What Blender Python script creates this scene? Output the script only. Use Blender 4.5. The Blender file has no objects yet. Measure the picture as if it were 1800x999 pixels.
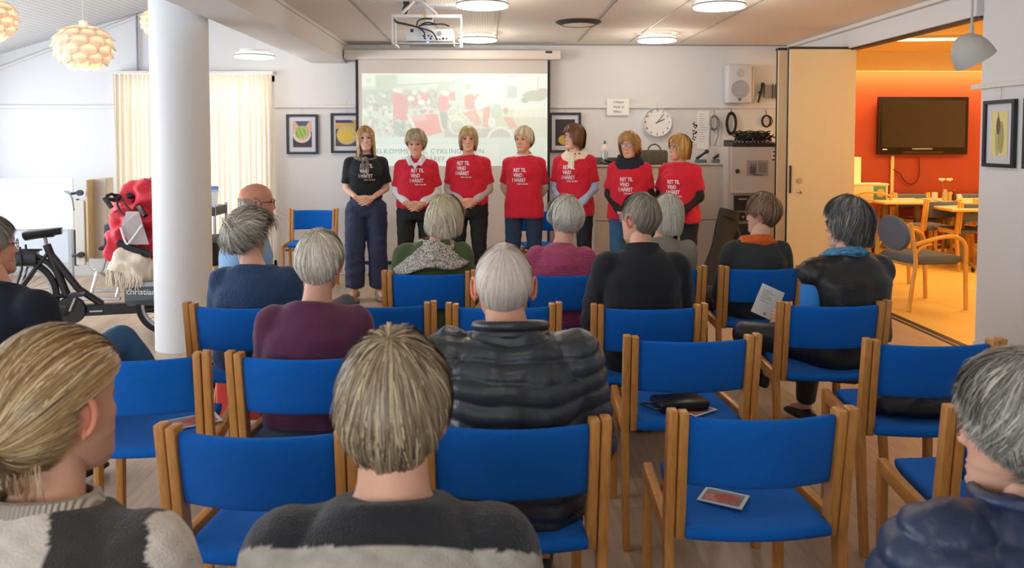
import bpy, bmesh, math, random
import numpy as np
from mathutils import Vector, Matrix
from mathutils.bvhtree import BVHTree
PI = math.pi
R = math.radians
SC = bpy.context.scene
COL = SC.collection

# ------------------------------------------------------------------ camera
EYE = 1.54          # camera height
FPX = 1400.0        # focal length in pixels of a 1800 px wide frame
PITCH, YAW = R(2.6), R(1.64)
cam = bpy.data.objects.new('camera', bpy.data.cameras.new('camera'))
COL.objects.link(cam)
cam.location = (0, 0, EYE)
cam.rotation_euler = (PI / 2 - PITCH, 0, -YAW)
cam.data.lens = FPX * 36 / 1800
cam.data.sensor_width = 36
cam.data.shift_y = -0.106
cam.data.clip_start = 0.05
cam.data.dof.use_dof = True
cam.data.dof.focus_distance = 6.2
cam.data.dof.aperture_fstop = 7.0
SC.camera = cam
CY = 499.5 - 0.106 * 1800
CM = cam.rotation_euler.to_matrix()

def ray(px, py):
    return CM @ Vector(((px - 900) / FPX, -(py - CY) / FPX, -1))
def at_y(px, py, y):        # a point of the photograph at a known depth
    d = ray(px, py); return Vector((0, 0, EYE)) + d * (y / d.y)
def at_z(px, py, z):        # ... at a known height
    d = ray(px, py); return Vector((0, 0, EYE)) + d * ((z - EYE) / d.z)
def at_x(px, py, x):
    d = ray(px, py); return Vector((0, 0, EYE)) + d * (x / d.x)

# ------------------------------------------------------------------ colour management, world, lights
SC.view_settings.view_transform = 'Standard'
SC.view_settings.look = 'None'
SC.view_settings.gamma = 1
SC.view_settings.use_curve_mapping = False
SC.view_settings.exposure = 0.0
SC.cycles.use_denoising = True
SC.cycles.max_bounces = 8
SC.cycles.diffuse_bounces = 4
SC.cycles.transparent_max_bounces = 8
SC.cycles.caustics_reflective = False
SC.cycles.caustics_refractive = False
SC.cycles.sample_clamp_indirect = 6

BACK, LEFT, RIGHT, CEIL = 9.1, -5.75, 3.52, 2.62   # room planes
NEAR = -2.2

world = bpy.data.worlds.new('overcast_sky')
world.use_nodes = True
world.node_tree.nodes['Background'].inputs[0].default_value = (0.80, 0.90, 1.0, 1)
world.node_tree.nodes['Background'].inputs[1].default_value = 2.2
SC.world = world

def area(name, loc, rot, sx, sy, power, col):
    d = bpy.data.lights.new(name, 'AREA')
    d.shape = 'RECTANGLE'; d.size = sx; d.size_y = sy; d.energy = power; d.color = col
    o = bpy.data.objects.new(name, d); COL.objects.link(o)
    o.location = loc; o.rotation_euler = rot
    return o
# daylight at the windows of the left wall, the patio window behind the curtains and the windows behind the seats
area('daylight_left', (LEFT - 0.12, 4.3, 1.55), (0, R(-90), 0), 1.5, 8.0, 370, (0.86, 0.93, 1.0))
area('daylight_patio', (-3.35, BACK + 0.25, 1.2), (R(-90), 0, 0), 1.8, 2.1, 35, (0.95, 0.97, 1.0))
area('daylight_rear', (-2.2, NEAR - 0.1, 1.6), (R(90), 0, 0), 4.5, 1.4, 95, (0.86, 0.93, 1.0))
# ------------------------------------------------------------------ materials
MATS = {}
def lin(c):
    if isinstance(c, str):
        c = tuple(int(c[i:i + 2], 16) / 255 for i in (0, 2, 4))
    return tuple((x / 12.92 if x <= .04045 else ((x + .055) / 1.055) ** 2.4) for x in c)
def mat(name, c='808080', rough=.6, metal=0, spec=.5, emit=0, ecol=None, bump=0, bscale=200, noise=0, nscale=8,
        sheen=0, vcol=False, alpha=1, trans=0, stretch=None, coat=0, bkind='noise', nlo=None, detail=3, sub=0):
    if name in MATS: return MATS[name]
    m = bpy.data.materials.new(name); m.use_nodes = True
    nt = m.node_tree; b = nt.nodes['Principled BSDF']; L = nt.links.new
    rgb = lin(c) + (1,)
    b.inputs['Base Color'].default_value = rgb
    b.inputs['Roughness'].default_value = rough
    b.inputs['Metallic'].default_value = metal
    b.inputs['Specular IOR Level'].default_value = spec
    b.inputs['Alpha'].default_value = alpha
    b.inputs['Transmission Weight'].default_value = trans
    b.inputs['Coat Weight'].default_value = coat
    b.inputs['Sheen Weight'].default_value = sheen
    if sub:
        b.inputs['Subsurface Weight'].default_value = sub
        b.inputs['Subsurface Radius'].default_value = (.012, .004, .002)
        b.inputs['Subsurface Scale'].default_value = 1
    if emit:
        b.inputs['Emission Strength'].default_value = emit
        b.inputs['Emission Color'].default_value = lin(ecol or c) + (1,)
    src = None
    tc = nt.nodes.new('ShaderNodeTexCoord'); mp = nt.nodes.new('ShaderNodeMapping')
    L(tc.outputs['Object'], mp.inputs[0])
    if stretch: mp.inputs['Scale'].default_value = stretch
    if vcol:
        a = nt.nodes.new('ShaderNodeVertexColor'); a.layer_name = 'Col'; src = a.outputs['Color']
    if noise:
        n = nt.nodes.new('ShaderNodeTexNoise'); n.inputs['Scale'].default_value = nscale; n.inputs['Detail'].default_value = detail
        L(mp.outputs[0], n.inputs['Vector'])
        mx = nt.nodes.new('ShaderNodeMix'); mx.data_type = 'RGBA'; mx.blend_type = 'MULTIPLY'
        mx.inputs[0].default_value = 1
        r = nt.nodes.new('ShaderNodeMapRange'); r.inputs[1].default_value = .3; r.inputs[2].default_value = .7
        r.inputs[3].default_value = 1 - noise; r.inputs[4].default_value = 1 + noise * .4
        L(n.outputs['Fac'], r.inputs[0])
        cmb = nt.nodes.new('ShaderNodeCombineColor')
        for i in range(3): L(r.outputs[0], cmb.inputs[i])
        if src: L(src, mx.inputs[6])
        else: mx.inputs[6].default_value = rgb
        L(cmb.outputs[0], mx.inputs[7]); src = mx.outputs[2]
    if src: L(src, b.inputs['Base Color'])
    if bump:
        if bkind == 'noise':
            n = nt.nodes.new('ShaderNodeTexNoise'); n.inputs['Scale'].default_value = bscale; n.inputs['Detail'].default_value = 2
            o = n.outputs['Fac']
        elif bkind == 'voronoi':
            n = nt.nodes.new('ShaderNodeTexVoronoi'); n.inputs['Scale'].default_value = bscale; o = n.outputs['Distance']
        else:
            n = nt.nodes.new('ShaderNodeTexWave'); n.inputs['Scale'].default_value = bscale
            n.bands_direction = bkind; n.inputs['Distortion'].default_value = .6; o = n.outputs['Fac']
        L(mp.outputs[0], n.inputs['Vector'])
        bp = nt.nodes.new('ShaderNodeBump'); bp.inputs['Strength'].default_value = bump; bp.inputs['Distance'].default_value = .004
        L(o, bp.inputs['Height']); L(bp.outputs[0], b.inputs['Normal'])
    MATS[name] = m
    return m
def nodes_of(m): return m.node_tree, m.node_tree.nodes['Principled BSDF'], m.node_tree.links.new

# ------------------------------------------------------------------ mesh collecting
class MB:
    def __init__(s): s.v = []; s.f = []; s.c = []; s.n = 0; s.fc = []
    def add(s, v, f, col=None):
        v = [tuple(x) for x in v]
        s.v += v; s.f += [tuple(i + s.n for i in q) for q in f]; s.n += len(v)
        s.c += [col if col else (1, 1, 1)] * len(v)
        return s
    def addc(s, v, f, cols):
        s.v += [tuple(x) for x in v]; s.f += [tuple(i + s.n for i in q) for q in f]; s.n += len(v); s.c += list(cols)
    # chamfered box
    def box(s, x0, x1, y0, y1, z0, z1, bev=0, M=None, col=None):
        bm = bmesh.new(); bmesh.ops.create_cube(bm, size=1)
        for v in bm.verts:
            v.co = Vector(((x0 + x1) / 2 + v.co.x * (x1 - x0), (y0 + y1) / 2 + v.co.y * (y1 - y0), (z0 + z1) / 2 + v.co.z * (z1 - z0)))
        if bev: bmesh.ops.bevel(bm, geom=bm.edges[:], offset=bev, segments=2, affect='EDGES', profile=.5)
        return s.bm(bm, M, col)
    def bm(s, bm, M=None, col=None):
        if M is not None: bmesh.ops.transform(bm, matrix=M, verts=bm.verts)
        bm.verts.index_update()
        s.add([v.co[:] for v in bm.verts], [[v.index for v in f.verts] for f in bm.faces], col)
        bm.free(); return s
    # polygon in the yz plane extruded along x (or any plane through M)
    def prism(s, poly, x0, x1, bev=0, M=None, col=None):
        bm = bmesh.new()
        a = [bm.verts.new((x0, p[0], p[1])) for p in poly]; b = [bm.verts.new((x1, p[0], p[1])) for p in poly]
        n = len(poly)
        bm.faces.new(a[::-1]); bm.faces.new(b)
        for i in range(n): bm.faces.new((a[i], a[(i + 1) % n], b[(i + 1) % n], b[i]))
        bmesh.ops.recalc_face_normals(bm, faces=bm.faces)
        if bev: bmesh.ops.bevel(bm, geom=bm.edges[:], offset=bev, segments=2, affect='EDGES', profile=.5)
        return s.bm(bm, M, col)
    def loft(s, rings, cap=True, closed=True, col=None, M=None):
        n = len(rings[0]); v = [Vector(p) for r in rings for p in r]
        if M is not None: v = [M @ p for p in v]
        f = []
        for i in range(len(rings) - 1):
            for j in range(n if closed else n - 1):
                k = (j + 1) % n
                f.append((i * n + j, i * n + k, (i + 1) * n + k, (i + 1) * n + j))
        if cap:
            f.append(tuple(range(n))[::-1]); f.append(tuple((len(rings) - 1) * n + j for j in range(n)))
        return s.add(v, f, col)
    def tube(s, pts, r, n=8, col=None, cap=True, M=None):
        pts = [Vector(p) for p in pts]; rr = r if isinstance(r, (list, tuple)) else [r] * len(pts)
        rings = []; up = None
        for i, p in enumerate(pts):
            t = (pts[min(i + 1, len(pts) - 1)] - pts[max(i - 1, 0)])
            if t.length < 1e-9: t = Vector((0, 0, 1))
            t.normalize()
            if up is None:
                up = Vector((0, 0, 1)) if abs(t.z) < .9 else Vector((1, 0, 0))
            a = (up - t * up.dot(t))
            if a.length < 1e-6: a = t.orthogonal()
            a.normalize(); up = a; b = t.cross(a)
            rings.append([p + a * math.cos(2 * PI * k / n) * rr[i] + b * math.sin(2 * PI * k / n) * rr[i] for k in range(n)])
        return s.loft(rings, cap, True, col, M)
    def cone(s, a, b, ra, rb, ca=True, cb=True, n=16, sx=1, col=None):
        # tapered limb with round (True) or flat (False) ends
        a, b = Vector(a), Vector(b); t = b - a; L = max(t.length, 1e-6); t = t / L
        P, rr = [], []
        if ca: 
            for k in (0, 1, 2): u = k / 3 * PI / 2; P.append(a - t * ra * math.cos(u)); rr.append(max(ra * math.sin(u), 1e-4))
        P.append(a); rr.append(ra); P.append(a + t * L * .5); rr.append((ra + rb) / 2); P.append(b); rr.append(rb)
        if cb:
            for k in (2, 1, 0): u = k / 3 * PI / 2; P.append(b + t * rb * math.cos(u)); rr.append(max(rb * math.sin(u), 1e-4))
        up = Vector((0, 0, 1)) if abs(t.z) < .9 else Vector((0, 1, 0))
        u1 = (up - t * up.dot(t)).normalized(); u2 = t.cross(u1)
        rings = [[p + (u1 * math.cos(2 * PI * k / n) + u2 * math.sin(2 * PI * k / n) * sx) * r for k in range(n)] for p, r in zip(P, rr)]
        return s.loft(rings, True, True, col)
    def ell(s, c, r, M=None, n=16, m=10, col=None):
        c = Vector(c); r = (r, r, r) if not isinstance(r, (tuple, list)) else r
        rings = []
        for i in range(m + 1):
            th = PI * i / m; st = max(math.sin(th), 1e-3)
            ring = []
            for k in range(n):
                p = Vector((r[0] * st * math.cos(2 * PI * k / n), r[1] * st * math.sin(2 * PI * k / n), -r[2] * math.cos(th)))
                if M is not None: p = M @ p
                ring.append(c + p)
            rings.append(ring)
        return s.loft(rings, True, True, col)
    def lathe(s, prof, n=24, c=(0, 0, 0), M=None, col=None, cap=False):
        rings = [[Vector((c[0] + r * math.cos(2 * PI * k / n), c[1] + r * math.sin(2 * PI * k / n), c[2] + z)) for k in range(n)] for r, z in prof]
        return s.loft(rings, cap, True, col, M)
    def mesh(s, name):
        me = bpy.data.meshes.new(name); me.from_pydata(s.v, [], s.f); me.update()
        return me
    def build(s, name, m, parent=None, smooth=True, vcol=False, angle=40, loc=None):
        me = s.mesh(name)
        me.materials.append(m)
        if smooth:
            me.polygons.foreach_set('use_smooth', [True] * len(me.polygons))
            if angle: me.set_sharp_from_angle(angle=R(angle))
        if vcol: setcol(me, np.array(s.c))
        return link(name, me, parent, loc)
def setcol(me, c):
    a = me.color_attributes.new('Col', 'FLOAT_COLOR', 'POINT')
    full = np.ones((len(me.vertices), 4), dtype=np.float32); full[:, :3] = c
    a.data.foreach_set('color', full.ravel())
def link(name, me, parent=None, loc=None):
    o = bpy.data.objects.new(name, me); COL.objects.link(o)
    if parent is not None: o.parent = parent
    if loc is not None: o.location = loc
    return o
def struct(o): o['kind'] = 'structure'; return o
def tag(o, label, cat, group=None):
    o['label'] = label; o['category'] = cat
    if group: o['group'] = group
    return o
def empty(name, loc=(0, 0, 0), rz=0, label=None, cat=None, group=None):
    o = bpy.data.objects.new(name, None); COL.objects.link(o); o.empty_display_size = .1
    o.location = loc; o.rotation_euler = (0, 0, rz)
    if label: tag(o, label, cat, group)
    return o
def copy_tree(o, parent=None):
    c = o.copy(); COL.objects.link(c)
    if parent is not None: c.parent = parent
    for ch in list(o.children): copy_tree(ch, c)
    return c
def arc(c, r, a0, a1, n, ax='xz'):
    out = []
    for i in range(n + 1):
        a = a0 + (a1 - a0) * i / n; u, v = r * math.cos(a), r * math.sin(a)
        d = {'xz': (u, 0, v), 'xy': (u, v, 0), 'yz': (0, u, v)}[ax]
        out.append((c[0] + d[0], c[1] + d[1], c[2] + d[2]))
    return out
def spline(pts, n=8):
    pts = [Vector(p) for p in pts]; out = []
    for i in range(len(pts) - 1):
        p0 = pts[max(i - 1, 0)]; p1 = pts[i]; p2 = pts[i + 1]; p3 = pts[min(i + 2, len(pts) - 1)]
        for k in range(n):
            t = k / n
            out.append(.5 * ((2 * p1) + (p2 - p0) * t + (2 * p0 - 5 * p1 + 4 * p2 - p3) * t * t + (3 * p1 - p0 - 3 * p2 + p3) * t ** 3))
    out.append(pts[-1]); return out
_np = np.random.RandomState(3)
_W = [(_np.randn(3), _np.rand() * 6.28) for _ in range(40)]
def wav(P, k, i0=0, n=5):        # smooth pseudo noise in numpy, about -1..1
    r = np.zeros(len(P))
    for w, ph in _W[i0:i0 + n]:
        r += np.sin(P @ (w * k) + ph)
    return r / n * 1.4
def to_mesh(o):
    dg = bpy.context.evaluated_depsgraph_get(); e = o.evaluated_get(dg)
    return bpy.data.meshes.new_from_object(e, depsgraph=dg)
def remesh(mb, voxel, smooth=4):
    o = bpy.data.objects.new('t', mb.mesh('t')); COL.objects.link(o)
    m = o.modifiers.new('r', 'REMESH'); m.mode = 'VOXEL'; m.voxel_size = voxel
    if smooth:
        m = o.modifiers.new('s', 'SMOOTH'); m.factor = .5; m.iterations = smooth
    bpy.context.view_layer.update()
    me = to_mesh(o); old = o.data
    bpy.data.objects.remove(o); bpy.data.meshes.remove(old)
    return me
def verts(me):
    a = np.empty(len(me.vertices) * 3); me.vertices.foreach_get('co', a); return a.reshape(-1, 3)
def norms(me):
    a = np.empty(len(me.vertices) * 3); me.vertex_normals.foreach_get('vector', a); return a.reshape(-1, 3)
def setv(me, P): me.vertices.foreach_set('co', P.ravel()); me.update()
def text_mesh(txt, size, bold=.0, spacing=1, extrude=0, align='LEFT', line=1.0):
    c = bpy.data.curves.new('t', 'FONT'); c.body = txt; c.size = size; c.offset = bold; c.space_character = spacing
    c.extrude = extrude; c.align_x = align; c.resolution_u = 3; c.space_line = line
    o = bpy.data.objects.new('t', c); COL.objects.link(o); bpy.context.view_layer.update()
    me = to_mesh(o); bpy.data.objects.remove(o); bpy.data.curves.remove(c)
    return me
def text_obj(name, txt, size, m, M, parent=None, **k):
    me = text_mesh(txt, size, **k); me.transform(M); me.materials.clear(); me.materials.append(m)
    return link(name, me, parent)
FRONT = Matrix.Rotation(PI / 2, 4, 'X')   # text standing upright, facing -Y

WHITE = mat('white_paint', 'D6D4D1', .7, bump=.15, bscale=300)
WOOD = mat('beech_wood', 'C98B45', .38, noise=.22, nscale=14, stretch=(9, 1.2, 1.2), coat=.15)
BLUE = mat('blue_upholstery', '0064C2', .9, bump=.5, bscale=900, spec=.25, sheen=.04, noise=.06, nscale=60)
BLACK = mat('black_plastic', '16171A', .45)
DARKM = mat('dark_metal', '2A2D33', .4, metal=.3)
CHROME = mat('brushed_steel', 'B8BCC2', .3, metal=.9)
GREYP = mat('grey_plastic', '8A8F96', .5)
PAPER = mat('white_paper', 'E6E6E4', .8)
INK = mat('dark_ink', '3A3A3C', .8)
# ------------------------------------------------------------------ the room
def wood_floor():
    m = mat('oak_floor', 'B7A28C', .34, spec=.45)
    nt, b, L = nodes_of(m)
    tc = nt.nodes.new('ShaderNodeTexCoord'); mp = nt.nodes.new('ShaderNodeMapping'); L(tc.outputs['Object'], mp.inputs[0])
    mp.inputs['Rotation'].default_value = (0, 0, PI / 2)
    br = nt.nodes.new('ShaderNodeTexBrick'); L(mp.outputs[0], br.inputs['Vector'])
    br.inputs['Scale'].default_value = 1; br.inputs['Brick Width'].default_value = 1.3; br.inputs['Row Height'].default_value = .13
    br.inputs['Mortar Size'].default_value = .0012; br.inputs['Mortar Smooth'].default_value = .1
    br.inputs['Color1'].default_value = lin('BBA38B') + (1,); br.inputs['Color2'].default_value = lin('AD957E') + (1,)
    br.inputs['Mortar'].default_value = lin('9A836E') + (1,)
    n = nt.nodes.new('ShaderNodeTexNoise'); n.inputs['Scale'].default_value = 5; n.inputs['Detail'].default_value = 5
    m2 = nt.nodes.new('ShaderNodeMapping'); m2.inputs['Scale'].default_value = (8, 1, 1); L(tc.outputs['Object'], m2.inputs[0]); L(m2.outputs[0], n.inputs['Vector'])
    mx = nt.nodes.new('ShaderNodeMix'); mx.data_type = 'RGBA'; mx.blend_type = 'OVERLAY'; mx.inputs[0].default_value = .35
    L(br.outputs['Color'], mx.inputs[6]); L(n.outputs['Fac'], mx.inputs[7]); L(mx.outputs[2], b.inputs['Base Color'])
    return m
FLOOR = wood_floor()
WALL = mat('wall_paint', 'D5D6D8', .75, bump=.12, bscale=260)
CEILM = mat('ceiling_board', 'E2DEDA', .8)
SLOPEM = mat('sloped_ceiling_board', 'D2D2D3', .8)
def perforate(m, sc):
    nt, b, L = nodes_of(m)
    tc = nt.nodes.new('ShaderNodeTexCoord')
    br = nt.nodes.new('ShaderNodeTexBrick'); L(tc.outputs['Object'], br.inputs['Vector'])
    br.inputs['Scale'].default_value = 1; br.offset = 0
    br.inputs['Brick Width'].default_value = sc; br.inputs['Row Height'].default_value = sc; br.inputs['Mortar Size'].default_value = sc * .22
    c = b.inputs['Base Color'].default_value[:]
    br.inputs['Mortar'].default_value = c; d = tuple(x * .72 for x in c[:3]) + (1,)
    br.inputs['Color1'].default_value = d; br.inputs['Color2'].default_value = d
    L(br.outputs['Color'], b.inputs['Base Color'])
PERF = mat('perforated_ceiling_panel', 'E2DEDA', .8); perforate(PERF, .024)
perforate(SLOPEM, .05)
ORANGE = mat('orange_wall_paint', 'A6442A', .75)
WARMW = mat('side_room_paint', 'E6CFA0', .8)
LINO = mat('yellow_linoleum', 'E8C068', .4, noise=.08, nscale=3)

struct(MB().box(LEFT - .2, RIGHT + .05, NEAR - .2, BACK + .2, -.1, 0).build('floor', FLOOR, smooth=False))
struct(MB().box(RIGHT + .05, 9.2, 3.5, 11.3, -.1, 0).build('floor_side_room', LINO, smooth=False))
struct(MB().box(RIGHT + .0, RIGHT + .05, 5.6, 8.6, 0, .004).build('trim_1', DARKM, smooth=False))
struct(MB().box(RIGHT - .06, RIGHT - .03, 5.6, 8.6, 0, .004).build('trim_2', DARKM, smooth=False))

def wall_holes(name, m, plane, a0, a1, z1, holes, th, inward):
    """a wall in plane ('x' or 'y', coordinate) pierced by rectangular holes (a0,a1,z0,z1)"""
    mb = MB(); ax, c = plane
    xs = sorted({a0, a1} | {h[0] for h in holes} | {h[1] for h in holes})
    for i in range(len(xs) - 1):
        u0, u1 = xs[i], xs[i + 1]; hh = [h for h in holes if h[0] <= u0 + 1e-6 and h[1] >= u1 - 1e-6]
        spans = [(0, z1)]
        for h in hh: spans = [(0, h[2]), (h[3], z1)]
        for s0, s1 in spans:
            if s1 - s0 < 1e-3: continue
            if ax == 'y': mb.box(u0, u1, min(c, c + th * inward), max(c, c + th * inward), s0, s1)
            else: mb.box(min(c, c + th * inward), max(c, c + th * inward), u0, u1, s0, s1)
    return struct(mb.build(name, m, smooth=False))
pat = [(-4.2, -2.42, .08, 2.26)]
wall_holes('wall_back', WALL, ('y', BACK), LEFT - .2, RIGHT + .1, 3.9, pat, .2, 1)
lw = [(0.2 + 1.75 * i, 1.75 + 1.75 * i, .85, 2.25) for i in range(5)]
wall_holes('wall_left', WALL, ('x', LEFT), NEAR, BACK, 3.0, lw, .2, -1)
wall_holes('wall_near', WALL, ('y', NEAR), LEFT - .2, RIGHT + .2, 3.9, [(-4.6, -2.4, .9, 2.3), (-1.9, .2, .9, 2.3)], .2, -1)
# right wall: solid from the opening towards the camera; lintel above the opening
struct(MB().box(RIGHT, RIGHT + .14, NEAR, 5.62, 0, 2.75).build('wall_right', WALL, smooth=False))
struct(MB().box(RIGHT - .05, RIGHT + .14, 5.62, BACK, 2.42, 2.75).build('wall_above_opening', WALL, smooth=False))
struct(MB().box(RIGHT - .02, RIGHT + .06, 5.62, 8.9, 2.405, 2.42).build('trim_3', DARKM, smooth=False))
struct(MB().box(RIGHT - .11, RIGHT - .02, NEAR, BACK, 2.585, 2.62, .004).build('trim_4', WHITE, smooth=False))
# ceilings
struct(MB().box(-1.66, RIGHT + .2, NEAR, BACK, CEIL, CEIL + .1).build('ceiling', CEILM, smooth=False))
sl = MB(); sl.prism([(-2.0, 3.52), (LEFT - .2, 2.34), (LEFT - .2, 2.44), (-2.0, 3.62)], NEAR, BACK, M=Matrix(((0, 1, 0, 0), (1, 0, 0, 0), (0, 0, 1, 0), (0, 0, 0, 1))))
struct(sl.build('ceiling_slope', SLOPEM, smooth=False))
struct(MB().box(-2.0, -1.62, NEAR, BACK, 2.40, 3.7).build('beam', WALL, smooth=False))
# perforated panels and shadow joints in the flat ceiling
for k, (x0, x1, y0, y1) in enumerate([(-1.05, .05, 4.9, 7.9), (1.0, 2.1, 4.9, 7.7), (-1.05, .05, 2.2, 4.8), (1.0, 2.1, 2.2, 4.8)]):
    struct(MB().box(x0, x1, y0, y1, CEIL - .004, CEIL, 0).build('ceiling_panel', PERF, smooth=False))
for x in (-1.08, .08, .98, 2.12, -.5, 1.55):
    struct(MB().box(x - .004, x + .004, NEAR, BACK - .3, CEIL - .006, CEIL).build('ceiling_joint', GREYP, smooth=False))
struct(MB().box(-1.64, -1.60, NEAR, BACK, CEIL - .03, CEIL, .003).build('trim_5', WHITE, smooth=False))
struct(MB().box(-1.6, 3.4, BACK - .03, BACK, CEIL - .012, CEIL, 0).build('trim_6', GREYP, smooth=False))
# trim along the sloped ceiling on the back wall
e0, e1 = at_y(0, 117, BACK), at_y(258, 19, BACK)
tr = MB(); d = (e1 - e0)
tr.tube([e0 - d * .1 + Vector((0, -.02, -.02)), e1 + d * .7 + Vector((0, -.02, -.02))], .018, 4)
struct(tr.build('trim_7', WHITE, smooth=False))
pz = at_y(240, 25, BACK - .03); pz2 = at_y(242, 126, BACK - .03)
struct(MB().tube([pz, pz2], .012, 6).build('trim_8', GREYP))
# gallery rails
def rail(name, a, b):
    mb = MB(); lo, hi = Vector(a), Vector(b)
    mb.box(min(lo.x, hi.x), max(lo.x, hi.x), min(lo.y, hi.y), max(lo.y, hi.y), lo.z - .018, lo.z + .018, .004)
    return struct(mb.build(name, WHITE, smooth=False))
z = at_y(550, 187, BACK).z
rail('trim_9', (at_y(484, 187, BACK).x, BACK - .03, z), (at_y(626, 187, BACK).x, BACK, z))
rail('trim_10', (at_y(966, 186, BACK).x, BACK - .03, z), (at_y(1362, 186, BACK).x, BACK, z))
z2 = at_y(100, 188, BACK).z
rail('trim_11', (LEFT, BACK - .03, z2), (at_y(204, 188, BACK).x, BACK, z2))
zr = at_x(1740, 151, RIGHT).z
rail('trim_12', (RIGHT - .03, 1.0, zr), (RIGHT, 5.70, zr))
# baseboards
struct(MB().box(-2.4, RIGHT, BACK - .015, BACK, 0, .09, .003).build('baseboard_back', WHITE, smooth=False))
struct(MB().box(LEFT, LEFT + .015, NEAR, BACK, 0, .09, .003).build('baseboard_left', WHITE, smooth=False))
struct(MB().box(RIGHT - .015, RIGHT, NEAR, 5.62, 0, .08, .003).build('baseboard_right', WHITE, smooth=False))
# column
cc = at_z(325, 622, 0); rc = .203; cc.x = at_y(325, 610, cc.y + rc).x
struct(MB().lathe([(rc, 0), (rc, 3.4)], 64, (cc.x, cc.y + rc, 0), cap=True).build('column', mat('column_paint', 'D9DADC', .55)))
COLX, COLY = cc.x, cc.y + rc
# windows (panes, frames) in the left wall, the rear wall and behind the curtains
GLASS = mat('window_glass', 'FFFFFF', .02, trans=1, alpha=.15)
k = 0
for h in lw:
    k += 1; fr = MB()
    for (y0, y1, z0, z1) in ((h[0], h[1], h[2], h[2] + .06), (h[0], h[1], h[3] - .06, h[3]), (h[0], h[0] + .06, h[2], h[3]), (h[1] - .06, h[1], h[2], h[3]), ((h[0] + h[1]) / 2 - .03, (h[0] + h[1]) / 2 + .03, h[2], h[3])):
        fr.box(LEFT - .1, LEFT - .04, y0, y1, z0, z1, .004)
    struct(fr.build('window_%d' % k, WHITE, smooth=False))
k += 1; h = pat[0]; fr = MB()
for (x0, x1, z0, z1) in ((h[0], h[1], h[2], h[2] + .08), (h[0], h[1], h[3] - .07, h[3]), (h[0], h[0] + .07, h[2], h[3]), (h[1] - .07, h[1], h[2], h[3]), ((h[0] + h[1]) / 2 - .05, (h[0] + h[1]) / 2 + .05, h[2], h[3])):
    fr.box(x0, x1, BACK + .05, BACK + .11, z0, z1, .004)
struct(fr.build('window_%d' % k, WHITE, smooth=False))
for h in ((-4.6, -2.4, .9, 2.3), (-1.9, .2, .9, 2.3)):
    k += 1; fr = MB()
    for (x0, x1, z0, z1) in ((h[0], h[1], h[2], h[2] + .06), (h[0], h[1], h[3] - .06, h[3]), (h[0], h[0] + .06, h[2], h[3]), (h[1] - .06, h[1], h[2], h[3])):
        fr.box(x0, x1, NEAR - .12, NEAR - .06, z0, z1, .004)
    struct(fr.build('window_%d' % k, WHITE, smooth=False))

# ---- side room behind the opening
SX1, SY0, SY1 = 9.0, 3.6, 10.9
struct(MB().box(RIGHT, SX1 + .2, SY1, SY1 + .2, 0, 2.48).build('wall_orange', ORANGE, smooth=False))
struct(MB().box(RIGHT, SX1 + .2, SY1 + .08, SY1 + .2, 2.48, 2.8).build('wall_side_room_top', WARMW, smooth=False))
struct(MB().box(SX1, SX1 + .2, SY0, SY1, 0, 2.8).build('wall_side_room_right', WARMW, smooth=False))
struct(MB().box(RIGHT + .14, SX1, SY0 - .2, SY0, 0, 2.8).build('wall_side_room_near', WARMW, smooth=False))
struct(MB().box(RIGHT, RIGHT + .14, BACK, SY1, 0, 2.8).build('wall_side_room_left', WARMW, smooth=False))
struct(MB().box(RIGHT + .14, SX1 + .2, SY0, SY1 + .2, 2.72, 2.85).build('ceiling_side_room', WARMW, smooth=False))
struct(MB().box(RIGHT + .14, SX1, SY1 - .3, SY1 - .27, 2.46, 2.72, .003).build('valance_side_room', WARMW, smooth=False))
struct(MB().box(RIGHT + .14, SX1, SY1 - .015, SY1, 0, .08, .003).build('baseboard_side_room', WARMW, smooth=False))
# cove lamp hidden behind the valance and two ceiling tubes
WARM = (1.0, .68, .30)
GLOW = mat('warm_lamp_glow', 'FFE2A8', .5, emit=7, ecol='FFC873')
o = MB().box(RIGHT + .3, SX1 - .2, SY1 - .2, SY1 - .14, 2.60, 2.66, .01).build('cove_lamp', GLOW, smooth=False)
tag(o, 'warm strip lamp glowing in the ceiling cove above the orange wall', 'lamp')
area('cove_light', ((RIGHT + SX1) / 2, SY1 - .16, 2.56), (0, 0, 0), SX1 - RIGHT - .5, .08, 85, (1.0, .62, .25))
for (x, y) in ((6.0, 9.3), (6.0, 6.6)):
    c = at_y(1645, 82, 9.0) if y > 9 else Vector((6.0, 6.4, 2.7))
    e = empty('ceiling_tube_lamp', (c.x, c.y, 2.72), R(-8), 'long thin warm ceiling lamp glowing in the yellow side room' if y > 9 else 'second warm ceiling lamp nearer the opening in the side room', 'lamp')
    MB().box(-.6, .6, -.05, .05, -.03, 0, .004).build('housing', WHITE, e, smooth=False)
    MB().box(-.55, .55, -.025, .025, -.055, -.03, .008).build('diffuser', GLOW, e, smooth=False)
area('side_room_light', (6.3, 8.4, 2.6), (0, 0, 0), 2.6, 1.6, 95, WARM)
LAMPW_ = mat('lamp_white', 'EDEAE6', .5)
d = bpy.data.lights.new('partition_fill_light', 'POINT'); d.energy = 150; d.color = (1.0, .68, .27); d.shadow_soft_size = .2  # unseen globe lamp added to throw yellow light on the partition panel
o = bpy.data.objects.new('partition_fill_light', d); COL.objects.link(o); o.location = (4.9, 5.5, 2.05)
e = empty('added_globe_lamp', (4.9, 5.5, 2.05), 0, 'added warm globe lamp out of view in the side room, lighting the partition', 'lamp')
MB().ell((0, 0, 0), .15, n=24, m=16).build('globe', GLOW, e); MB().tube([(0, 0, .15), (0, 0, .67)], .004, 6).build('cord', LAMPW_, e)

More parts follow.
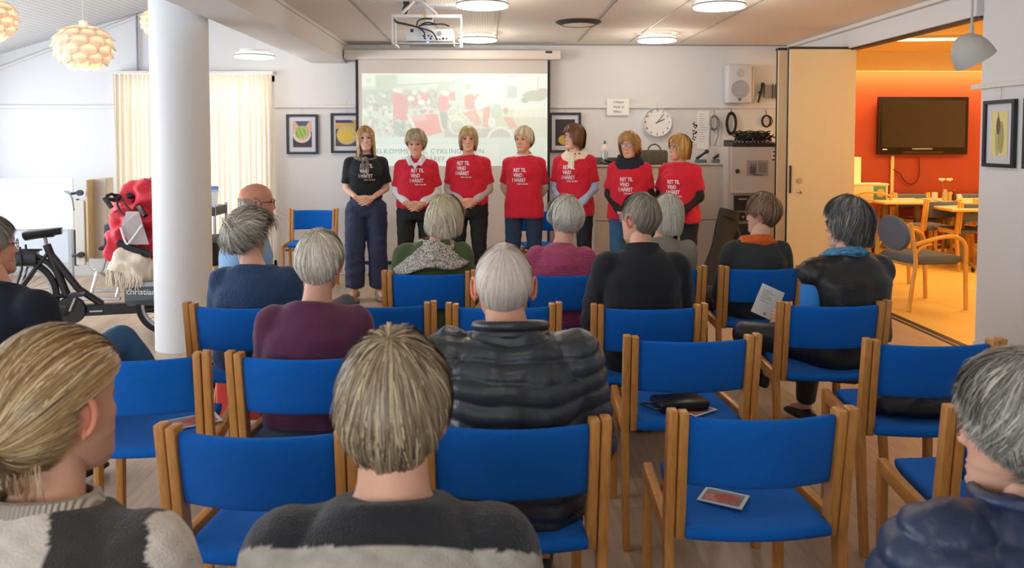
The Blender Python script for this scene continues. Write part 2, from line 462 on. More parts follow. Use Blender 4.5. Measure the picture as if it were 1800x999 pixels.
# ---- folding partition pushed to the far end of the opening
PANEL = mat('partition_laminate', 'DCCBA8', .5)
def panel(name, x0, x1, y, th, lab, z1=2.40):
    e = empty(name, ((x0 + x1) / 2, y, 0), 0, lab, 'partition', 'folding partition panels')
    MB().box(x0 - (x0 + x1) / 2, x1 - (x0 + x1) / 2, 0, th, .02, z1, .004).build('leaf', PANEL, e, smooth=False)
    w = (x1 - x0) / 2
    MB().box(-w - .006, w + .006, -.006, th + .006, z1, z1 + .022, .002).build('top_rail', DARKM, e, smooth=False)
    MB().box(-w - .006, -w, .02, .05, .02, z1, .001).build('seal', DARKM, e, smooth=False)
    return e
py = 7.65
a, b = at_y(1389, 86, py), at_y(1506, 86, py)
pn = panel('partition_panel', a.x, b.x, py, .07, 'large folding partition panel lit yellow beside the opening to the orange room', a.z)
ox = (a.x + b.x) / 2
def disc(mb, c, r, th=.006, n=24):
    mb.lathe([(0.0005, 0), (r, 0), (r, th), (0.0005, th)], n, M=Matrix.Translation(c) @ Matrix.Rotation(PI / 2, 4, 'X'))
    return mb
l1 = at_y(1405, 318, py); l2 = at_y(1405, 339, py)
disc(MB(), (l1.x - ox, -.0, l1.z), .027, .012).build('lock', CHROME, pn)
disc(MB(), (l2.x - ox, -.0, l2.z), .040, .004).build('arrow_sticker', mat('sticker', 'D8C8A8', .5), pn)
text_obj('arrow_mark', '→', .07, INK, Matrix.Translation((l2.x - ox - .035, -.006, l2.z - .022)) @ FRONT, pn)
MB().box(-(b.x - a.x) / 2 + .01, -(b.x - a.x) / 2 + .025, -.02, 0, l1.z - .12, l1.z + .15, .003).build('handle', DARKM, pn, smooth=False)
a2, b2 = at_y(1369, 88, 7.9), at_y(1387, 88, 7.9)
panel('partition_panel', a2.x, b2.x + .02, 7.9, .07, 'narrow folded partition panel stacked edge-on behind the large yellow one', a2.z)

# ---- ceiling lamps with glowing rings
RINGM = mat('ring_lamp_glow', 'FFF6E8', .4, emit=3.0, ecol='FFF0DC')
LAMPW = mat('lamp_white', 'EDEAE6', .5)
def ring_lamp(x, y, ztop, lab, cord=0):
    e = empty('ring_ceiling_lamp', (x, y, ztop - cord), 0, lab, 'lamp', 'round layered ceiling lamps')
    MB().lathe([(.001, 0), (.14, 0), (.14, -.02), (.16, -.025), (.16, -.035), (.001, -.035)], 40).build('housing', LAMPW, e)
    for (r0, r1, z0, z1) in ((.10, .185, -.038, -.052), (.085, .192, -.066, -.080)):
        MB().lathe([(r0, z0), (r1, z0), (r1 + .004, (z0 + z1) / 2), (r1, z1), (r0, z1), (r0, z0)], 48).build('glowing_ring', RINGM, e)
    MB().lathe([(.18, -.052), (.200, -.054), (.200, -.064), (.18, -.066), (.12, -.062), (.18, -.052)], 48).build('shade_ring', mat('lamp_cap'), e)
    MB().lathe([(.001, -.083), (.092, -.083), (.092, -.035)], 40).build('cap', mat('lamp_cap', '8E8880', .6), e)
    if cord: MB().tube([(0, 0, 0), (0, 0, cord)], .004, 6).build('cord', LAMPW, e)
    d = bpy.data.lights.new('ring_lamp_light', 'POINT'); d.energy = 14; d.color = (1.0, .88, .72); d.shadow_soft_size = .15
    o = bpy.data.objects.new('ring_lamp_light', d); COL.objects.link(o); o.location = (x, y, ztop - cord - .19)
for px, py_, lab in ((848, 4, 'round layered ceiling lamp nearest the projector, cut by the top edge'), (840, 66, 'round layered ceiling lamp directly above the projection screen'),
                  (1264, 6, 'round layered ceiling lamp on the warm-tinted part of the ceiling near the opening'), (1155, 67, 'round layered ceiling lamp above the wall clock')):
    p = at_z(px, py_, CEIL - .045); ring_lamp(p.x, p.y, CEIL, lab)
p = at_y(447, 93, 8.2); ring_lamp(p.x, p.y, p.z + .5, 'round ring lamp hanging on a cord in front of the curtain', .47)
# unseen lamps added over the seats to light the front rows, weaker on the right
for (x, y) in ((-.2, 3.3), (2.1, 3.3), (-.2, .9), (2.1, .9)):
    d = bpy.data.lights.new('seat_fill_light', 'POINT'); d.energy = 7 if x < 1 else 3.5; d.color = (1.0, .88, .74); d.shadow_soft_size = .15
    o = bpy.data.objects.new('seat_fill_light', d); COL.objects.link(o); o.location = (x, y, CEIL - .22)
    e = empty('ring_ceiling_lamp', (x, y, CEIL), 0, 'added unseen ceiling lamp over the %s seats on the %s' % ('rear' if y < 2 else 'middle', 'right' if x > 1 else 'left'), 'lamp', 'added lamps over the seats')
    MB().lathe([(.001, -.001), (.14, -.001), (.16, -.035), (.19, -.05), (.19, -.08), (.085, -.082), (.085, -.035), (.001, -.035)], 32).build('housing', RINGM, e)
# ceiling vent
p = at_z(1017, 38, CEIL); e = empty('ceiling_vent', (p.x, p.y, CEIL), 0, 'round dark-slotted air vent in the ceiling between the lamps', 'vent')
MB().lathe([(.001, -.03), (.16, -.03), (.19, -.012), (.20, 0)], 40).build('plate', LAMPW, e)
MB().lathe([(.155, -.034), (.208, -.010), (.208, 0), (.155, 0)], 40).build('slot', INK, e)
for (x, y) in (((1262, 10)), (835, 22), (835, 48)): pass

# ---- layered leaf pendants
PET = mat('lamp_petal', 'F8F2EC', .6, trans=0)
nt, b, L = nodes_of(PET)
tr = nt.nodes.new('ShaderNodeBsdfTranslucent'); tr.inputs[0].default_value = lin('FFF1DE') + (1,)
ms = nt.nodes.new('ShaderNodeMixShader'); ms.inputs[0].default_value = .55
L(b.outputs[0], ms.inputs[1]); L(tr.outputs[0], ms.inputs[2]); L(ms.outputs[0], nt.nodes['Material Output'].inputs[0])
BULB = mat('bulb_glow', 'FFF2DA', .5, emit=12, ecol='FFE0B0')
def petal_lamp(c, r, lab, cord):
    e = empty('leaf_pendant_lamp', c, 0, lab, 'lamp', 'leaf pendant lamps by the windows')
    rows = 6
    for i in range(rows):
        th0 = R(22 + i * 20); n = 10 if i < 5 else 8; mb = MB()
        for k in range(n):
            ph0 = 2 * PI * (k + .5 * (i % 2)) / n; rings = []
            hw = PI / n * 1.28; L_ = R(34)
            nu, nv = 7, 7
            grid = []
            for a in range(nu + 1):
                u = a / nu; row = []
                wd = hw * math.sqrt(max(0, 1 - max(0, (u - .35) / .65) ** 2.2)) if u > .35 else hw * (.75 + .25 * u / .35)
                for q in range(nv + 1):
                    v = q / nv * 2 - 1; th = th0 + L_ * u; ph = ph0 + wd * v
                    rr = r * (1.0 + .16 * u * u - .03 * abs(v)) * (.96 if i in (0,) else 1)
                    row.append(Vector((rr * math.sin(th) * math.cos(ph), rr * math.sin(th) * math.sin(ph), rr * .88 * math.cos(th))))
                grid.append(row)
            vs = [p for row in grid for p in row]; w = nv + 1
            fs = [(a * w + q, a * w + q + 1, (a + 1) * w + q + 1, (a + 1) * w + q) for a in range(nu) for q in range(nv)]
            mb.add(vs, fs)
        o = mb.build('petals', PET, e, angle=0)
        s = o.modifiers.new('s', 'SOLIDIFY'); s.thickness = .0012
    MB().ell((0, 0, 0), .04, n=16, m=10).build('bulb', BULB, e)
    MB().tube([(0, 0, .04), (0, 0, cord)], .004, 6).build('cord', LAMPW, e)
    MB().lathe([(.001, .09), (.03, .09), (.03, .2), (.001, .21)], 16).build('socket', LAMPW, e)
    d = bpy.data.lights.new('leaf_lamp_light', 'POINT'); d.energy = 26; d.color = (1, .80, .56); d.shadow_soft_size = .075
    o = bpy.data.objects.new('leaf_lamp_light', d); COL.objects.link(o); o.location = Vector(c) + Vector((0, 0, -.005))
c = at_y(147, 82, 6.4)
petal_lamp(c, .205, 'white leaf-shaded pendant lamp glowing in front of the sloped ceiling', 3.52 - (-2.0 - c.x) * .315 - c.z - .02)
c = at_y(-22, 32, 6.2)
petal_lamp(c, .19, 'white leaf-shaded pendant lamp mostly outside the left edge of the photo', 3.52 - (-2.0 - c.x) * .315 - c.z - .02)
c = at_y(281, 40, 8.0)
petal_lamp(c, .165, 'white leaf-shaded pendant lamp hidden behind the round column', 3.52 - (-2.0 - c.x) * .315 - c.z - .02)
# ---- grey tilted pendant on the right
c = at_y(1707, 92, 4.1); e = empty('cone_pendant_lamp', c, 0, 'matt grey tilted shade pendant lamp hanging before the side room opening', 'lamp')
sm = mat('grey_lamp_shade', 'A9A7A3', .6)
M = Matrix.Rotation(R(38), 4, 'Y')
prof = [(.002, .075), (.03, .072), (.065, .055), (.09, .02), (.100, -.02), (.102, -.05), (.100, -.072)]
MB().lathe([(r * 1.0, z_) for r, z_ in [(.003, .10), (.035, .095), (.066, .07), (.090, .03), (.101, -.015), (.104, -.05), (.098, -.05), (.085, .02), (.03, .08)]], 40, M=Matrix.Rotation(R(-32), 4, 'Y') @ Matrix.Translation((0, 0, .0))).build('shade', sm, e)
MB().tube([(0.0, 0, .09), (0, 0, CEIL - c.z)], .006, 8).build('stem', sm, e)
MB().lathe([(.011, .09), (.011, .14)], 12, cap=True).build('socket', sm, e)

# ---- curtains
CUR = mat('cream_curtain', 'D2C2AE', .85, bump=.2, bscale=400)
nt, b, L = nodes_of(CUR)
tr = nt.nodes.new('ShaderNodeBsdfTranslucent'); tr.inputs[0].default_value = lin('F3E6D2') + (1,)
ms = nt.nodes.new('ShaderNodeMixShader'); ms.inputs[0].default_value = .38
L(b.outputs[0], ms.inputs[1]); L(tr.outputs[0], ms.inputs[2]); L(ms.outputs[0], nt.nodes['Material Output'].inputs[0])
def curtain(x0, x1, lab, seed, nf):
    rnd = random.Random(seed); W = x1 - x0; mb = MB(); nu = int(W / .008); nz = 24
    ztop = at_y(400, 131, BACK - .1).z
    ph = [rnd.uniform(0, 6.28) for _ in range(4)]
    grid = []
    for j in range(nz + 1):
        z_ = ztop - (ztop - .03) * j / nz; row = []
        for i in range(nu + 1):
            x = x0 + W * i / nu; t = i / nu * nf * 2 * PI
            a = .012 + .020 * min(1, j / 6)
            y = BACK - .12 + a * math.sin(t + ph[0] + .5 * math.sin(t * .37 + ph[1])) + .008 * math.sin(t * .53 + ph[2] + j * .05) + .006 * math.sin(t * 2.7)
            row.append((x + .004 * math.sin(t * 1.7 + j * .12), y, z_))
        grid.append(row)
    w = nu + 1
    mb.add([p for r_ in grid for p in r_], [(j * w + i, j * w + i + 1, (j + 1) * w + i + 1, (j + 1) * w + i) for j in range(nz) for i in range(nu)])
    o = mb.build('curtain', CUR, angle=0)
    return tag(o, lab, 'curtain', 'pleated cream curtains')
xa, xb, xc, xd = (at_y(v, 300, BACK - .1).x for v in (204, 292, 342, 481))
curtain(xa, xb, 'pleated cream curtain to the left of the round column', 1, 11)
curtain(xc, xd, 'pleated cream curtain between the column and the framed pictures', 2, 15)
zt = at_y(400, 130, BACK - .12).z
struct(MB().box(xa - .02, xd + .02, BACK - .15, BACK, zt, zt + .03, .004).build('trim_13', WHITE, smooth=False))
# ------------------------------------------------------------------ projection screen, projector
e = empty('projection_screen', (at_y(797, 97, BACK - .1).x, BACK - .12, at_y(797, 97, BACK - .1).z), 0, 'pull-down projection screen with black side borders and a projected cycling picture', 'screen')
E0 = e.location.copy()
SY = BACK - .12
def sx(px, py): p = at_y(px, py, SY); return p.x - E0.x, p.z - E0.z
xl, zt = sx(606, 88); xr, zb = sx(985, 106)
case = MB(); case.box(xl, xr, -.08, .06, zb, zt, .018); case.build('case', mat('screen_case', 'DCD8D4', .45), e)
a = sx(958, 93); MB().box(a[0], a[0] + .075, -.084, -.078, a[1] - .012, a[1] + .012, .002).build('label', INK, e, smooth=False)
x0, z0 = sx(628, 459); x1, z1 = sx(967, 106)
SCR = mat('screen_cloth', 'CFC8C2', .8)
MB().box(x0, x1, -.004, .0, z0, z1).build('cloth', SCR, e, smooth=False)
bb = MB(); 
for (u0, u1) in ((x0, x0 + .028), (x1 - .028, x1)): bb.box(u0, u1, -.008, -.003, z0, z1)
bb.build('side_border', mat('screen_black', '1B1B1E', .7), e, smooth=False)
MB().box(x0 - .03, x1 + .03, -.02, .01, z0 - .04, z0, .006).build('bottom_bar', BLACK, e, smooth=False)
# the projected picture: a pale washed-out slide of people in red with cycles before white houses, painted on a fine grid
def slide():
    px0, py0, px1, py1 = 636, 129, 962, 292
    NX, NY = 420, 210
    u, v = np.meshgrid(np.linspace(px0, px1, NX), np.linspace(py0, py1, NY))
    im = np.zeros((NY, NX, 3)); H = lambda s: np.array(lin(s))
    im[:] = H('DCEDE6')
    rs = np.random.RandomState(5)
    def rect(a, b, c, d, col, k=1):
        m = (u >= a) & (u <= c) & (v >= b) & (v <= d); im[m] = im[m] * (1 - k) + H(col) * k
    def ell_(cx, cy, rx, ry, col, k=1):
        m = ((u - cx) / rx) ** 2 + ((v - cy) / ry) ** 2 <= 1; im[m] = im[m] * (1 - k) + H(col) * k
    def poly(pts, col, k=1):
        m = np.zeros(u.shape, bool); n = len(pts)
        for i in range(n):
            (xa, ya), (xb, yb) = pts[i], pts[(i + 1) % n]
            c = ((ya > v) != (yb > v)); 
            with np.errstate(divide='ignore', invalid='ignore'): xx = (xb - xa) * (v - ya) / (yb - ya + 1e-9) + xa
            m ^= c & (u < xx)
        im[m] = im[m] * (1 - k) + H(col) * k
    def line(xa, ya, xb, yb, w, col, k=1):
        dx, dy = xb - xa, yb - ya; t = np.clip(((u - xa) * dx + (v - ya) * dy) / (dx * dx + dy * dy + 1e-9), 0, 1)
        m = np.hypot(u - xa - t * dx, v - ya - t * dy) < w; im[m] = im[m] * (1 - k) + H(col) * k
    def ring(cx, cy, r, w, col):
        m = abs(np.hypot(u - cx, v - cy) - r) < w; im[m] = H(col)
    rect(636, 129, 962, 242, 'E4F2EC'); rect(636, 152, 962, 242, 'CFD9CC')
    poly([(640, 134), (658, 134), (672, 152), (638, 152)], 'E9F2E2'); rect(644, 138, 652, 146, 'C9D2C4')
    rect(660, 132, 698, 160, 'B9C2AE'); poly([(660, 134), (672, 152), (636, 152), (636, 158), (700, 158), (700, 134)], 'C4CDB6', .6)
    rect(700, 135, 800, 152, 'DDE9E2'); line(700, 150, 800, 144, 1.2, 'B7B6A6'); rect(636, 158, 770, 190, 'B5BBAE')
    rect(830, 134, 962, 190, 'E6F4F3'); rect(768, 146, 800, 172, 'C6CCC4'); rect(802, 144, 814, 175, 'BFD6DC'); rect(816, 146, 830, 160, 'BFCBBE')
    rect(890, 150, 909, 172, 'B5C9C9'); rect(844, 134, 880, 136, 'A5B3AE'); rect(892, 133, 910, 136, 'A5B3AE')
    for i in range(260): ell_(rs.uniform(640, 790), rs.uniform(158, 236), rs.uniform(1, 4.5), rs.uniform(1, 4), rs.choice(['A5A79E', 'C3A49E', '8F968F', 'DCE4DA', 'C96A70', 'B9B29F', 'E9F3EC']), .8)
    rect(770, 195, 962, 206, 'D7E0C2', .8); rect(850, 205, 962, 232, 'CDD4BE'); rect(780, 225, 880, 242, 'B0B3A6')
    ell_(940, 168, 22, 10, 'A9B39A'); ell_(955, 163, 12, 9, 'B8A79A'); ell_(922, 176, 7, 5, '9BA68D')
    for i in range(27): rect(905 + i * 2.15, 184, 906.2 + i * 2.15, 206, 'F1F8EE')
    rect(905, 188, 960, 190, 'F1F8EE'); line(945, 135, 945, 160, .7, 'A9B5B0')
    for cx, cy, h, w in ((703, 170, 42, 13), (779, 172, 22, 9), (825, 170, 22, 9), (728, 172, 12, 6), (745, 168, 14, 6), (795, 166, 10, 5), (695, 168, 12, 7)):
        rect(cx - w, cy, cx + w, cy + h, 'DE7A80'); ell_(cx, cy, w, 5, 'DE7A80'); ell_(cx, cy - 7, 4, 5, 'C99E8C'); ell_(cx, cy - 10, 5, 4, 'EAF3EC')
    line(832, 176, 838, 168, 2, 'DE8A84'); ell_(839, 166, 2.5, 3, 'C99E8C')
    rect(690, 213, 712, 240, '9AA3A6'); rect(772, 195, 786, 226, '8E9692')
    for cx, cy, rr in ((722, 173, 6), (740, 179, 6), (783, 164, 6), (820, 162, 5), (752, 180, 4)): ell_(cx, cy, rr, rr * .7, 'F1F8F2')
    poly([(722, 203), (770, 200), (778, 232), (744, 240), (730, 222)], 'E06870'); poly([(722, 203), (746, 200), (752, 210), (730, 214)], 'E9A5A5')
    line(716, 202, 728, 230, 1.6, 'EEF3EC'); line(770, 200, 776, 228, 1.2, 'EEF3EC')
    poly([(812, 198), (835, 192), (846, 215), (838, 222)], 'DE8A86'); ring(803, 222, 13, 1.0, 'E9EEE6'); ell_(803, 222, 11, 11, 'B0B8AC', .6)
    poly([(848, 190), (862, 184), (858, 225), (848, 222)], 'DC8480'); rect(858, 207, 869, 222, 'E6F3F1'); rect(862, 212, 865, 217, 'A9B5B0')
    ell_(872, 195, 10, 14, 'BFC9C4'); poly([(884, 206), (900, 206), (910, 224), (896, 226)], 'DE8A86'); ell_(888, 194, 4, 6, 'C98A80')
    ell_(879, 246, 24, 24, 'B4B2A8'); ring(879, 246, 22, 1.8, 'EEF3EA')
    for i in range(16): line(879, 246, 879 + 20 * math.cos(i * PI / 8), 246 + 20 * math.sin(i * PI / 8), .4, 'D6D9CE')
    for i in range(120):
        xx, yy = rs.uniform(640, 715), rs.uniform(205, 238); line(xx, yy, xx + rs.uniform(-8, 8), yy + rs.uniform(-8, 8), .6, rs.choice(['E4EBE4', '8F9896', 'B9BFB6', '9E7F7F']), .8)
    for i in range(90): 
        xx, yy = rs.uniform(780, 850), rs.uniform(190, 238); line(xx, yy, xx + rs.uniform(-7, 7), yy + rs.uniform(-7, 7), .6, rs.choice(['E4EBE4', '8F9896', 'B9BFB6', 'D98A86']), .7)
    rect(636, 242, 962, 292, 'D3E7E3')
    for (a, b, c, d) in ((640, 251, 880, 252.4), (640, 291, 880, 292), (878.6, 251, 880, 292)): rect(a, b, c, d, 'BCD8D4')
    rect(641, 253, 878, 291, 'DDEEEA')
    im = im * .48 + H('D6E4DC') * .52
    im2 = im.copy()
    for _ in range(3): im2[1:-1, 1:-1] = (im2[1:-1, 1:-1] * 2 + im2[:-2, 1:-1] + im2[2:, 1:-1] + im2[1:-1, :-2] + im2[1:-1, 2:]) / 6
    P = []
    a, b = at_y(px0, py0, SY), at_y(px1, py1, SY)
    X = np.linspace(a.x, b.x, NX) - E0.x; Z = np.linspace(a.z, b.z, NY) - E0.z
    XX, ZZ = np.meshgrid(X, Z)
    V = np.stack([XX.ravel(), np.full(XX.size, -.006), ZZ.ravel()], 1)
    idx = np.arange(NX * NY).reshape(NY, NX)
    Fc = np.stack([idx[:-1, :-1], idx[1:, :-1], idx[1:, 1:], idx[:-1, 1:]], -1).reshape(-1, 4)
    me = bpy.data.meshes.new('slide'); me.from_pydata(V.tolist(), [], Fc.tolist()); me.update()
    setcol(me, im2.reshape(-1, 3))
    m = mat('projected_picture', 'FFFFFF', .9, vcol=True, spec=.1)
    nt, bb_, L = nodes_of(m); vc = [n for n in nt.nodes if n.type == 'VERTEX_COLOR'][0]
    L(vc.outputs[0], bb_.inputs['Emission Color']); bb_.inputs['Emission Strength'].default_value = .30
    me.materials.append(m); link('projected_slide', me, e)
slide()
SLT = mat('slide_lettering', 'AEC4C0', .9)
def put_text(txt, px, py, hpx, y, m, parent, org, name='lettering', bold=.0, spacing=1.0, dy=0, **k):
    """text whose capitals are hpx photograph pixels high with its lower left corner at px,py on the plane y"""
    p, q = at_y(px, py, y), at_y(px, py - hpx, y); s = (q - p).length / .70
    return text_obj(name, txt, s, m, Matrix.Translation(p - Vector(org) + Vector((0, dy, 0))) @ FRONT, parent, bold=bold, spacing=spacing, **k)
put_text('VELKOMMEN TIL CYKLING UDEN', 653, 270, 8.5, SY, SLT, e, E0, spacing=1.10, dy=-.008)
put_text('VIND I HÅRET, NORA', 706, 284, 8.5, SY, SLT, e, E0, spacing=1.0, dy=-.008).scale = (1, 1, 1)

# projector in its white ceiling frame
FRM = mat('frame_white', 'C9CACF', .4)
pc = at_y(753, 60, 6.3); e = empty('projector', pc, 0, 'white ceiling projector with black cables and a blue light, hung in a white bracket', 'projector')
k = FPX / 6.3
def q(px, py, dy=0): p = at_y(px, py, 6.3 + dy); return p - pc
a, b = q(714, 50), q(797, 76)
MB().box(a.x, b.x, 0, .30, b.z + .012, a.z, .012).build('body', mat('projector_white', 'C4C6CC', .4), e)
MB().box(a.x + .006, b.x - .004, -.004, .29, b.z, b.z + .014, .003).build('base', mat('projector_base', '4A4A52', .4), e, smooth=False)
p = q(752, 74.5); MB().ell((p.x, -.006, p.z), (.012, .004, .006)).build('status_light', mat('blue_led', '2040FF', .4, emit=14, ecol='3050FF'), e)
mb = MB()
for (px, py, r) in ((724, 54, .012), (744, 63, .006), (753, 63, .007), (759, 64, .006), (748, 68, .006), (757, 68, .007), (768, 69, .007), (773, 69, .005), (779, 68, .008), (785, 68, .006), (791, 60, .004)):
    p = q(px, py); mb.box(p.x - r, p.x + r, -.003, .003, p.z - r, p.z + r, .002)
mb.build('port', BLACK, e, smooth=False)
p = q(772, 59); disc(MB(), (p.x, .002, p.z), .02, .004).build('vent', GREYP, e)
cb = MB()
for pts in ([(694, 36), (700, 41), (720, 45), (740, 50), (760, 57), (768, 70)], [(694, 34), (698, 39), (715, 43), (735, 49), (746, 58), (746, 69)], [(733, 48), (735, 38), (744, 34), (760, 34)], [(736, 47), (745, 44), (760, 44), (778, 43), (790, 47)], [(740, 44), (752, 40), (766, 43)]):
    cb.tube(spline([q(x, y) + Vector((0, -.02, 0)) for x, y in pts], 6), .006, 6)
cb.build('cable', BLACK, e)
fr = MB()
for x in (690, 696, 811): a = q(x, 30); b = q(x, 76); fr.box(a.x - .006, a.x + .006, -.02, -.004, b.z, a.z, .001)
a, b = q(689, 26), q(812, 32); fr.box(a.x, b.x, -.03, .02, b.z, a.z, .002)
a, b = q(689, 75.5), q(812, 77.5); fr.box(a.x, b.x, -.03, .02, b.z, a.z, .001)
for (x0, y0, x1, y1) in ((704, 26, 735, -6), (738, 0, 768, 26)): fr.tube([q(x0, y0), q(x1, y1)], .014, 4)
a = q(690, 76); fr.box(a.x, a.x + .02, -.02, .3, a.z - .01, a.z + .01, .001)
a, b = q(811, 76), q(811, 84); fr.box(a.x - .012, a.x + .012, -.02, .02, b.z, a.z)
top = CEIL - pc.z
fr.box(-.20, .22, .05, .22, top - .03, top, .003); fr.box(-.03, .03, .10, .16, 0, top, .003)
fr.build('mounting_frame', FRM, e, smooth=False)
cb = MB()
for i in range(4): cb.tube(spline([q(704 + i * 3, 24) + Vector((0, .02, 0)), q(711 + i * 2.5, 8), q(704 + i * 3, -8)], 6), .008, 6)
cb.build('cable_bundle', BLACK, e)
a = q(748, 29); MB().prism([(-.034, a.z - .012), (-.032, a.z - .012), (-.032, a.z + .014), (-.034, a.z + .014)], a.x - .01, a.x + .01).build('warning_label', mat('yellow_label', 'C9A23A', .6), e, smooth=False)

# ------------------------------------------------------------------ framed pictures
def paint(parent, w, h, fn, name='print', n=64):
    """a small painting: colours from fn(u,v), u,v in 0..1"""
    nx, nz = n, int(n * h / w); V = []; C = []
    for j in range(nz):
        for i in range(nx):
            u, v = i / (nx - 1), j / (nz - 1); V.append((-w / 2 + w * u, 0, -h / 2 + h * v)); C.append(lin(fn(u, v)))
    Fc = [(j * nx + i, j * nx + i + 1, (j + 1) * nx + i + 1, (j + 1) * nx + i) for j in range(nz - 1) for i in range(nx - 1)]
    me = bpy.data.meshes.new(name); me.from_pydata(V, [], Fc); me.update(); setcol(me, np.array(C))
    me.materials.append(mat('print_colours', 'FFFFFF', .55, vcol=True)); return link(name, me, parent)
def E(u, v, cx, cy, rx, ry): return ((u - cx) / rx) ** 2 + ((v - cy) / ry) ** 2 < 1
def fn_green(u, v):
    if E(u, v, .42, .55, .27, .2): return '7FA34A' if (u * 9 + v * 5) % 2 < 1.3 else 'A9BE5A'
    if E(u, v, .48, .47, .47, .30) and not E(u, v, .5, .55, .38, .27): return 'D8C1A8'
    if E(u, v, .5, .5, .46, .32): return 'B9A596' if v < .45 else 'A8A878'
    if v > .72 and abs(u - .5) < (v - .62): return '46526E'
    if v > .60: return 'CBA48A'
    if v < .12: return '4A3434'
    return '2A3348' if u > .5 or v < .35 else '8A6A5A'
def fn_yellow(u, v):
    if E(u, v, .45, .38, .36, .26): return 'D9B74C'
    if E(u, v, .5, .42, .46, .36): return 'B9AB6A' if (u * 14 + v * 11) % 2 < 1 else 'CDBE8A'
    if v > .8 and u < .9 - (v - .8): return '3A3D55' if v > .88 else 'C9A25A'
    if v > .66: return 'C59D5C'
    return '4A4650'
def fn_dark(u, v):
    if E(u, v, .55, .22, .4, .2): return 'C9A348'
    if E(u, v, .7, .40, .2, .1): return '8A6A3A'
    return '2A2A30'
def fn_corn(u, v):
    if E(u, v, .42, .68, .12, .2): return '7A5A46' if (u * 20 + v * 18) % 2 < 1 else '5A4638'
    if E(u, v, .42, .86, .03, .14): return '8A5A4A'
    if E(u, v, .60, .42, .18, .36): return '8FA86A' if (u * 16) % 2 < 1 else 'B08A66'
    if E(u, v, .38, .35, .14, .36): return 'A9B07A'
    return 'DBD08E'
def fn_none(u, v): return 'C9C4B0' if (u * 5 + v * 3) % 1 > .3 else '8A8F6A'
def picture(cx, cz, w, h, y, lab, fn, pw=.6, ph=.66, rz=0, x=None):
    e = empty('framed_picture', (cx, y, cz), rz, lab, 'picture', 'black framed pictures on the gallery rails')
    t = .026; fr = MB()
    for (a, b, c, d) in ((-w / 2, w / 2, -h / 2, -h / 2 + t), (-w / 2, w / 2, h / 2 - t, h / 2), (-w / 2, -w / 2 + t, -h / 2 + t, h / 2 - t), (w / 2 - t, w / 2, -h / 2 + t, h / 2 - t)):
        fr.box(a, b, -.028, 0, c, d, .002)
    fr.build('frame', mat('black_frame', '20222A', .4), e, smooth=False)
    MB().box(-w / 2 + t, w / 2 - t, -.010, -.006, -h / 2 + t, h / 2 - t).build('mount', mat('picture_mount', 'C9CCD6', .8), e, smooth=False)
    g = paint(e, w * pw, h * ph, fn); g.location = (0, -.012, 0)
    MB().tube([(0, -.006, h / 2), (0, -.006, h / 2 + .12)], .0015, 5).build('hanging_wire', GREYP, e)
    return e
def pic_px(px0, py0, px1, py1, lab, fn, **k):
    a, b = at_y(px0, py0, BACK - .03), at_y(px1, py1, BACK - .03)
    picture((a.x + b.x) / 2, (a.z + b.z) / 2, b.x - a.x, a.z - b.z, BACK - .012, lab, fn, **k)
pic_px(503, 201, 559, 271, 'black framed picture of hands round a green bowl', fn_green)
pic_px(581, 199, 638, 269, 'black framed picture of a yellow bowl, partly behind the screen', fn_yellow, pw=.7)
pic_px(966, 198, 1021, 268, 'black framed dark picture behind the woman with brown bob', fn_dark, pw=.62)
a, b = at_x(1734, 177, RIGHT), at_x(1789, 296, RIGHT); c = (a + b) / 2
def side_picture(y0, y1, z0, z1, lab, fn):
    e = picture(0, 0, y1 - y0, z1 - z0, 0, lab, fn, pw=.52, ph=.66); e.location = (RIGHT - .004, (y0 + y1) / 2, (z0 + z1) / 2); e.rotation_euler = (0, 0, -PI / 2)
a, b = at_x(1734, 235, RIGHT), at_x(1789, 235, RIGHT)
zt_, zb_ = at_x(1734, 178, RIGHT).z, at_x(1734, 293, RIGHT).z
side_picture(b.y, a.y, zb_, zt_, 'black framed botanical picture of a green plant on the right wall', fn_corn)
w = a.y - b.y; side_picture(b.y - w - .09, b.y - .09, zb_, zt_, 'framed picture at the right edge, only its black frame in view', fn_none)

# ------------------------------------------------------------------ things on the back wall
BW = BACK
def wxy(px, py, y=BW): p = at_y(px, py, y); return p.x, p.z
# paper notice over the rail
x0, z1 = wxy(1066, 174); x1, z0 = wxy(1105, 203); e = empty('paper_notice', ((x0 + x1) / 2, BW - .034, (z0 + z1) / 2), 0, 'white paper notice with three short lines hanging over the rail left of the clock', 'notice')
w, h = (x1 - x0) / 2, (z1 - z0) / 2
MB().box(-w, w, -.001, .0, -h, h).build('sheet', PAPER, e, smooth=False)
for i, t in enumerate(('Udlejes', 'Husk at', 'Aflåse')): text_obj('lettering', t, .04, INK, Matrix.Translation((-.055, -.002, .045 - i * .055)) @ FRONT, e)
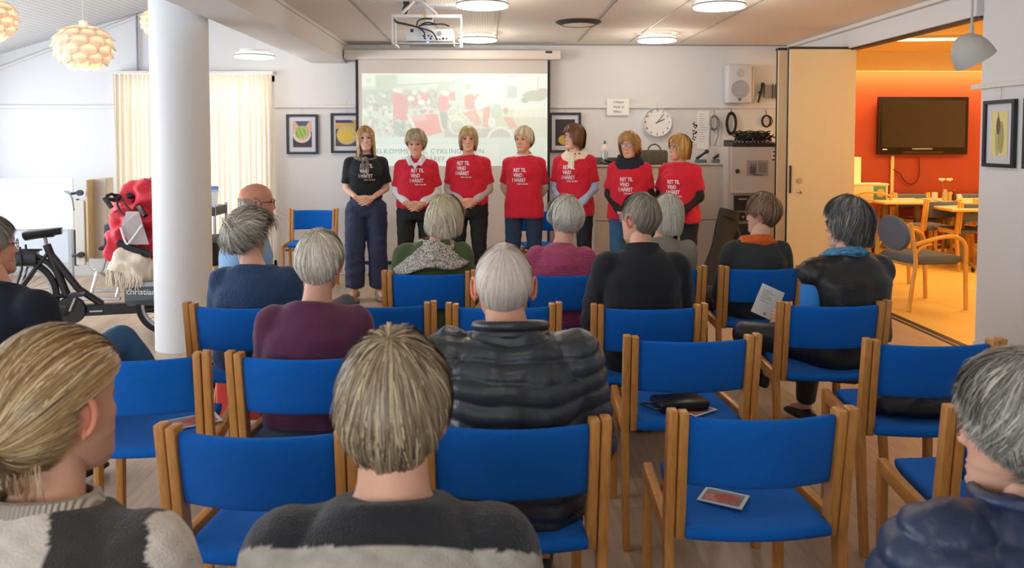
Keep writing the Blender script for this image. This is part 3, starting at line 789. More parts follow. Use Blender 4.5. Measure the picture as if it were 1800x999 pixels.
# clock
cx, cz = wxy(1155, 215, BW - .04); e = empty('wall_clock', (cx, BW - .045, cz), 0, 'round white wall clock with dark numerals reading about ten past one', 'clock')
rr = 25.5 / (FPX / BW); FM = Matrix.Rotation(PI / 2, 4, 'X')
MB().lathe([(rr - .012, .002), (rr - .01, .022), (rr - .004, .028), (rr, .018), (rr, -.045), (.001, -.045)], 64, M=FM).build('rim', mat('clock_rim', 'D6D6D6', .3), e)
MB().lathe([(.0005, .004), (rr - .010, .004)], 64, M=FM).build('dial', PAPER, e)
for i in range(1, 13):
    a = PI / 2 - i * PI / 6; s = .034; me = text_mesh(str(i), s, bold=.0008, align='CENTER')
    me.transform(Matrix.Translation(((rr - .030) * math.cos(a), -.006, (rr - .030) * math.sin(a) - s * .35)) @ FRONT); me.materials.clear(); me.materials.append(INK); link('numeral', me, e)
def hand(a, L_, w, name): 
    c_, s_ = math.cos(a), math.sin(a); m_ = MB(); m_.box(-.02, L_, -.001, .001, -w, w, 0, Matrix.Translation((0, -.012, 0)) @ Matrix.Rotation(-a, 4, 'Y')); m_.build(name, BLACK, e, smooth=False)
hand(R(52), rr * .72, .0028, 'minute_hand'); hand(R(24), rr * .52, .0036, 'hour_hand')
MB().tube([(0, 0, rr), (0, 0.02, rr + .06)], .002, 5).build('hanging_wire', GREYP, e)
# loudspeaker
x0, z1 = wxy(1280, 113, BW - .2); x1, z0 = wxy(1322, 181, BW - .2); cx, cz = (x0 + x1) / 2, (z0 + z1) / 2; w, h = (x1 - x0) / 2, (z1 - z0) / 2
e = empty('wall_loudspeaker', (cx, BW - .2, cz), 0, 'white loudspeaker mounted high on the wall right of the clock', 'loudspeaker')
SPK = mat('speaker_white', 'C9CACC', .45); MB().box(-w, w, 0, .17, -h, h, .015).build('cabinet', SPK, e)
disc(MB(), (0, -.001, -h * .28), w * .72, .006, 40).build('woofer', mat('speaker_cone', '9DA0AC', .6), e)
disc(MB(), (0, -.001, h * .55), w * .32, .006, 32).build('tweeter', mat('speaker_tweeter', 'B2B4BA', .5), e)
lb = MB()
for dx in (-.010, .008):
    for dz in (-.008, .008): lb.box(dx - .006, dx + .006, -.004, 0, -h * .82 + dz - .006, -h * .82 + dz + .006)
lb.build('badge', INK, e, smooth=False)
gl = MB()
for i in range(-4, 5): gl.box(i * .012 - .001, i * .012 + .001, -.009, -.006, -h * .28 - .06, -h * .28 + .06)
gl.build('grille', SPK, e, smooth=False)
MB().box(-.04, .04, .17, .2, -.05, .05, .004).build('bracket', DARKM, e, smooth=False)
MB().box(w + .005, w + .03, .02, .1, -h * .8, h * .9, .01).build('side_grip', SPK, e)
# microphone on a wall clip and small wall unit
x, z_ = wxy(1338, 160, BW - .06); e = empty('wall_microphone', (x, BW - .06, z_), R(0), 'black microphone clipped upright on the wall beside the loudspeaker', 'microphone')
MM = Matrix.Rotation(R(14), 4, 'Y'); MB().lathe([(.001, -.14), (.011, -.135), (.014, .03), (.018, .06), (.001, .065)], 16, M=MM).build('body', BLACK, e)
MB().ell(MM @ Vector((0, 0, .075)), .024).build('head', mat('mic_grille', '2C2C30', .5, bump=.6, bscale=600), e)
MB().box(-.01, .01, 0, .06, -.03, .0, .003).build('clip', BLACK, e, smooth=False)
x0, z1 = wxy(1342, 150); x1, z0 = wxy(1362, 172); e = empty('wall_receiver', ((x0 + x1) / 2, BW - .05, (z0 + z1) / 2), 0, 'small grey wireless receiver box with two black aerials on the wall', 'receiver')
w, h = (x1 - x0) / 2, (z1 - z0) / 2; MB().box(-w, w, 0, .05, -h, h, .004).build('box', mat('receiver_grey', '8E8C88', .5), e, smooth=False)
for dx in (w * .8, w * .3): MB().tube([(dx, -.01, -h * 1.3), (dx, -.01, h * 1.25)], .005, 6).build('aerial', BLACK, e)
# sheets by the cables
x0, z1 = wxy(1229, 196); x1, z0 = wxy(1245, 259)
o = MB()
x0, z1 = wxy(1226, 195); x1, z0 = wxy(1246, 262); e = empty('wall_instructions', ((x0 + x1) / 2, BW - .004, (z0 + z1) / 2), 0, 'white instruction sheet with printed lines taped beside the hanging cables', 'notice')
w, h = (x1 - x0) / 2, (z1 - z0) / 2; MB().box(-w, w, -.002, 0, -h, h).build('sheet', PAPER, e, smooth=False)
ln = MB(); rnd = random.Random(4)
for i in range(13): ln.box(-w * .7, -w * .7 + w * rnd.uniform(.5, 1.4), -.003, -.002, h * .82 - i * .026, h * .82 - i * .026 + .005)
ln.build('lettering', mat('grey_print', '9A9A9E', .8), e, smooth=False)
x0, z1 = wxy(1216, 215); x1, z0 = wxy(1225, 253); e = empty('wall_picture_sheet', ((x0 + x1) / 2, BW - .004, (z0 + z1) / 2), 0, 'narrow black and white picture sheet left of the instruction sheet', 'notice')
w, h = (x1 - x0) / 2, (z1 - z0) / 2; MB().box(-w, w, -.002, 0, -h, h).build('sheet', PAPER, e, smooth=False)
bl = MB()
for i in range(22):
    a, c = rnd.uniform(-w, w * .7), rnd.uniform(-h, h * .9); bl.box(a, a + w * .5, -.003, -.002, c, c + h * .14)
bl.build('print', INK, e, smooth=False)
# hanging coils of cable
def coil(px, py, rx, ry, n, r, lab, m, tail=None, seed=0):
    p = at_y(px, py, BW - .05); e = empty('cable_coil', p, 0, lab, 'cable', 'coils of cable hanging from the rail'); rnd = random.Random(seed); mb = MB()
    k = BW / FPX
    for i in range(n):
        a = rx * k * rnd.uniform(.75, 1.05); b = ry * k * rnd.uniform(.85, 1.05); dy = rnd.uniform(-.02, .02); ox_ = rnd.uniform(-.01, .01)
        mb.tube([(ox_ + a * math.cos(t * PI / 12), dy, b * math.sin(t * PI / 12)) for t in range(25)], r, 6)
    if tail:
        for tl in tail: mb.tube(spline([at_y(x, y, BW - .05) - p for x, y in tl], 8), r, 6)
    mb.tube([(0, 0, ry * k), (0, .03, ry * k + .06)], .004, 6)
    mb.build('coil', m, e)
GC = mat('grey_cable', '77726E', .5)
coil(1256, 216, 8, 13, 4, .006, 'grey cable coil hanging beside the instruction sheet', GC, [[(1250, 222), (1248, 245), (1250, 262)], [(1261, 222), (1262, 240), (1253, 262)]], 1)
coil(1286, 217, 9, 19, 9, .007, 'thick black cable coil hanging behind the mixer', BLACK, None, 2)
coil(1347, 213, 9, 11, 3, .006, 'small black cable coil hanging near the corner', BLACK, None, 3)

# ------------------------------------------------------------------ cabinets along the back wall
CABW = mat('cabinet_white', 'BDB6AE', .5); CABD = mat('cabinet_door_grey', 'A9A29B', .5)
yf = 8.55
def cabinet(px0, px1, pytop, lab, knobx, y=yf, name='low_cabinet'):
    a, b = at_y(px0, pytop, y), at_y(px1, pytop, y); ht = a.z; w = b.x - a.x
    e = empty(name, ((a.x + b.x) / 2, y, 0), 0, lab, 'cabinet', 'low grey cabinets under the clock')
    MB().box(-w / 2, w / 2, .02, BACK - y - .02, .06, ht - .02, .003).build('body', CABW, e, smooth=False)
    MB().box(-w / 2 - .003, w / 2 + .003, -.01, BACK - y - .01, ht - .025, ht, .004).build('top', mat('cabinet_top', 'B4AFA6', .45), e, smooth=False)
    hb = ht * .52
    for i, (z0, z1) in enumerate(((.08, hb - .006), (hb + .002, ht - .03))):
        d = MB().box(-w / 2 + .004, w / 2 - .004, 0, .02, z0, z1, .003).build('door', CABW, e, smooth=False)
        MB().lathe([(.001, .01), (.014, .01), (.014, 0), (.001, 0)], 16, M=Matrix.Translation((knobx * w, 0, z1 - .07)) @ FM).build('lock', CHROME, d)
    MB().box(-w / 2 + .02, w / 2 - .02, .05, .4, 0, .06).build('plinth', DARKM, e, smooth=False)
    return e, ht
_, HT = cabinet(1045, 1165, 290, 'low grey cabinet under the spray bottle, behind the woman with the snood', .0)
cabinet(1167, 1281, 287, 'low grey cabinet under the microphones, behind the blonde woman in profile', -.08)
# equipment cabinet
y = 8.35; a, b = at_y(1281, 258, y), at_y(1366, 258, y); w = b.x - a.x; ht = a.z
e = empty('equipment_cabinet', ((a.x + b.x) / 2, y, 0), 0, 'tall grey equipment cabinet with amplifier rack beside the folding partition', 'cabinet'); ECX = e.location.x
MB().box(-w / 2, w / 2, .03, BACK - y - .02, .0, ht, .004).build('body', CABW, e, smooth=False)
zz = at_y(1300, 340, y).z
dr = MB().box(-w / 2 + .03, w / 2, 0, .03, zz, ht - .004, .004).build('door', mat('cabinet_door', 'B6B4B2', .45), e, smooth=False)
p = at_y(1296, 301, y); disc(MB(), (p.x - ECX, -.002, p.z), .022, .012).build('lock', DARKM, dr)
a, b = at_y(1313, 282, y), at_y(1350, 309, y)
MB().box(a.x - ECX, b.x - ECX, -.004, 0, b.z, a.z).build('poster', mat('poster_grey', '8F8D8B', .6), dr, smooth=False)
pm = MB(); aw, ah = b.x - a.x, a.z - b.z
for i in range(6): pm.box(a.x - ECX + aw * (.14 + .05 * i), a.x - ECX + aw * (.17 + .05 * i), -.006, -.004, b.z + ah * .12, b.z + ah * (.6 + .2 * (i % 2)))
for i in range(6): pm.box(a.x - ECX + aw * .55, b.x - ECX - aw * .08, -.006, -.004, a.z - ah * (.22 + .11 * i), a.z - ah * (.19 + .11 * i))
pm.box(a.x - ECX + aw * .3, a.x - ECX + aw * .75, -.006, -.004, b.z + .004, b.z + .012)
pm.build('poster_print', INK, dr, smooth=False)
a, b = at_y(1357, 264, y), at_y(1364, 285, y); sm_ = MB()
for i in range(3): sm_.box(a.x - ECX, b.x - ECX, -.003, 0, a.z - (i + 1) * .042 + .006, a.z - i * .042)
sm_.build('sticker', PAPER, dr, smooth=False)
sm_ = MB()
for i in range(3): sm_.box(a.x - ECX + .008 * (i != 2), b.x - ECX - .012 * (i != 2), -.005, -.003, a.z - (i + 1) * .042 + .014, a.z - i * .042 - .008)
sm_.build('sticker_print', INK, dr, smooth=False)
put_text('ALARM', 1322, 266, 2.4, y, mat('grey_print', '9A9A9E', .8), dr, e.location, dy=-.003)
a, b = at_y(1291, 344, y), at_y(1352, 370, y)
rk = MB().box(a.x - ECX, b.x - ECX, -.01, .03, b.z, a.z, .004).build('amplifier', BLACK, e, smooth=False)
MB().box(a.x - ECX + .04, b.x - ECX - .04, -.016, -.01, a.z - .045, a.z - .03, .003).build('display', GREYP, rk, smooth=False)
a, b = at_y(1291, 374, y), at_y(1352, 388, y); rk = MB().box(a.x - ECX, b.x - ECX, -.01, .03, b.z, a.z, .004).build('mixer_unit', BLACK, e, smooth=False)
kb = MB()
for i in range(6): disc(kb, (a.x - ECX + .035 + i * .052, -.012, (a.z + b.z) / 2), .013, .016, 12)
kb.build('knob', GREYP, rk)
a, b = at_y(1293, 394, y), at_y(1352, 436, y); MB().box(a.x - ECX, b.x - ECX, -.006, .03, b.z, a.z, .004).build('glass_door', mat('smoked_glass', '2B2D36', .12), e, smooth=False)
# mixer with a heap of cables on top
p = at_y(1322, 250, y + .12)
e = empty('mixing_desk', (p.x, y + .15, ht), 0, 'flat black mixing desk lying on the equipment cabinet', 'mixer')
MB().prism([(-.14, 0), (.20, 0), (.20, .07), (-.14, .035)], -.24, .24, .004).build('body', BLACK, e, smooth=False)
kb = MB(); 
for i in range(10):
    for j in range(3): kb.lathe([(.001, .012), (.007, .012), (.007, 0)], 8, (-.2 + i * .042, -.08 + j * .07, .043 + j * .014))
kb.build('knob', GREYP, e)
rnd = random.Random(8); mb = MB()
for i in range(16):
    x_ = rnd.uniform(-.22, .12); pts = [(x_ + t * rnd.uniform(.02, .05) - .04, rnd.uniform(-.05, .12), rnd.uniform(.05, .155)) for t in range(6)]
    mb.tube(spline(pts, 6), .008, 6)
for i in range(5):
    mb.tube([(rnd.uniform(-.02, .02) + rnd.uniform(.1, .2) * math.cos(t * PI / 10), rnd.uniform(0, .02) + .06 * math.sin(t * PI / 10), .075 + .02 * i + .012 * math.sin(t)) for t in range(21)], .007, 6)
o = mb.build('cable_heap', BLACK, None); o.location = (p.x, y + .15, ht); tag(o, 'tangled heap of black cables on top of the mixing desk', 'cable')
# spray bottle, microphones and bags on the low cabinets
x = at_y(1063, 280, 8.7).x; e = empty('spray_bottle', (x, 8.7, HT), 0, 'white spray bottle with a green top on the low cabinet', 'bottle')
MB().lathe([(.001, 0), (.035, 0), (.036, .01), (.036, .13), (.034, .145)], 24).build('label', mat('bottle_blue', 'A8BCC6', .3, metal=.3), e)
MB().lathe([(.034, .145), (.036, .15), (.034, .19), (.018, .215), (.014, .225), (.001, .225)], 24).build('bottle', mat('bottle_white', 'E6D9D4', .4), e)
MB().lathe([(.015, .222), (.016, .245), (.008, .262), (.001, .263)], 16).build('cap', mat('cap_green', '2C8A5A', .4), e)
def mic_stand(px, lab, s=1, dark=True):
    p = at_y(px, 278, 8.72); e = empty('desk_microphone', (p.x, 8.72, HT), 0, lab, 'microphone', 'microphones on the low cabinets')
    MB().box(-.055 * s, .055 * s, -.05, .05, 0, .055 * s, .012).build('charging_base', mat('mic_base', '5E666C', .4), e)
    MB().tube([(-.05, 0, .06 * s), (.05 * s, 0, .13 * s)], [.016, .013], 10).build('body', BLACK, e)
    MB().ell((.065 * s, 0, .14 * s), .024 * s).build('head', mat('mic_grille'), e)
mic_stand(1232, 'black microphone lying in its charger at the back of the low cabinet')
mic_stand(1262, 'black microphone in a grey charger next to the equipment cabinet', 1.05)
p = at_y(1078, 282, 8.68); e = empty('desk_telephone', (p.x, 8.66, HT), 0, 'black handset lying on its base beside the spray bottle', 'telephone')
MB().box(-.12, .06, -.05, .05, 0, .02, .006).build('base', BLACK, e, smooth=False)
MB().tube(spline([(-.1, 0, .05), (-.03, 0, .035), (.02, 0, .045), (.06, 0, .08)], 6), .014, 10).build('handset', BLACK, e); MB().ell((.065, 0, .085), .026).build('earpiece', BLACK, e)
BAG = mat('brown_grey_cloth', '57504A', .85, noise=.2, nscale=20)
p = at_y(1150, 290, 8.66); e = empty('tote_bag', (p.x, 8.66, HT), 0, 'dark brown bag standing on the cabinet behind the two women on the right', 'bag')
m_ = MB().box(-.16, .14, -.07, .07, 0, .16, .03); m_.build('body', BAG, e); MB().tube(arc((0, 0, .15), .07, 0, PI, 10), .008, 6).build('handle', BAG, e)
p = at_y(1046, 283, 8.7); e = empty('cloth_case', (p.x + .02, 8.72, HT), 0, 'flat dark brown case lying behind the black handset', 'case')
MB().box(-.06, .26, -.05, .09, 0, .075, .02).build('body', BAG, e); MB().box(.05, .1, -.056, -.048, .03, .05, .003).build('clasp', CHROME, e, smooth=False)
# white and black bag hanging in front of the cabinet between the two right-hand women
p = at_y(1157, 330, 8.5); e = empty('hanging_bag', (p.x, 8.47, p.z - .1), 0, 'black and white bag standing against the cabinet behind the two women on the right', 'bag')
MB().box(-.09, .09, -.05, .05, -.13, .05, .02).build('body', BLACK, e); MB().box(-.085, .085, -.052, .052, .06, .17, .02).build('white_top', PAPER, e)
MB().box(-.08, .08, -.045, .045, -p.z + .1, -.13, .02).build('lower_body', BLACK, e)
# long black instrument bag leaning against the cabinet
a, b = at_y(1290, 372, 7.95), at_z(1255, 505, 0.0); y0 = 7.75
A = Vector((at_y(1283, 372, 8.2).x, 8.2, at_y(1283, 372, 8.2).z)); B = Vector((at_y(1250, 470, 7.9).x, 7.9, .0))
e = empty('leaning_stand_bag', B, 0, 'long black carrying bag leaning upright against the equipment cabinet', 'bag')
d = (A - B); D = d.normalized(); u = Vector((D.z, 0, -D.x)); u.normalize(); n_ = D.cross(u); rings = []
for i in range(15):
    t = i / 14; c = d * t; ww = .14 - .045 * t + .012 * math.sin(t * 9); dd = .055 - .01 * t
    if i in (0, 14): ww *= .85; dd *= .6
    rings.append([c + u * ww * math.copysign(abs(math.cos(k * PI / 8)) ** .5, math.cos(k * PI / 8)) + n_ * dd * math.copysign(abs(math.sin(k * PI / 8)) ** .7, math.sin(k * PI / 8)) for k in range(16)])
MB().loft(rings).build('body', mat('bag_black', '1C1C20', .6, noise=.3, nscale=30, bump=.3, bscale=30), e)
M_ = Matrix.Translation(d) ; MB().loft([[d * (.9 + .02 * i) + u * .115 * math.cos(k * PI / 8) + n_ * .06 * math.sin(k * PI / 8) for k in range(16)] for i in range(6)]).build('flap', mat('bag_flap', '15151A', .5), e)
MB().tube(spline([d * .86 + u * .1, d * .6 + u * .19 + n_ * -.05, d * .3 + u * .17, d * .1 + u * .12], 8), .012, 6).build('strap', BLACK, e)
MB().box(-.02, .02, -.001, .001, -.012, .012, 0, Matrix.Translation(d * .5 - n_ * -.0 + Vector((.02, -.062, 0)))).build('emblem', PAPER, e, smooth=False)
# ------------------------------------------------------------------ stacking chairs
SEATCLOTH = BLUE
def taper(v): return Vector((v[0] - math.copysign(.032, v[0]) * max(0, v[1]) / .47 * min(1, abs(v[0]) / .2), v[1], v[2]))
def warp_mb(mb): mb.v = [tuple(taper(p)) for p in mb.v]; return mb
def pad_rings(xs, sec, fn, n=18):
    """padded slab: rounded-rectangle section (half sizes) swept along x, placed by fn(x,a,b)"""
    rings = []
    for x in xs:
        hx = 1.0
        ring = []
        for k in range(n):
            t = 2 * PI * k / n; ca, sa = math.cos(t), math.sin(t)
            ring.append(fn(x, math.copysign(abs(ca) ** .35, ca) * sec[0], math.copysign(abs(sa) ** .6, sa) * sec[1]))
        rings.append(ring)
    return rings
def make_chair(wood, cloth, name='stacking_chair'):
    t = empty(name)
    for s in (-1, 1):
        o0, o1 = sorted((s * .262, s * .234)); i0, i1 = sorted((s * .231, s * .204))
        # boomerang rear leg running up to the top
        poly = [(.002, .812), (.042, .812), (.072, .60), (.098, .44), (.080, .30), (.030, .0), (-.008, .0), (.030, .28), (.048, .43), (.030, .60)]
        warp_mb(MB().prism(poly, o0, o1, .005)).build('leg', wood, t, angle=35)
        poly = [(.000, .806), (.046, .806), (.074, .60), (.088, .49), (.084, .435), (.05, .435), (.042, .49), (.028, .60)]
        warp_mb(MB().prism(poly, i0, i1, .005)).build('upright', wood, t, angle=35)
        poly = [(.085, .425), (.43, .435), (.462, .455), (.470, .480), (.455, .488), (.42, .482), (.085, .475)]
        warp_mb(MB().prism(poly, o0, o1, .004)).build('side_rail', wood, t, angle=35)
        poly = [(.432, .43), (.466, .43), (.475, .445), (.472, .486), (.458, .0), (.428, .0)]
        poly = [(.428, .0), (.458, .0), (.474, .46), (.474, .473), (.436, .45)]
        warp_mb(MB().prism(poly, o0, o1, .004)).build('leg', wood, t, angle=35)
    xs = [-.205, -.20, -.18, -.14, -.09, -.045, 0, .045, .09, .14, .18, .20, .205]
    def back(x, a, b):
        e = 1 - (x / .205) ** 2; k = .75 if abs(x) > .204 else 1
        z = .690 + a * (1 if k == 1 else .97); y = .006 + (.81 - z) * .16 - .042 * e + b * k
        return Vector((x, y + .018, z))
    warp_mb(MB().loft(pad_rings(xs, (.100, .017), back))).build('backrest', cloth, t, angle=55)
    def seat(x, a, b):
        e = 1 - (x / .205) ** 2; k = .8 if abs(x) > .204 else 1
        y = .245 + a * (1.0 + (.11 * e if a < 0 else .06 * e)); z = .460 + b * k - .010 * e * (1 - (a / .23) ** 2) + .012 * max(0, a) / .23
        return Vector((x, y, z))
    warp_mb(MB().loft(pad_rings(xs, (.218, .024), seat))).build('seat', cloth, t, angle=55)
    warp_mb(MB().box(-.23, .23, .40, .43, .41, .436, .004)).build('seat_frame', wood, t, smooth=False)
    return t
proto = make_chair(WOOD, BLUE); protoused = [False]
CH = {}
def chair(key, px, py, lab, yaw=0, group='blue stacking chairs', face=0, pos=None):
    """px,py: middle between the two post tops in the photograph; yaw degrees anticlockwise"""
    p = pos or at_z(px, py, .812)
    if protoused[0]: c = copy_tree(proto)
    else: c = proto; protoused[0] = True
    c.location = (p.x, p.y, 0); c.rotation_euler = (0, 0, R(yaw)); tag(c, lab, 'chair', group); CH[key] = (Vector((p.x, p.y, 0)), R(yaw))
chair('A1', 445, 752, 'empty blue chair beside the woman in the black and white jumper, in front of her', -4)
chair('A2', 901, 738, 'blue chair on which the man in the grey quilted jacket sits', 0)
chair('A3', 1345, 722, 'empty blue chair at the front right with a flyer under its backrest', 1)
chair('A4', 1835, 716, 'blue chair cut by the right edge, before the person in the navy quilted jacket', -1)
chair('B1', 228, 622, 'empty blue chair behind the ponytail, with a flyer on its seat', 3)
chair('B2', 527, 620, 'blue chair on which the person in the purple jumper sits', -2)
chair('B3', 1220, 590, 'empty blue chair with a black pouch and a card on its seat', 1)
chair('B4', 1648, 597, 'empty blue chair with a black jacket lying on its seat', -1)
chair('C1', 420, 533, 'blue chair on which the person in the navy knitted jumper sits', -4)
chair('C2', 665, 531, 'empty blue chair between the purple jumper and the man in the grey quilted jacket', 0)
chair('C3', 886, 533, 'empty blue chair directly in front of the white-haired man in the grey quilted jacket', 0)
chair('C4', 1143, 535, 'blue chair on which the man in the black ribbed jumper sits', 0)
chair('C5', 1470, 530, 'blue chair on which the person in the black leather waistcoat sits', 1)
chair('D1', 753, 476, 'blue chair on which the woman with the patterned shawl sits', 0)
chair('D2', 992, 478, 'blue chair on which the person in the pink jumper sits', 0)
chair('D3', 1165, 468, 'blue chair of the white-haired woman hidden behind the man in the black jumper', 0)
chair('D4', 1344, 467, 'blue chair on which the person with the orange scarf sits', 2)
chair('E1', 0, 0, 'blue chair under the bald man in the light blue shirt', -62, pos=Vector((-1.47, 4.36, 0)))
chair('L1', 0, 0, 'blue chair under the man in the navy jumper at the left edge', -18, pos=Vector((-1.93, 2.86, 0)))
chair('F1', 552, 366, 'empty blue chair by the rear wall, facing the audience, left of the woman in black', 180)
chair('F2', 948, 368, 'blue chair standing behind the presenters, almost hidden', 184)
# the three near visitors' own chairs
chair('N1', 0, 0, 'blue chair of the person with the short blond hair, below the picture', 0, pos=Vector((-.147, .97, 0)))
chair('N0', 0, 0, 'blue chair of the woman in the black and white jumper, below the picture', -6, pos=Vector((-.71, 1.01, 0)))
chair('N3', 0, 0, 'blue chair of the person in the navy quilted jacket, below the picture', 8, pos=Vector((.925, 1.02, 0)))

# ---- flyers, pouch, jacket on the seats
def on_chair(key, lx, ly, z, rz=0):
    o, a = CH[key]; c, s = math.cos(a), math.sin(a)
    return (o.x + lx * c - ly * s, o.y + lx * s + ly * c, z), a + rz
def fn_fly(u, v):
    if u < .06 or u > .94 or v < .07 or v > .93: return 'D9D9DC'
    if E(u, v, .6, .5, .3, .28): return 'B5483C'
    if E(u, v, .3, .4, .22, .25): return 'C77A6A'
    if v > .7: return '7D8A96'
    return '8C7B72' if (u * 9 + v * 7) % 2 < 1 else '6E6A70'
def flyer(key, lx, ly, z, rz, lab, w=.148, h=.105, fn=fn_fly):
    p, a = on_chair(key, lx, ly, z, rz); e = empty('flyer', p, a, lab, 'flyer', 'flyers left on the chairs')
    MB().box(-w / 2, w / 2, -h / 2, h / 2, 0, .0012).build('card', PAPER, e, smooth=False)
    g = paint(e, w * .98, h * .98, fn, 'picture', 40); g.rotation_euler = (-PI / 2, 0, 0); g.location = (0, 0, .0022)
flyer('B1', .125, .25, .486, R(30), 'picture flyer lying on the empty blue seat beside the ponytail', .19, .12)
flyer('A3', -.05, .19, .486, R(-32), 'flyer showing from under the backrest of the empty front right chair', .13, .10)
flyer('B3', .05, .13, .486, R(35), 'white-edged card under the black pouch on the empty chair', .13, .1)
p, a = on_chair('B3', -.01, .17, .486, R(8)); e = empty('black_pouch', p, a, 'small black leather pouch on the seat of the empty chair', 'pouch')
LEA = mat('black_leather', '17171A', .35, bump=.25, bscale=60)
MB().box(-.10, .10, -.07, .07, 0, .035, .014).build('body', LEA, e); MB().box(-.101, .101, -.073, .0, .012, .040, .01).build('flap', LEA, e)
mb = MB(); mb.tube(spline([(-.1, 0, .02), (-.15, .03, .012), (-.12, -.05, .015), (-.08, -.07, .02)], 6), .004, 6); mb.build('strap', LEA, e)
def cloth_heap(name, loc, rz, size, m, seed, amp=.03, lab=None, cat=None, z=0):
    """crumpled garment: flattened blob with deep folds"""
    mb = MB(); mb.ell((0, 0, size[2] * .55), (size[0], size[1], size[2] * .62), n=24, m=14)
    mb.ell((size[0] * .4, -size[1] * .2, size[2] * .4), (size[0] * .6, size[1] * .6, size[2] * .5), n=20, m=10)
    mb.ell((-size[0] * .55, size[1] * .1, size[2] * .35), (size[0] * .5, size[1] * .7, size[2] * .4), n=20, m=10)
    me = remesh(mb, .008, 3); P = verts(me); N = norms(me)
    f = 1 - abs(wav(P * [1, 2.2, 1.6], 22, seed)) * 1.6; g = wav(P, 55, seed + 3)
    P = P + N * (amp * f * .5 + .004 * g)[:, None]; P[:, 2] = np.maximum(P[:, 2], .001); setv(me, P)
    me.materials.append(m); me.polygons.foreach_set('use_smooth', [True] * len(me.polygons))
    o = link(name, me, None, loc); o.rotation_euler = (0, 0, rz)
    if lab: tag(o, lab, cat)
    return o
p, a = on_chair('B4', .0, .17, .486); cloth_heap('folded_jacket', p, a, (.19, .10, .07), mat('black_jacket', '15161A', .7, bump=.3, bscale=80), 2, lab='crumpled black jacket lying on the seat of the empty chair on the right', cat='jacket')
p, a = on_chair('B2', .0, .05, .486, 0); e = empty('seat_cushion', p, a, 'round dark blue seat pad on the chair of the person in purple', 'cushion')
MB().lathe([(.001, 0), (.17, 0), (.18, .012), (.165, .024), (.001, .026)], 40).build('pad', mat('dark_blue_pad', '1C3550', .8), e)
p = at_z(385, 672, .02); cloth_heap('shoulder_bag', (p.x, p.y, 0), R(20), (.17, .09, .16), mat('plum_cloth', '3A2226', .8, noise=.3, nscale=20), 5, .02, 'dark plum cloth bag standing on the floor under the chair of the navy jumper', 'bag')
p = at_z(1145, 760, .0); cloth_heap('dark_rucksack', (p.x + .0, p.y + .1, 0), R(0), (.16, .12, .2), mat('charcoal_cloth', '26282E', .8, noise=.3, nscale=20), 3, .02, 'charcoal bag on the floor in front of the empty chair with the pouch', 'bag')
p, a = on_chair('E1', .10, .14, .486)
e = empty('red_tote', (-1.33, 4.3, 0), R(10), 'coral red cloth bag between the navy jumper and the white-haired person in purple', 'bag')
RED2 = mat('coral_cloth', 'E2504A', .8, bump=.2, bscale=300)
MB().box(-.15, .15, -.05, .05, .30, .62, .03).build('body', RED2, e); MB().tube(arc((0, 0, .60), .07, 0, PI, 12), .008, 6).build('handle', RED2, e)
MB().box(-.14, .14, -.04, .04, .02, .30, .02).build('lower_body', RED2, e)
# floor cable by the chairs
o = MB().tube([at_z(x, y, .004) for x, y in ((1382, 668), (1400, 670), (1415, 672), (1430, 668), (1436, 662))], .004, 6).build('floor_cable', BLACK); tag(o, 'thin black cable on the floor beneath the chair of the leather waistcoat', 'cable')

# ------------------------------------------------------------------ side room furniture
BIRCH = mat('birch_wood', 'D9A24E', .4, noise=.15, nscale=12, stretch=(6, 1, 1), coat=.2)
SLATE = mat('slate_upholstery', '5A6478', .8, bump=.3, bscale=700)
TTOP = mat('table_top_light', 'E2CDA0', .35)
def side_chair(px, py, yaw, lab, z=.80, y=None):
    p = at_y(px, py, y) if y else at_z(px, py, z)
    if p.y > 10.78: p = at_y(px, py, 10.78)
    c = copy_tree(side_proto) if side_chair.used else side_proto; side_chair.used = True
    c.location = (p.x, p.y, 0); c.rotation_euler = (0, 0, R(yaw)); tag(c, lab, 'chair', 'slate blue chairs in the side room')
side_chair.used = False
side_proto = make_chair(BIRCH, SLATE, 'dining_chair')
def ttable(name, cx, cy, w, d, rz, lab):
    e = empty(name, (cx, cy, 0), rz, lab, 'table', 'light folding tables in the side room')
    MB().box(-w / 2, w / 2, -d / 2, d / 2, .715, .74, .008).build('tabletop', TTOP, e, smooth=False)
    MB().box(-w / 2 - .004, w / 2 + .004, -d / 2 - .004, d / 2 + .004, .705, .722, .006).build('edging', BIRCH, e, smooth=False)
    for s in (-1, 1):
        x = s * (w / 2 - min(.28, w * .22))
        MB().box(x - .03, x + .03, -.035, .035, .10, .70, .006).build('leg', mat('leg_taupe', '8F7F74', .4, metal=.2), e, smooth=False)
        MB().tube(spline([(x, -d * .42, .07), (x, -d * .15, .11), (x, 0, .15), (x, d * .15, .11), (x, d * .42, .07)], 5), .020, 8).build('foot', mat('leg_taupe'), e)
        MB().box(x - .02, x + .02, -d * .35, d * .35, .68, .705, .003).build('bracket', DARKM, e, smooth=False)
        for q in (-1, 1): MB().lathe([(.001, -.012), (.022, -.012), (.028, -.006), (.028, .006), (.022, .012), (.001, .012)], 16, M=Matrix.Translation((x, q * d * .42, .03)) @ Matrix.Rotation(PI / 2, 4, 'Y')).build('castor', BLACK, e)
    return e
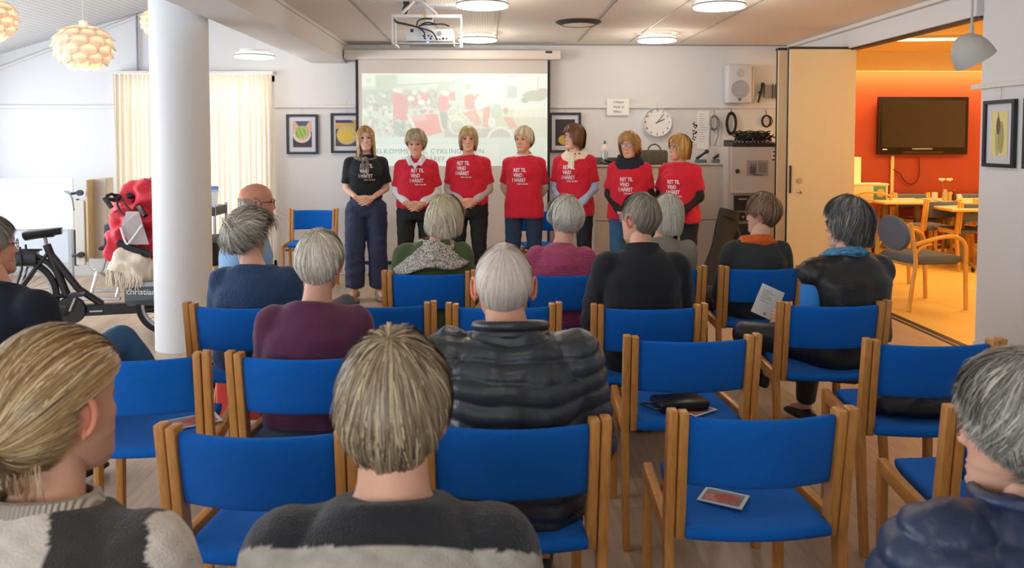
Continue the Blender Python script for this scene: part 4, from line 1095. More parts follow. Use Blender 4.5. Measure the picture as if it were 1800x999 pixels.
# near table: its left front corner shows at (1655,365)
tz = .74; p = at_z(1657, 365, tz); ttable('folding_table', p.x + .72, p.y + .1, 1.4, .7, R(-4), 'light folding table with T legs and castors, nearest the opening')
p = at_z(1520, 348, tz); p2 = at_z(1640, 348, tz); ttable('folding_table', 5.44, 10.35, .78, .7, R(0), 'light folding table behind the armchair, in front of the orange wall')
p = at_z(1725, 345, tz); ttable('folding_table', 6.62, 10.30, 1.7, .75, R(0), 'light folding table carrying the vase with white flowers')
TB = Vector((6.62, 10.30, 0))
side_chair(1600, 350 - 13, 180, 'slate blue chair behind the middle table, facing the opening')
side_chair(1660, 346, 12, 'slate blue chair with its back to the opening, between the two tables', y=9.45)
side_chair(1723, 357, 8, 'slate blue chair pushed under the near table at the edge of the pillar')
side_chair(1700, 334, 180, 'slate blue chair on the far side of the flower table')
side_chair(1748, 342, 8, 'slate blue chair behind the near table beside the pillar', y=9.6)
# table things
def stand_on(px, py, y): p = at_y(px, py, y); return (p.x, y, .74)
yt = TB.y - .1
loc = stand_on(1661, 344, yt); e = empty('flower_vase', loc, 0, 'glass vase with two white flowers on the side room table', 'vase')
MB().lathe([(.001, 0), (.03, 0), (.033, .01), (.030, .10), (.022, .13), (.024, .15)], 20).build('vase', mat('vase_glass', 'C8BB94', .15, alpha=.7), e)
st = MB(); st.tube([(0, 0, .02), (-.02, 0, .16), (-.045, 0, .26)], .003, 6); st.tube([(0, 0, .02), (.015, 0, .16), (.055, 0, .27)], .003, 6); st.build('stem', mat('flower_stem', '7A7A38', .7), e)
for x in (-.045, .055):
    fl = MB(); fl.ell((x, 0, .275), (.038, .03, .018), n=14, m=6)
    for i in range(10): fl.ell((x + .028 * math.cos(i * .628), .024 * math.sin(i * .628), .28), (.014, .012, .012), n=8, m=5)
    fl.build('blossom', mat('flower_white', 'F2EAD0', .6), e)
for px, r, h, c, nm, lab in ((1643, .035, .11, 'F3D6C0', 'candle_glass', 'pale pink candle glass left of the flower vase'), (1669, .028, .12, 'C9A25A', 'jam_jar', 'brown glass jar just right of the flower vase'),
                       (1685, .032, .085, 'F0E4C8', 'cream_jug', 'small white jug at the right of the bottle')):
    e = empty(nm, stand_on(px, 344, yt), 0, lab, nm.split('_')[1])
    MB().lathe([(.001, 0), (r * .9, 0), (r, .01), (r, h), (r - .004, h), (r - .004, .02), (.001, .02)], 20).build('body', mat(nm, c, .3), e)
    if nm == 'cream_jug': MB().tube(arc((r, 0, h * .5), .02, -PI / 2, PI / 2, 8), .004, 6).build('handle', mat(nm), e)
    if nm == 'jam_jar': MB().lathe([(.001, h + .012), (r * .95, h + .012), (r * .95, h - .006)], 20).build('lid', mat('jar_lid', '5A3A20', .4), e)
    if nm == 'candle_glass': MB().lathe([(.001, .06), (r * .8, .06), (r * .8, .02)], 16).build('candle', mat('flower_white'), e)
e = empty('sauce_bottle', stand_on(1677, 344, yt), 0, 'small dark brown bottle between the jar and the jug', 'bottle')
MB().lathe([(.001, 0), (.024, 0), (.025, .07), (.012, .10), (.010, .13), (.001, .13)], 16).build('body', mat('sauce_brown', '4A2416', .3), e); MB().lathe([(.012, .125), (.012, .145), (.001, .147)], 12).build('cap', mat('cap_red', 'B5543A', .4), e)
# armchair in the opening
e = empty('armchair', (0, 0, 0), 0, 'bent-wood armchair with slate blue seat and oval back, standing in the opening', 'chair')
p = at_z(1580, 448, .47); e.location = (p.x + .20, p.y + .0, 0); e.rotation_euler = (0, 0, R(-82))
def bent(pts, r=.017): return MB().tube(spline(pts, 6), r, 10)
for s in (-1, 1):
    x = s * .27
    bent([(x, -.30, 0), (x, -.27, .25), (x, -.245, .45), (x, -.275, .66), (x * .98, -.30, .80)], .019).build('leg', BIRCH, e)
    bent([(x, -.262, .60), (x * 1.02, -.18, .625), (x * 1.04, .0, .665), (x * 1.04, .14, .665), (x * 1.03, .235, .60), (x * 1.02, .25, .45), (x, .262, .2), (x, .27, 0)], .019).build('arm_leg', BIRCH, e)
    bent([(x, -.25, .52), (x * 1.01, -.2, .575), (x * 1.02, -.1, .61)], .014).build('brace', BIRCH, e)
def aseat(x, a, b): e_ = 1 - (x / .24) ** 2; return Vector((x, a * (1 + .05 * e_), .455 + b * (1 if abs(x) < .235 else .7)))
MB().loft(pad_rings([-.24, -.23, -.16, -.08, 0, .08, .16, .23, .24], (.235, .042), aseat)).build('seat', SLATE, e, angle=55)
bk = MB(); 
def oval(c, rx, rz_, t, tilt):
    Mx = Matrix.Translation(c) @ Matrix.Rotation(tilt, 4, 'X') @ Matrix.Rotation(PI / 2, 4, 'X'); rings = []
    for r_, h_ in ((.05, t), (.7, t), (.93, t * .8), (1, 0), (.93, -t * .8), (.7, -t), (.05, -t)): rings.append([Mx @ Vector((rx * r_ * math.cos(k * PI / 16), rz_ * r_ * math.sin(k * PI / 16), h_)) for k in range(32)])
    bk.loft(rings)
oval((0, -.275, .68), .225, .165, .030, R(8)); bk.build('backrest', SLATE, e)
for y_ in (-.2, .2): MB().box(-.26, .26, y_ - .012, y_ + .012, .385, .415, .004).build('rail', BIRCH, e, smooth=False)
e2 = copy_tree(e); q_ = at_z(1535, 425, .47); e2.location = (q_.x + .15, q_.y + .35, 0); tag(e2, 'second bent-wood armchair almost hidden behind the grey-haired visitor', 'chair')
# television, cable duct, hanging cable
yw = SY1 - .012
a, b = at_y(1546, 170, yw - .09), at_y(1701, 272, yw - .09); cx, cz = (a.x + b.x) / 2, (a.z + b.z) / 2; w, h = (b.x - a.x) / 2, (a.z - b.z) / 2
e = empty('television', (cx, yw - .09, cz), 0, 'large black flat television hung on the orange wall', 'television')
MB().box(-w, w, 0, .07, -h, h, .008).build('housing', mat('tv_black', '17120F', .25), e, smooth=False)
MB().box(-w + .045, w - .045, -.003, .0, -h + .10, h - .05).build('screen', mat('tv_screen', '34302E', .08, spec=.8), e, smooth=False)
MB().box(-w * .45, w * .45, -.006, 0, -h + .02, -h + .045, .002).build('speaker_bar', mat('tv_bar', '3E2A22', .3), e, smooth=False)
MB().box(-w + .06, -w + .12, -.004, 0, -h + .065, -h + .08).build('sticker', PAPER, e, smooth=False)
MB().box(-w * .25, w * .2, -.010, 0, -h + .07, -h + .09, .002).build('logo_bar', CHROME, e, smooth=False)
MB().box(-.2, .2, .07, .09, -.15, .15).build('bracket', DARKM, e, smooth=False)
a, b = at_y(1569, 274, yw - .02), at_y(1569, 336, yw - .02); struct(MB().box(a.x - .02, a.x + .02, yw - .03, yw, .3, a.z, .003).build('trim_14', WARMW, smooth=False))
o = MB().tube(spline([at_y(x, y, yw - .03) for x, y in ((1570, 298), (1582, 306), (1590, 318), (1602, 324), (1613, 316), (1616, 300), (1615, 276))], 8), .008, 6).build('hanging_cable', mat('dark_red_cable', '5A1A10', .6)); tag(o, 'dark cable looping below the television on the orange wall', 'cable')
# trolley with boxes at the left of the side room
p = at_z(1532, 345, .78); p.x -= .08; e = empty('serving_trolley', (p.x, p.y, 0), 0, 'pale wooden trolley behind the grey-haired visitor, carrying a box', 'trolley')
MB().box(-.28, .28, -.18, .18, .70, .73, .006).build('shelf', BIRCH, e, smooth=False); MB().box(-.28, .28, -.18, .18, .35, .38, .006).build('shelf', BIRCH, e, smooth=False)
for x in (-.26, .26):
    for y in (-.16, .16): MB().box(x - .015, x + .015, y - .015, y + .015, 0, .82, .004).build('leg', BIRCH, e, smooth=False)
bent([(-.27, -.18, .80), (-.1, -.18, .84), (.1, -.18, .83), (.27, -.18, .79)], .014).build('rim', BIRCH, e)
e3 = empty('storage_box', (p.x + .02, p.y, .73), 0, 'cream box with a teal and orange end standing on the pale trolley', 'box')
MB().box(-.24, .22, -.12, .12, 0, .21, .008).build('body', mat('box_cream', 'E6DCB4', .6), e3, smooth=False); MB().box(.03, .19, -.126, -.12, .0, .19).build('print', mat('box_teal', '5A9A8A', .6), e3, smooth=False)
MB().lathe([(.001, 0), (.055, 0), (.055, .003), (.001, .003)], 20, M=Matrix.Translation((.12, -.127, .10)) @ FM).build('print_shape', mat('box_orange', 'E8A870', .6), e3)
MB().box(-.25, .23, -.13, .13, .20, .225, .006).build('lid', mat('box_cream'), e3, smooth=False)
e3 = empty('paper_shade_lamp', (p.x - .18, min(10.7, p.y + .45), 0), 0, 'tall white box-shaped lamp glowing beside the folding partition', 'lamp')
MB().box(-.14, .14, -.14, .14, .83, 1.30, .004).build('shade', mat('lamp_box', 'F6E6B6', .6, emit=.35, ecol='FFD890'), e3, smooth=False); MB().box(-.15, .15, -.15, .15, 0, .83, .006).build('base', BIRCH, e3, smooth=False)

# ------------------------------------------------------------------ left side: folded table, cycle, charger, leaflet stand
TW = mat('tabletop_white', 'DDE3EA', .4); BE = mat('panel_beige', 'BEB2A2', .5)
yb = 7.9
def rel(px, py, y, org): p = at_y(px, py, y); return p - Vector(org)
org = Vector((at_y(80, 400, yb).x, yb, 0)); e = empty('folded_table', org, 0, 'large white folding table tipped upright behind the cycle', 'table')
a, b = rel(-60, 314, yb, org), rel(132, 403, yb, org); MB().box(a.x, b.x, -.025, 0, b.z, a.z, .005).build('tabletop', TW, e, smooth=False)
a, b = rel(-30, 406, yb, org), rel(128, 462, yb, org); MB().box(a.x, b.x, .0, .025, b.z, a.z, .005).build('apron', mat('table_underside', 'CCD6E2', .5), e, smooth=False)
fr = MB()
for px in (124, -20): a, b = rel(px, 400, yb, org), rel(px, 500, yb, org); fr.box(a.x - .02, a.x + .02, -.02, .02, .06, a.z, .004)
a, b = rel(-20, 470, yb, org), rel(124, 478, yb, org); fr.box(a.x, b.x, -.015, .015, b.z, a.z, .003)
fr.build('frame', mat('frame_lightgrey', 'A9B0B8', .4), e, smooth=False)
for x in (-.9, .2): MB().lathe([(.001, -.01), (.03, -.01), (.03, .01), (.001, .01)], 16, M=Matrix.Translation((x, 0, .03)) @ Matrix.Rotation(PI / 2, 4, 'Y')).build('castor', BLACK, e)
yc = 7.6; org = Vector((at_y(160, 400, yc).x, yc, 0)); e = empty('folded_table', org, 0, 'beige folding table standing on edge with a wooden border and black hinges', 'table')
a, b = rel(132, 352, yc, org), rel(151, 466, yc, org); MB().box(a.x, b.x, -.01, .06, b.z, a.z, .006).build('leaf', mat('panel_pale', 'CFCBC4', .5), e, smooth=False)
a, b = rel(151, 316, yc, org), rel(159, 455, yc, org); MB().box(a.x, b.x, -.02, .5, b.z, a.z, .008).build('wooden_edge', mat('pale_edge', 'C9B48A', .5), e, smooth=False)
a, b = rel(159, 315, yc + .1, org), rel(190, 455, yc + .1, org); MB().box(a.x, b.x, .1, .13, b.z, a.z, .004).build('tabletop', BE, e, smooth=False)
hg = MB()
for (px, py) in ((142, 339), (144, 448)):
    c = rel(px, py, yc - .03, org); hg.tube([c + Vector((-.09, 0, -.01)), c + Vector((-.03, 0, .0)), c + Vector((.01, 0, .0))], .012, 8); hg.lathe([(.001, 0), (.028, 0), (.028, .03), (.001, .03)], 16, M=Matrix.Translation(c) @ FM)
a, b = rel(127, 405, yc - .02, org), rel(135, 468, yc - .02, org); hg.box(a.x, b.x, 0, .03, b.z, a.z, .003)
a, b = rel(131, 350, yc - .02, org), rel(136, 400, yc - .02, org); hg.box(a.x, b.x, 0, .03, b.z, a.z, .003)
hg.build('hinge', DARKM, e, smooth=False)
fr = MB(); k = yc / FPX
for x0 in (.0, .24): fr.tube(spline([(x0 - .05, 0, .38), (x0 + .02, 0, .30), (x0 + .09, 0, .30), (x0 + .13, 0, .42)], 5), .014, 6); fr.tube([(x0 + .05, -.15, .06), (x0 + .05, 0, .3), (x0 + .05, .5, .06)], .016, 6)
fr.tube([(-.12, -.2, .07), (.35, -.2, .07)], .018, 6); fr.tube([(-.1, .2, .07), (.35, .2, .07)], .018, 6)
fr.build('frame', CHROME, e)
for (x, y) in ((-.12, -.2), (.42, -.1), (.35, .2), (.47, .1)):
    MB().lathe([(.001, -.012), (.028, -.014), (.042, -.01), (.042, .01), (.028, .014), (.001, .012)], 20, M=Matrix.Translation((x, y, .045)) @ Matrix.Rotation(R(60), 4, 'Z') @ Matrix.Rotation(PI / 2, 4, 'Y')).build('castor', mat('castor_grey', '6A7684', .4), e)
# charger on the back wall and its cable
p = at_y(16, 333, BACK - .05); e = empty('wall_charger', p, 0, 'dark charger box on the left part of the back wall', 'charger')
MB().box(-.045, .045, -.02, .05, -.075, .075, .015).build('box', mat('charger_grey', '3E4A56', .4), e); MB().box(-.03, .03, -.028, -.018, .01, .05, .006).build('face', BLACK, e, smooth=False)
o = MB().tube(spline([at_y(x, y, yy) for x, y, yy in ((-12, 385, 8.9), (5, 370, 8.9), (14, 345, 9.0), (20, 362, 8.9), (40, 366, 8.7), (65, 352, 8.4), (92, 335, 8.1), (112, 336, 7.9), (125, 346, 7.7), (130, 370, 7.6))], 8), .008, 6).build('charging_cable', GC); tag(o, 'thin grey cable looping from the charger over the white table', 'cable')

# ---- passenger cycle
BK = mat('cycle_black', '16181D', .35); RUB = mat('rubber', '1B1C1F', .8); REDC = mat('red_canopy', 'D2203A', .55, sheen=.2, noise=.12, nscale=12)
RY = 6.22
org = Vector((at_y(25, 540, RY).x, RY, 0)); e = empty('passenger_cycle', org, R(14), 'black cargo tricycle with a folded red canopy, parked behind the column', 'tricycle')
def wheel(x, y, r, n=28, tw=.022):
    w_ = MB().lathe([(r - tw * 2, -tw), (r - .006, -tw), (r, 0), (r - .006, tw), (r - tw * 2, tw), (r - tw * 2, -tw)], 48, M=Matrix.Translation((x, y, r)) @ Matrix.Rotation(PI / 2, 4, 'X')).build('wheel', RUB, e)
    MB().lathe([(r - tw * 2 - .02, -.012), (r - tw * 2, -.015), (r - tw * 2, .015), (r - tw * 2 - .02, .012), (r - tw * 2 - .02, -.012)], 48, M=Matrix.Translation((x, y, r)) @ Matrix.Rotation(PI / 2, 4, 'X')).build('rim', CHROME, w_)
    sp = MB()
    for i in range(n):
        a = 2 * PI * i / n; sp.tube([(x + .02 * math.cos(a + .9), y + .02 * (-1) ** i, r + .02 * math.sin(a + .9)), (x + (r - .05) * math.cos(a), y, r + (r - .05) * math.sin(a))], .0018, 4)
    sp.build('spokes', CHROME, w_)
    MB().lathe([(.001, -.04), (.026, -.04), (.026, .04), (.001, .04)], 16, M=Matrix.Translation((x, y, r)) @ Matrix.Rotation(PI / 2, 4, 'X')).build('hub', DARKM, w_)
wheel(0, 0, .32)
MB().tube(arc((0, 0, .32), .352, R(10), R(150), 20), [.022] * 21, 8).build('mudguard', BK, e)
def L_(px, py, dy=0):       # photograph pixel to cycle coordinates, on the cycle's middle plane
    a = R(14); d = ray(px, py); n = Vector((-math.sin(a), math.cos(a), 0)); O = Vector((0, 0, EYE))
    t = ((org + n * dy) - O).dot(n) / d.dot(n); p = O + d * t - org
    return Vector((p.x * math.cos(a) + p.y * math.sin(a), -p.x * math.sin(a) + p.y * math.cos(a), p.z))
f = MB(); f.tube([L_(82, 430), L_(118, 520)], .030, 10); f.tube([L_(90, 448), L_(138, 508), L_(180, 535)], .028, 10); f.tube([L_(118, 520), (0, .06, .32)], .018, 8); f.tube([L_(118, 520), (0, -.06, .32)], .018, 8)
f.tube([L_(88, 440), (0, .07, .32)], .014, 8); f.tube([L_(88, 440), (0, -.07, .32)], .014, 8)
f.build('frame', BK, e)
a, b = L_(105, 528), L_(300, 552); MB().box(a.x, L_(280, 540).x, -.04, .04, L_(200, 552).z, L_(200, 533).z, .01).build('beam', BK, e, smooth=False)
a, b = L_(160, 546), L_(182, 546); MB().box(a.x, b.x, -.046, -.04, a.z - .005, a.z + .006).build('stripe', CHROME, e, smooth=False)
sd = MB(); pts = []
for i in range(9):
    t = i / 8; c = L_(47 + 62 * t, 412 - 8 * t); w = .10 * (1 - t) ** .8 + .022; hh = .038 * (1 - .4 * t)
    pts.append([c + Vector((0, w * math.cos(k * PI / 8), hh * math.sin(k * PI / 8) + .012 * math.cos(k * PI / 4) )) for k in range(16)])
sd.loft(pts); sd.build('saddle', mat('saddle_black', '22252A', .35), e); MB().tube([L_(82, 432), L_(79, 417)], .014, 8).build('seat_post', CHROME, e)
sp_ = MB()
for dy in (-.04, .04): sp_.tube([L_(60, 418) + Vector((0, dy, 0)), L_(95, 415) + Vector((0, dy * .4, 0))], .006, 6)
sp_.build('saddle_spring', DARKM, e)
rk = MB()
for dy in (-.06, 0, .06): rk.tube([L_(-20, 441) + Vector((0, dy, 0)), L_(70, 441) + Vector((0, dy, 0))], .007, 6)
for dy in (-.07, .07): rk.tube([L_(40, 432) + Vector((0, dy, 0)), L_(44, 470) + Vector((0, dy, 0)), (0.02, dy, .34)], .008, 6); rk.tube([L_(0, 466) + Vector((0, dy, 0)), L_(72, 464) + Vector((0, dy, 0))], .006, 6)
rk.build('luggage_rack', BK, e)
a, b = L_(-20, 446), L_(67, 466); MB().box(a.x, b.x, -.05, .05, b.z, a.z, .012).build('battery', mat('battery_black', '25272C', .4), e)
cs = MB(); a = L_(128, 543); cs.lathe([(.001, -.02), (.10, -.02), (.11, 0), (.10, .02), (.001, .02)], 28, M=Matrix.Translation(a + Vector((0, -.05, -.0))) @ Matrix.Rotation(PI / 2, 4, 'X'))
cs.box(0, a.x, -.075, -.045, a.z - .05, a.z + .06, .02); cs.build('chain_guard', BK, e)
cr = MB(); cr.tube([a + Vector((0, -.09, 0)), L_(138, 520) + Vector((0, -.10, 0))], .010, 8); cr.tube([a + Vector((0, .09, 0)), L_(118, 566) + Vector((0, .10, 0))], .010, 8); cr.build('crank', CHROME, e)
pd = MB(); c = L_(143, 512); pd.box(c.x - .05, c.x + .05, -.2, -.10, c.z - .012, c.z + .012, .004); c = L_(116, 568); pd.box(c.x - .05, c.x + .05, .10, .2, c.z - .012, c.z + .012, .004); pd.build('pedal', DARKM, e, smooth=False)
# passenger box
bx0, bx1 = L_(231, 500).x, L_(396, 500).x; zb0, zb1 = L_(240, 530).z, L_(250, 492).z
m_ = MB(); m_.prism([(-.30, zb0 + .06), (-.30, zb1), (.32, zb1), (.32, zb0 + .06), (.2, zb0), (-.2, zb0)], bx0, bx1, .012); m_.build('passenger_box', mat('box_slate', '56616E', .45), e, angle=30)
a = L_(235, 492, -.3); MB().box(bx0, bx1, -.325, -.295, zb1 - .005, zb1 + .03, .006).build('box_rim', mat('rim_silver', 'B9C6D2', .3), e, smooth=False)
text_obj('lettering', 'christiania', .062, PAPER, Matrix.Translation((bx0 + .015, -.308, (zb0 + zb1) / 2 + .03)) @ Matrix.Rotation(R(4), 4, 'Y') @ FRONT, e, bold=.0012)
wheel(L_(304, 545).x, -.20, .245); wheel(L_(304, 545).x, .26, .245)
bkk = L_(368, 430); MB().box(bx1 - .14, bx1 - .03, -.28, .30, zb1, L_(380, 418).z, .03).build('passenger_backrest', mat('seat_darkbrown', '2E2826', .8), e)
# handlebars
hb = MB(); hb.tube([L_(184, 348, -.25), L_(200, 352, -.2), L_(222, 355, 0), L_(236, 352, .2)], .015, 8); hb.tube([L_(184, 348, -.25), L_(196, 365, -.28)], .018, 8); hb.tube([L_(234, 354, -.1), L_(246, 366, -.25), L_(256, 380, -.3)], .02, 8)
hb.tube([L_(222, 355), L_(222, 470)], .018, 8); hb.build('handlebar', BK, e)
lv = MB(); lv.ell(L_(205, 347, -.15), (.035, .03, .03), n=12, m=8); lv.ell(L_(228, 344, -.1), (.05, .05, .04), n=12, m=8); lv.tube([L_(186, 345, -.22), L_(196, 341, -.2), L_(206, 345, -.16)], .012, 8); lv.build('brake_and_bell', BK, e)
cb = MB(); cb.tube(spline([L_(205, 350, -.28), L_(210, 368, -.33), L_(228, 388, -.34), L_(248, 402, -.34), L_(262, 412, -.33)], 6), .008, 6); cb.tube(spline([L_(215, 350, -.2), L_(222, 362, -.25), L_(240, 376, -.3)], 6), .006, 6); cb.build('brake_cable', BK, e)
# folded canopy: crumpled cloth
def crumple(mb, name, m, parent, amp, k, seed, vox=.012, smooth=3, fine=.004, col=None):
    me = remesh(mb, vox, smooth); P = verts(me); N = norms(me)
    f = 1 - abs(wav(P, k, seed)) * 1.7; P = P + N * (amp * f + fine * wav(P, k * 3.2, seed + 7))[:, None]; setv(me, P)
    me.materials.append(m); me.polygons.foreach_set('use_smooth', [True] * len(me.polygons)); return link(name, me, parent)
cn = MB()
for px, py, dy, r in ((248, 352, -.1, .12), (262, 356, .1, .14), (275, 352, .0, .15), (230, 375, -.1, .10), (222, 395, -.15, .09), (215, 420, -.2, .085), (206, 440, -.22, .06), (255, 385, -.05, .14), (262, 415, -.05, .12), (275, 440, -.05, .10), (290, 400, 0, .15), (310, 380, 0, .15), (320, 420, .05, .14)): cn.ell(L_(px, py, dy), (r, r * .8, r * 1.1), n=16, m=10)
crumple(cn, 'canopy', REDC, e, .050, 21, 3, .010, 1, .008)
wn = mat('canopy_window', 'B3A6A6', .15, spec=.8); m_ = MB(); pts = [L_(222, 372, -.36), L_(244, 372, -.37), L_(250, 392, -.37), L_(262, 430, -.36), L_(228, 430, -.36), L_(212, 402, -.36)]
m_.add([p for p in pts] + [p + Vector((0, .012, 0)) for p in pts], [tuple(range(6)), tuple(range(11, 5, -1))] + [(i, i + 6, (i + 1) % 6 + 6, (i + 1) % 6) for i in range(6)]); m_.build('canopy_window', wn, e, smooth=False)
m_ = MB(); m_.tube(spline([L_(212, 400, -.37), L_(222, 428, -.375), L_(232, 420, -.38), L_(250, 395, -.38)], 5), .008, 6); m_.build('canopy_piping', PAPER, e)
m_ = MB(); m_.tube([L_(208, 428, -.3), L_(236, 438, -.34), L_(265, 448, -.33)], .03, 8); m_.build('seat_bar', BK, e)
fl_ = MB()
for px, py, dy, r in ((222, 458, -.3, .09), (235, 470, -.32, .10), (210, 475, -.3, .07), (250, 475, -.25, .09), (268, 480, -.2, .09), (200, 487, -.3, .05)): fl_.ell(L_(px, py, dy), (r, r * .7, r * 1.1), n=16, m=10)
o = crumple(fl_, 'fringed_blanket', mat('cream_fleece', 'DDD0BC', .95, sheen=.4), None, .022, 24, 9, .009); o.location = org; o.rotation_euler = (0, 0, R(14)); tag(o, 'cream fringed blanket hanging over the front of the cycle box', 'blanket')
fg = MB(); rnd = random.Random(3)
for i in range(46):
    t = i / 45; c = L_(188 + 62 * t, 486 + 6 * math.sin(t * 3) + rnd.uniform(-3, 3), -.34 - rnd.uniform(0, .03)); fg.tube([c + Vector((0, 0, .04)), c + Vector((rnd.uniform(-.01, .01), -.008, -.005)), c + Vector((rnd.uniform(-.025, .015), -.012, -.055 - rnd.uniform(0, .03)))], [.007, .006, .003], 5)
fg.build('fringe', mat('cream_fleece'), o)
c = L_(198, 410, .3); MB().box(c.x - .06, c.x + .06, .25, .4, c.z - .11, c.z + .08, .02).build('side_bag', mat('slate_bag', '3D4A5C', .7), e); MB().box(c.x - .09, c.x + .05, .2, .4, c.z - .13, c.z - .10, .01).build('side_tray', BLACK, e)
# leaflet stand right of the column
yl = 8.3; org = Vector((at_y(378, 400, yl).x, yl, 0)); e = empty('leaflet_trolley', org, 0, 'black and steel shelf stand right of the column, before the curtain', 'stand')
a, b = rel(355, 362, yl, org), rel(389, 377, yl, org); MB().box(a.x - .2, b.x, -.2, .2, b.z, a.z, .006).build('shelf', mat('shelf_dark', '3A3C40', .5), e, smooth=False)
for px in (340, 388):
    x = rel(px, 400, yl, org).x
    for y in (-.18, .18): MB().box(x - .012, x + .012, y - .012, y + .012, 0, rel(388, 358, yl, org).z, .002).build('leg', CHROME, e, smooth=False)
MB().box(a.x - .2, b.x, -.2, .2, .25, .28, .004).build('shelf', mat('shelf_dark'), e, smooth=False)
a, b = rel(362, 327, yl - .1, org), rel(383, 362, yl - .1, org); q_ = empty('leaflet', (org.x + (a.x + b.x) / 2, yl - .1, b.z), R(-8), 'blue-topped printed leaflet standing upright on the dark shelf', 'leaflet'); q_.rotation_euler[0] = R(-8)
w, h = (b.x - a.x) / 2, a.z - b.z
def fn_leaf(u, v):
    if v > .82: return '4A6EA8'
    if v > .7: return '8FA3C4'
    return 'B5B5B2' if (v * 22) % 2 < 1 and .12 < u < .88 else 'D2D2CE'
MB().box(-w, w, 0, .004, 0, h).build('card', PAPER, q_, smooth=False); g = paint(q_, w * 1.96, h * .98, fn_leaf); g.location = (0, -.002, h / 2)
# ------------------------------------------------------------------ people
SKIN = mat('skin', 'FFFFFF', .5, vcol=True, sub=.08, spec=.35, bump=.05, bscale=300)
HAIRM = mat('hair', 'FFFFFF', .42, vcol=True, spec=.4)
SHOE = mat('shoe_black', '1A1A1C', .5)
LENS = mat('lens_glass', 'FFFFFF', .03, alpha=.12)
def V3(*a): return Vector(a)

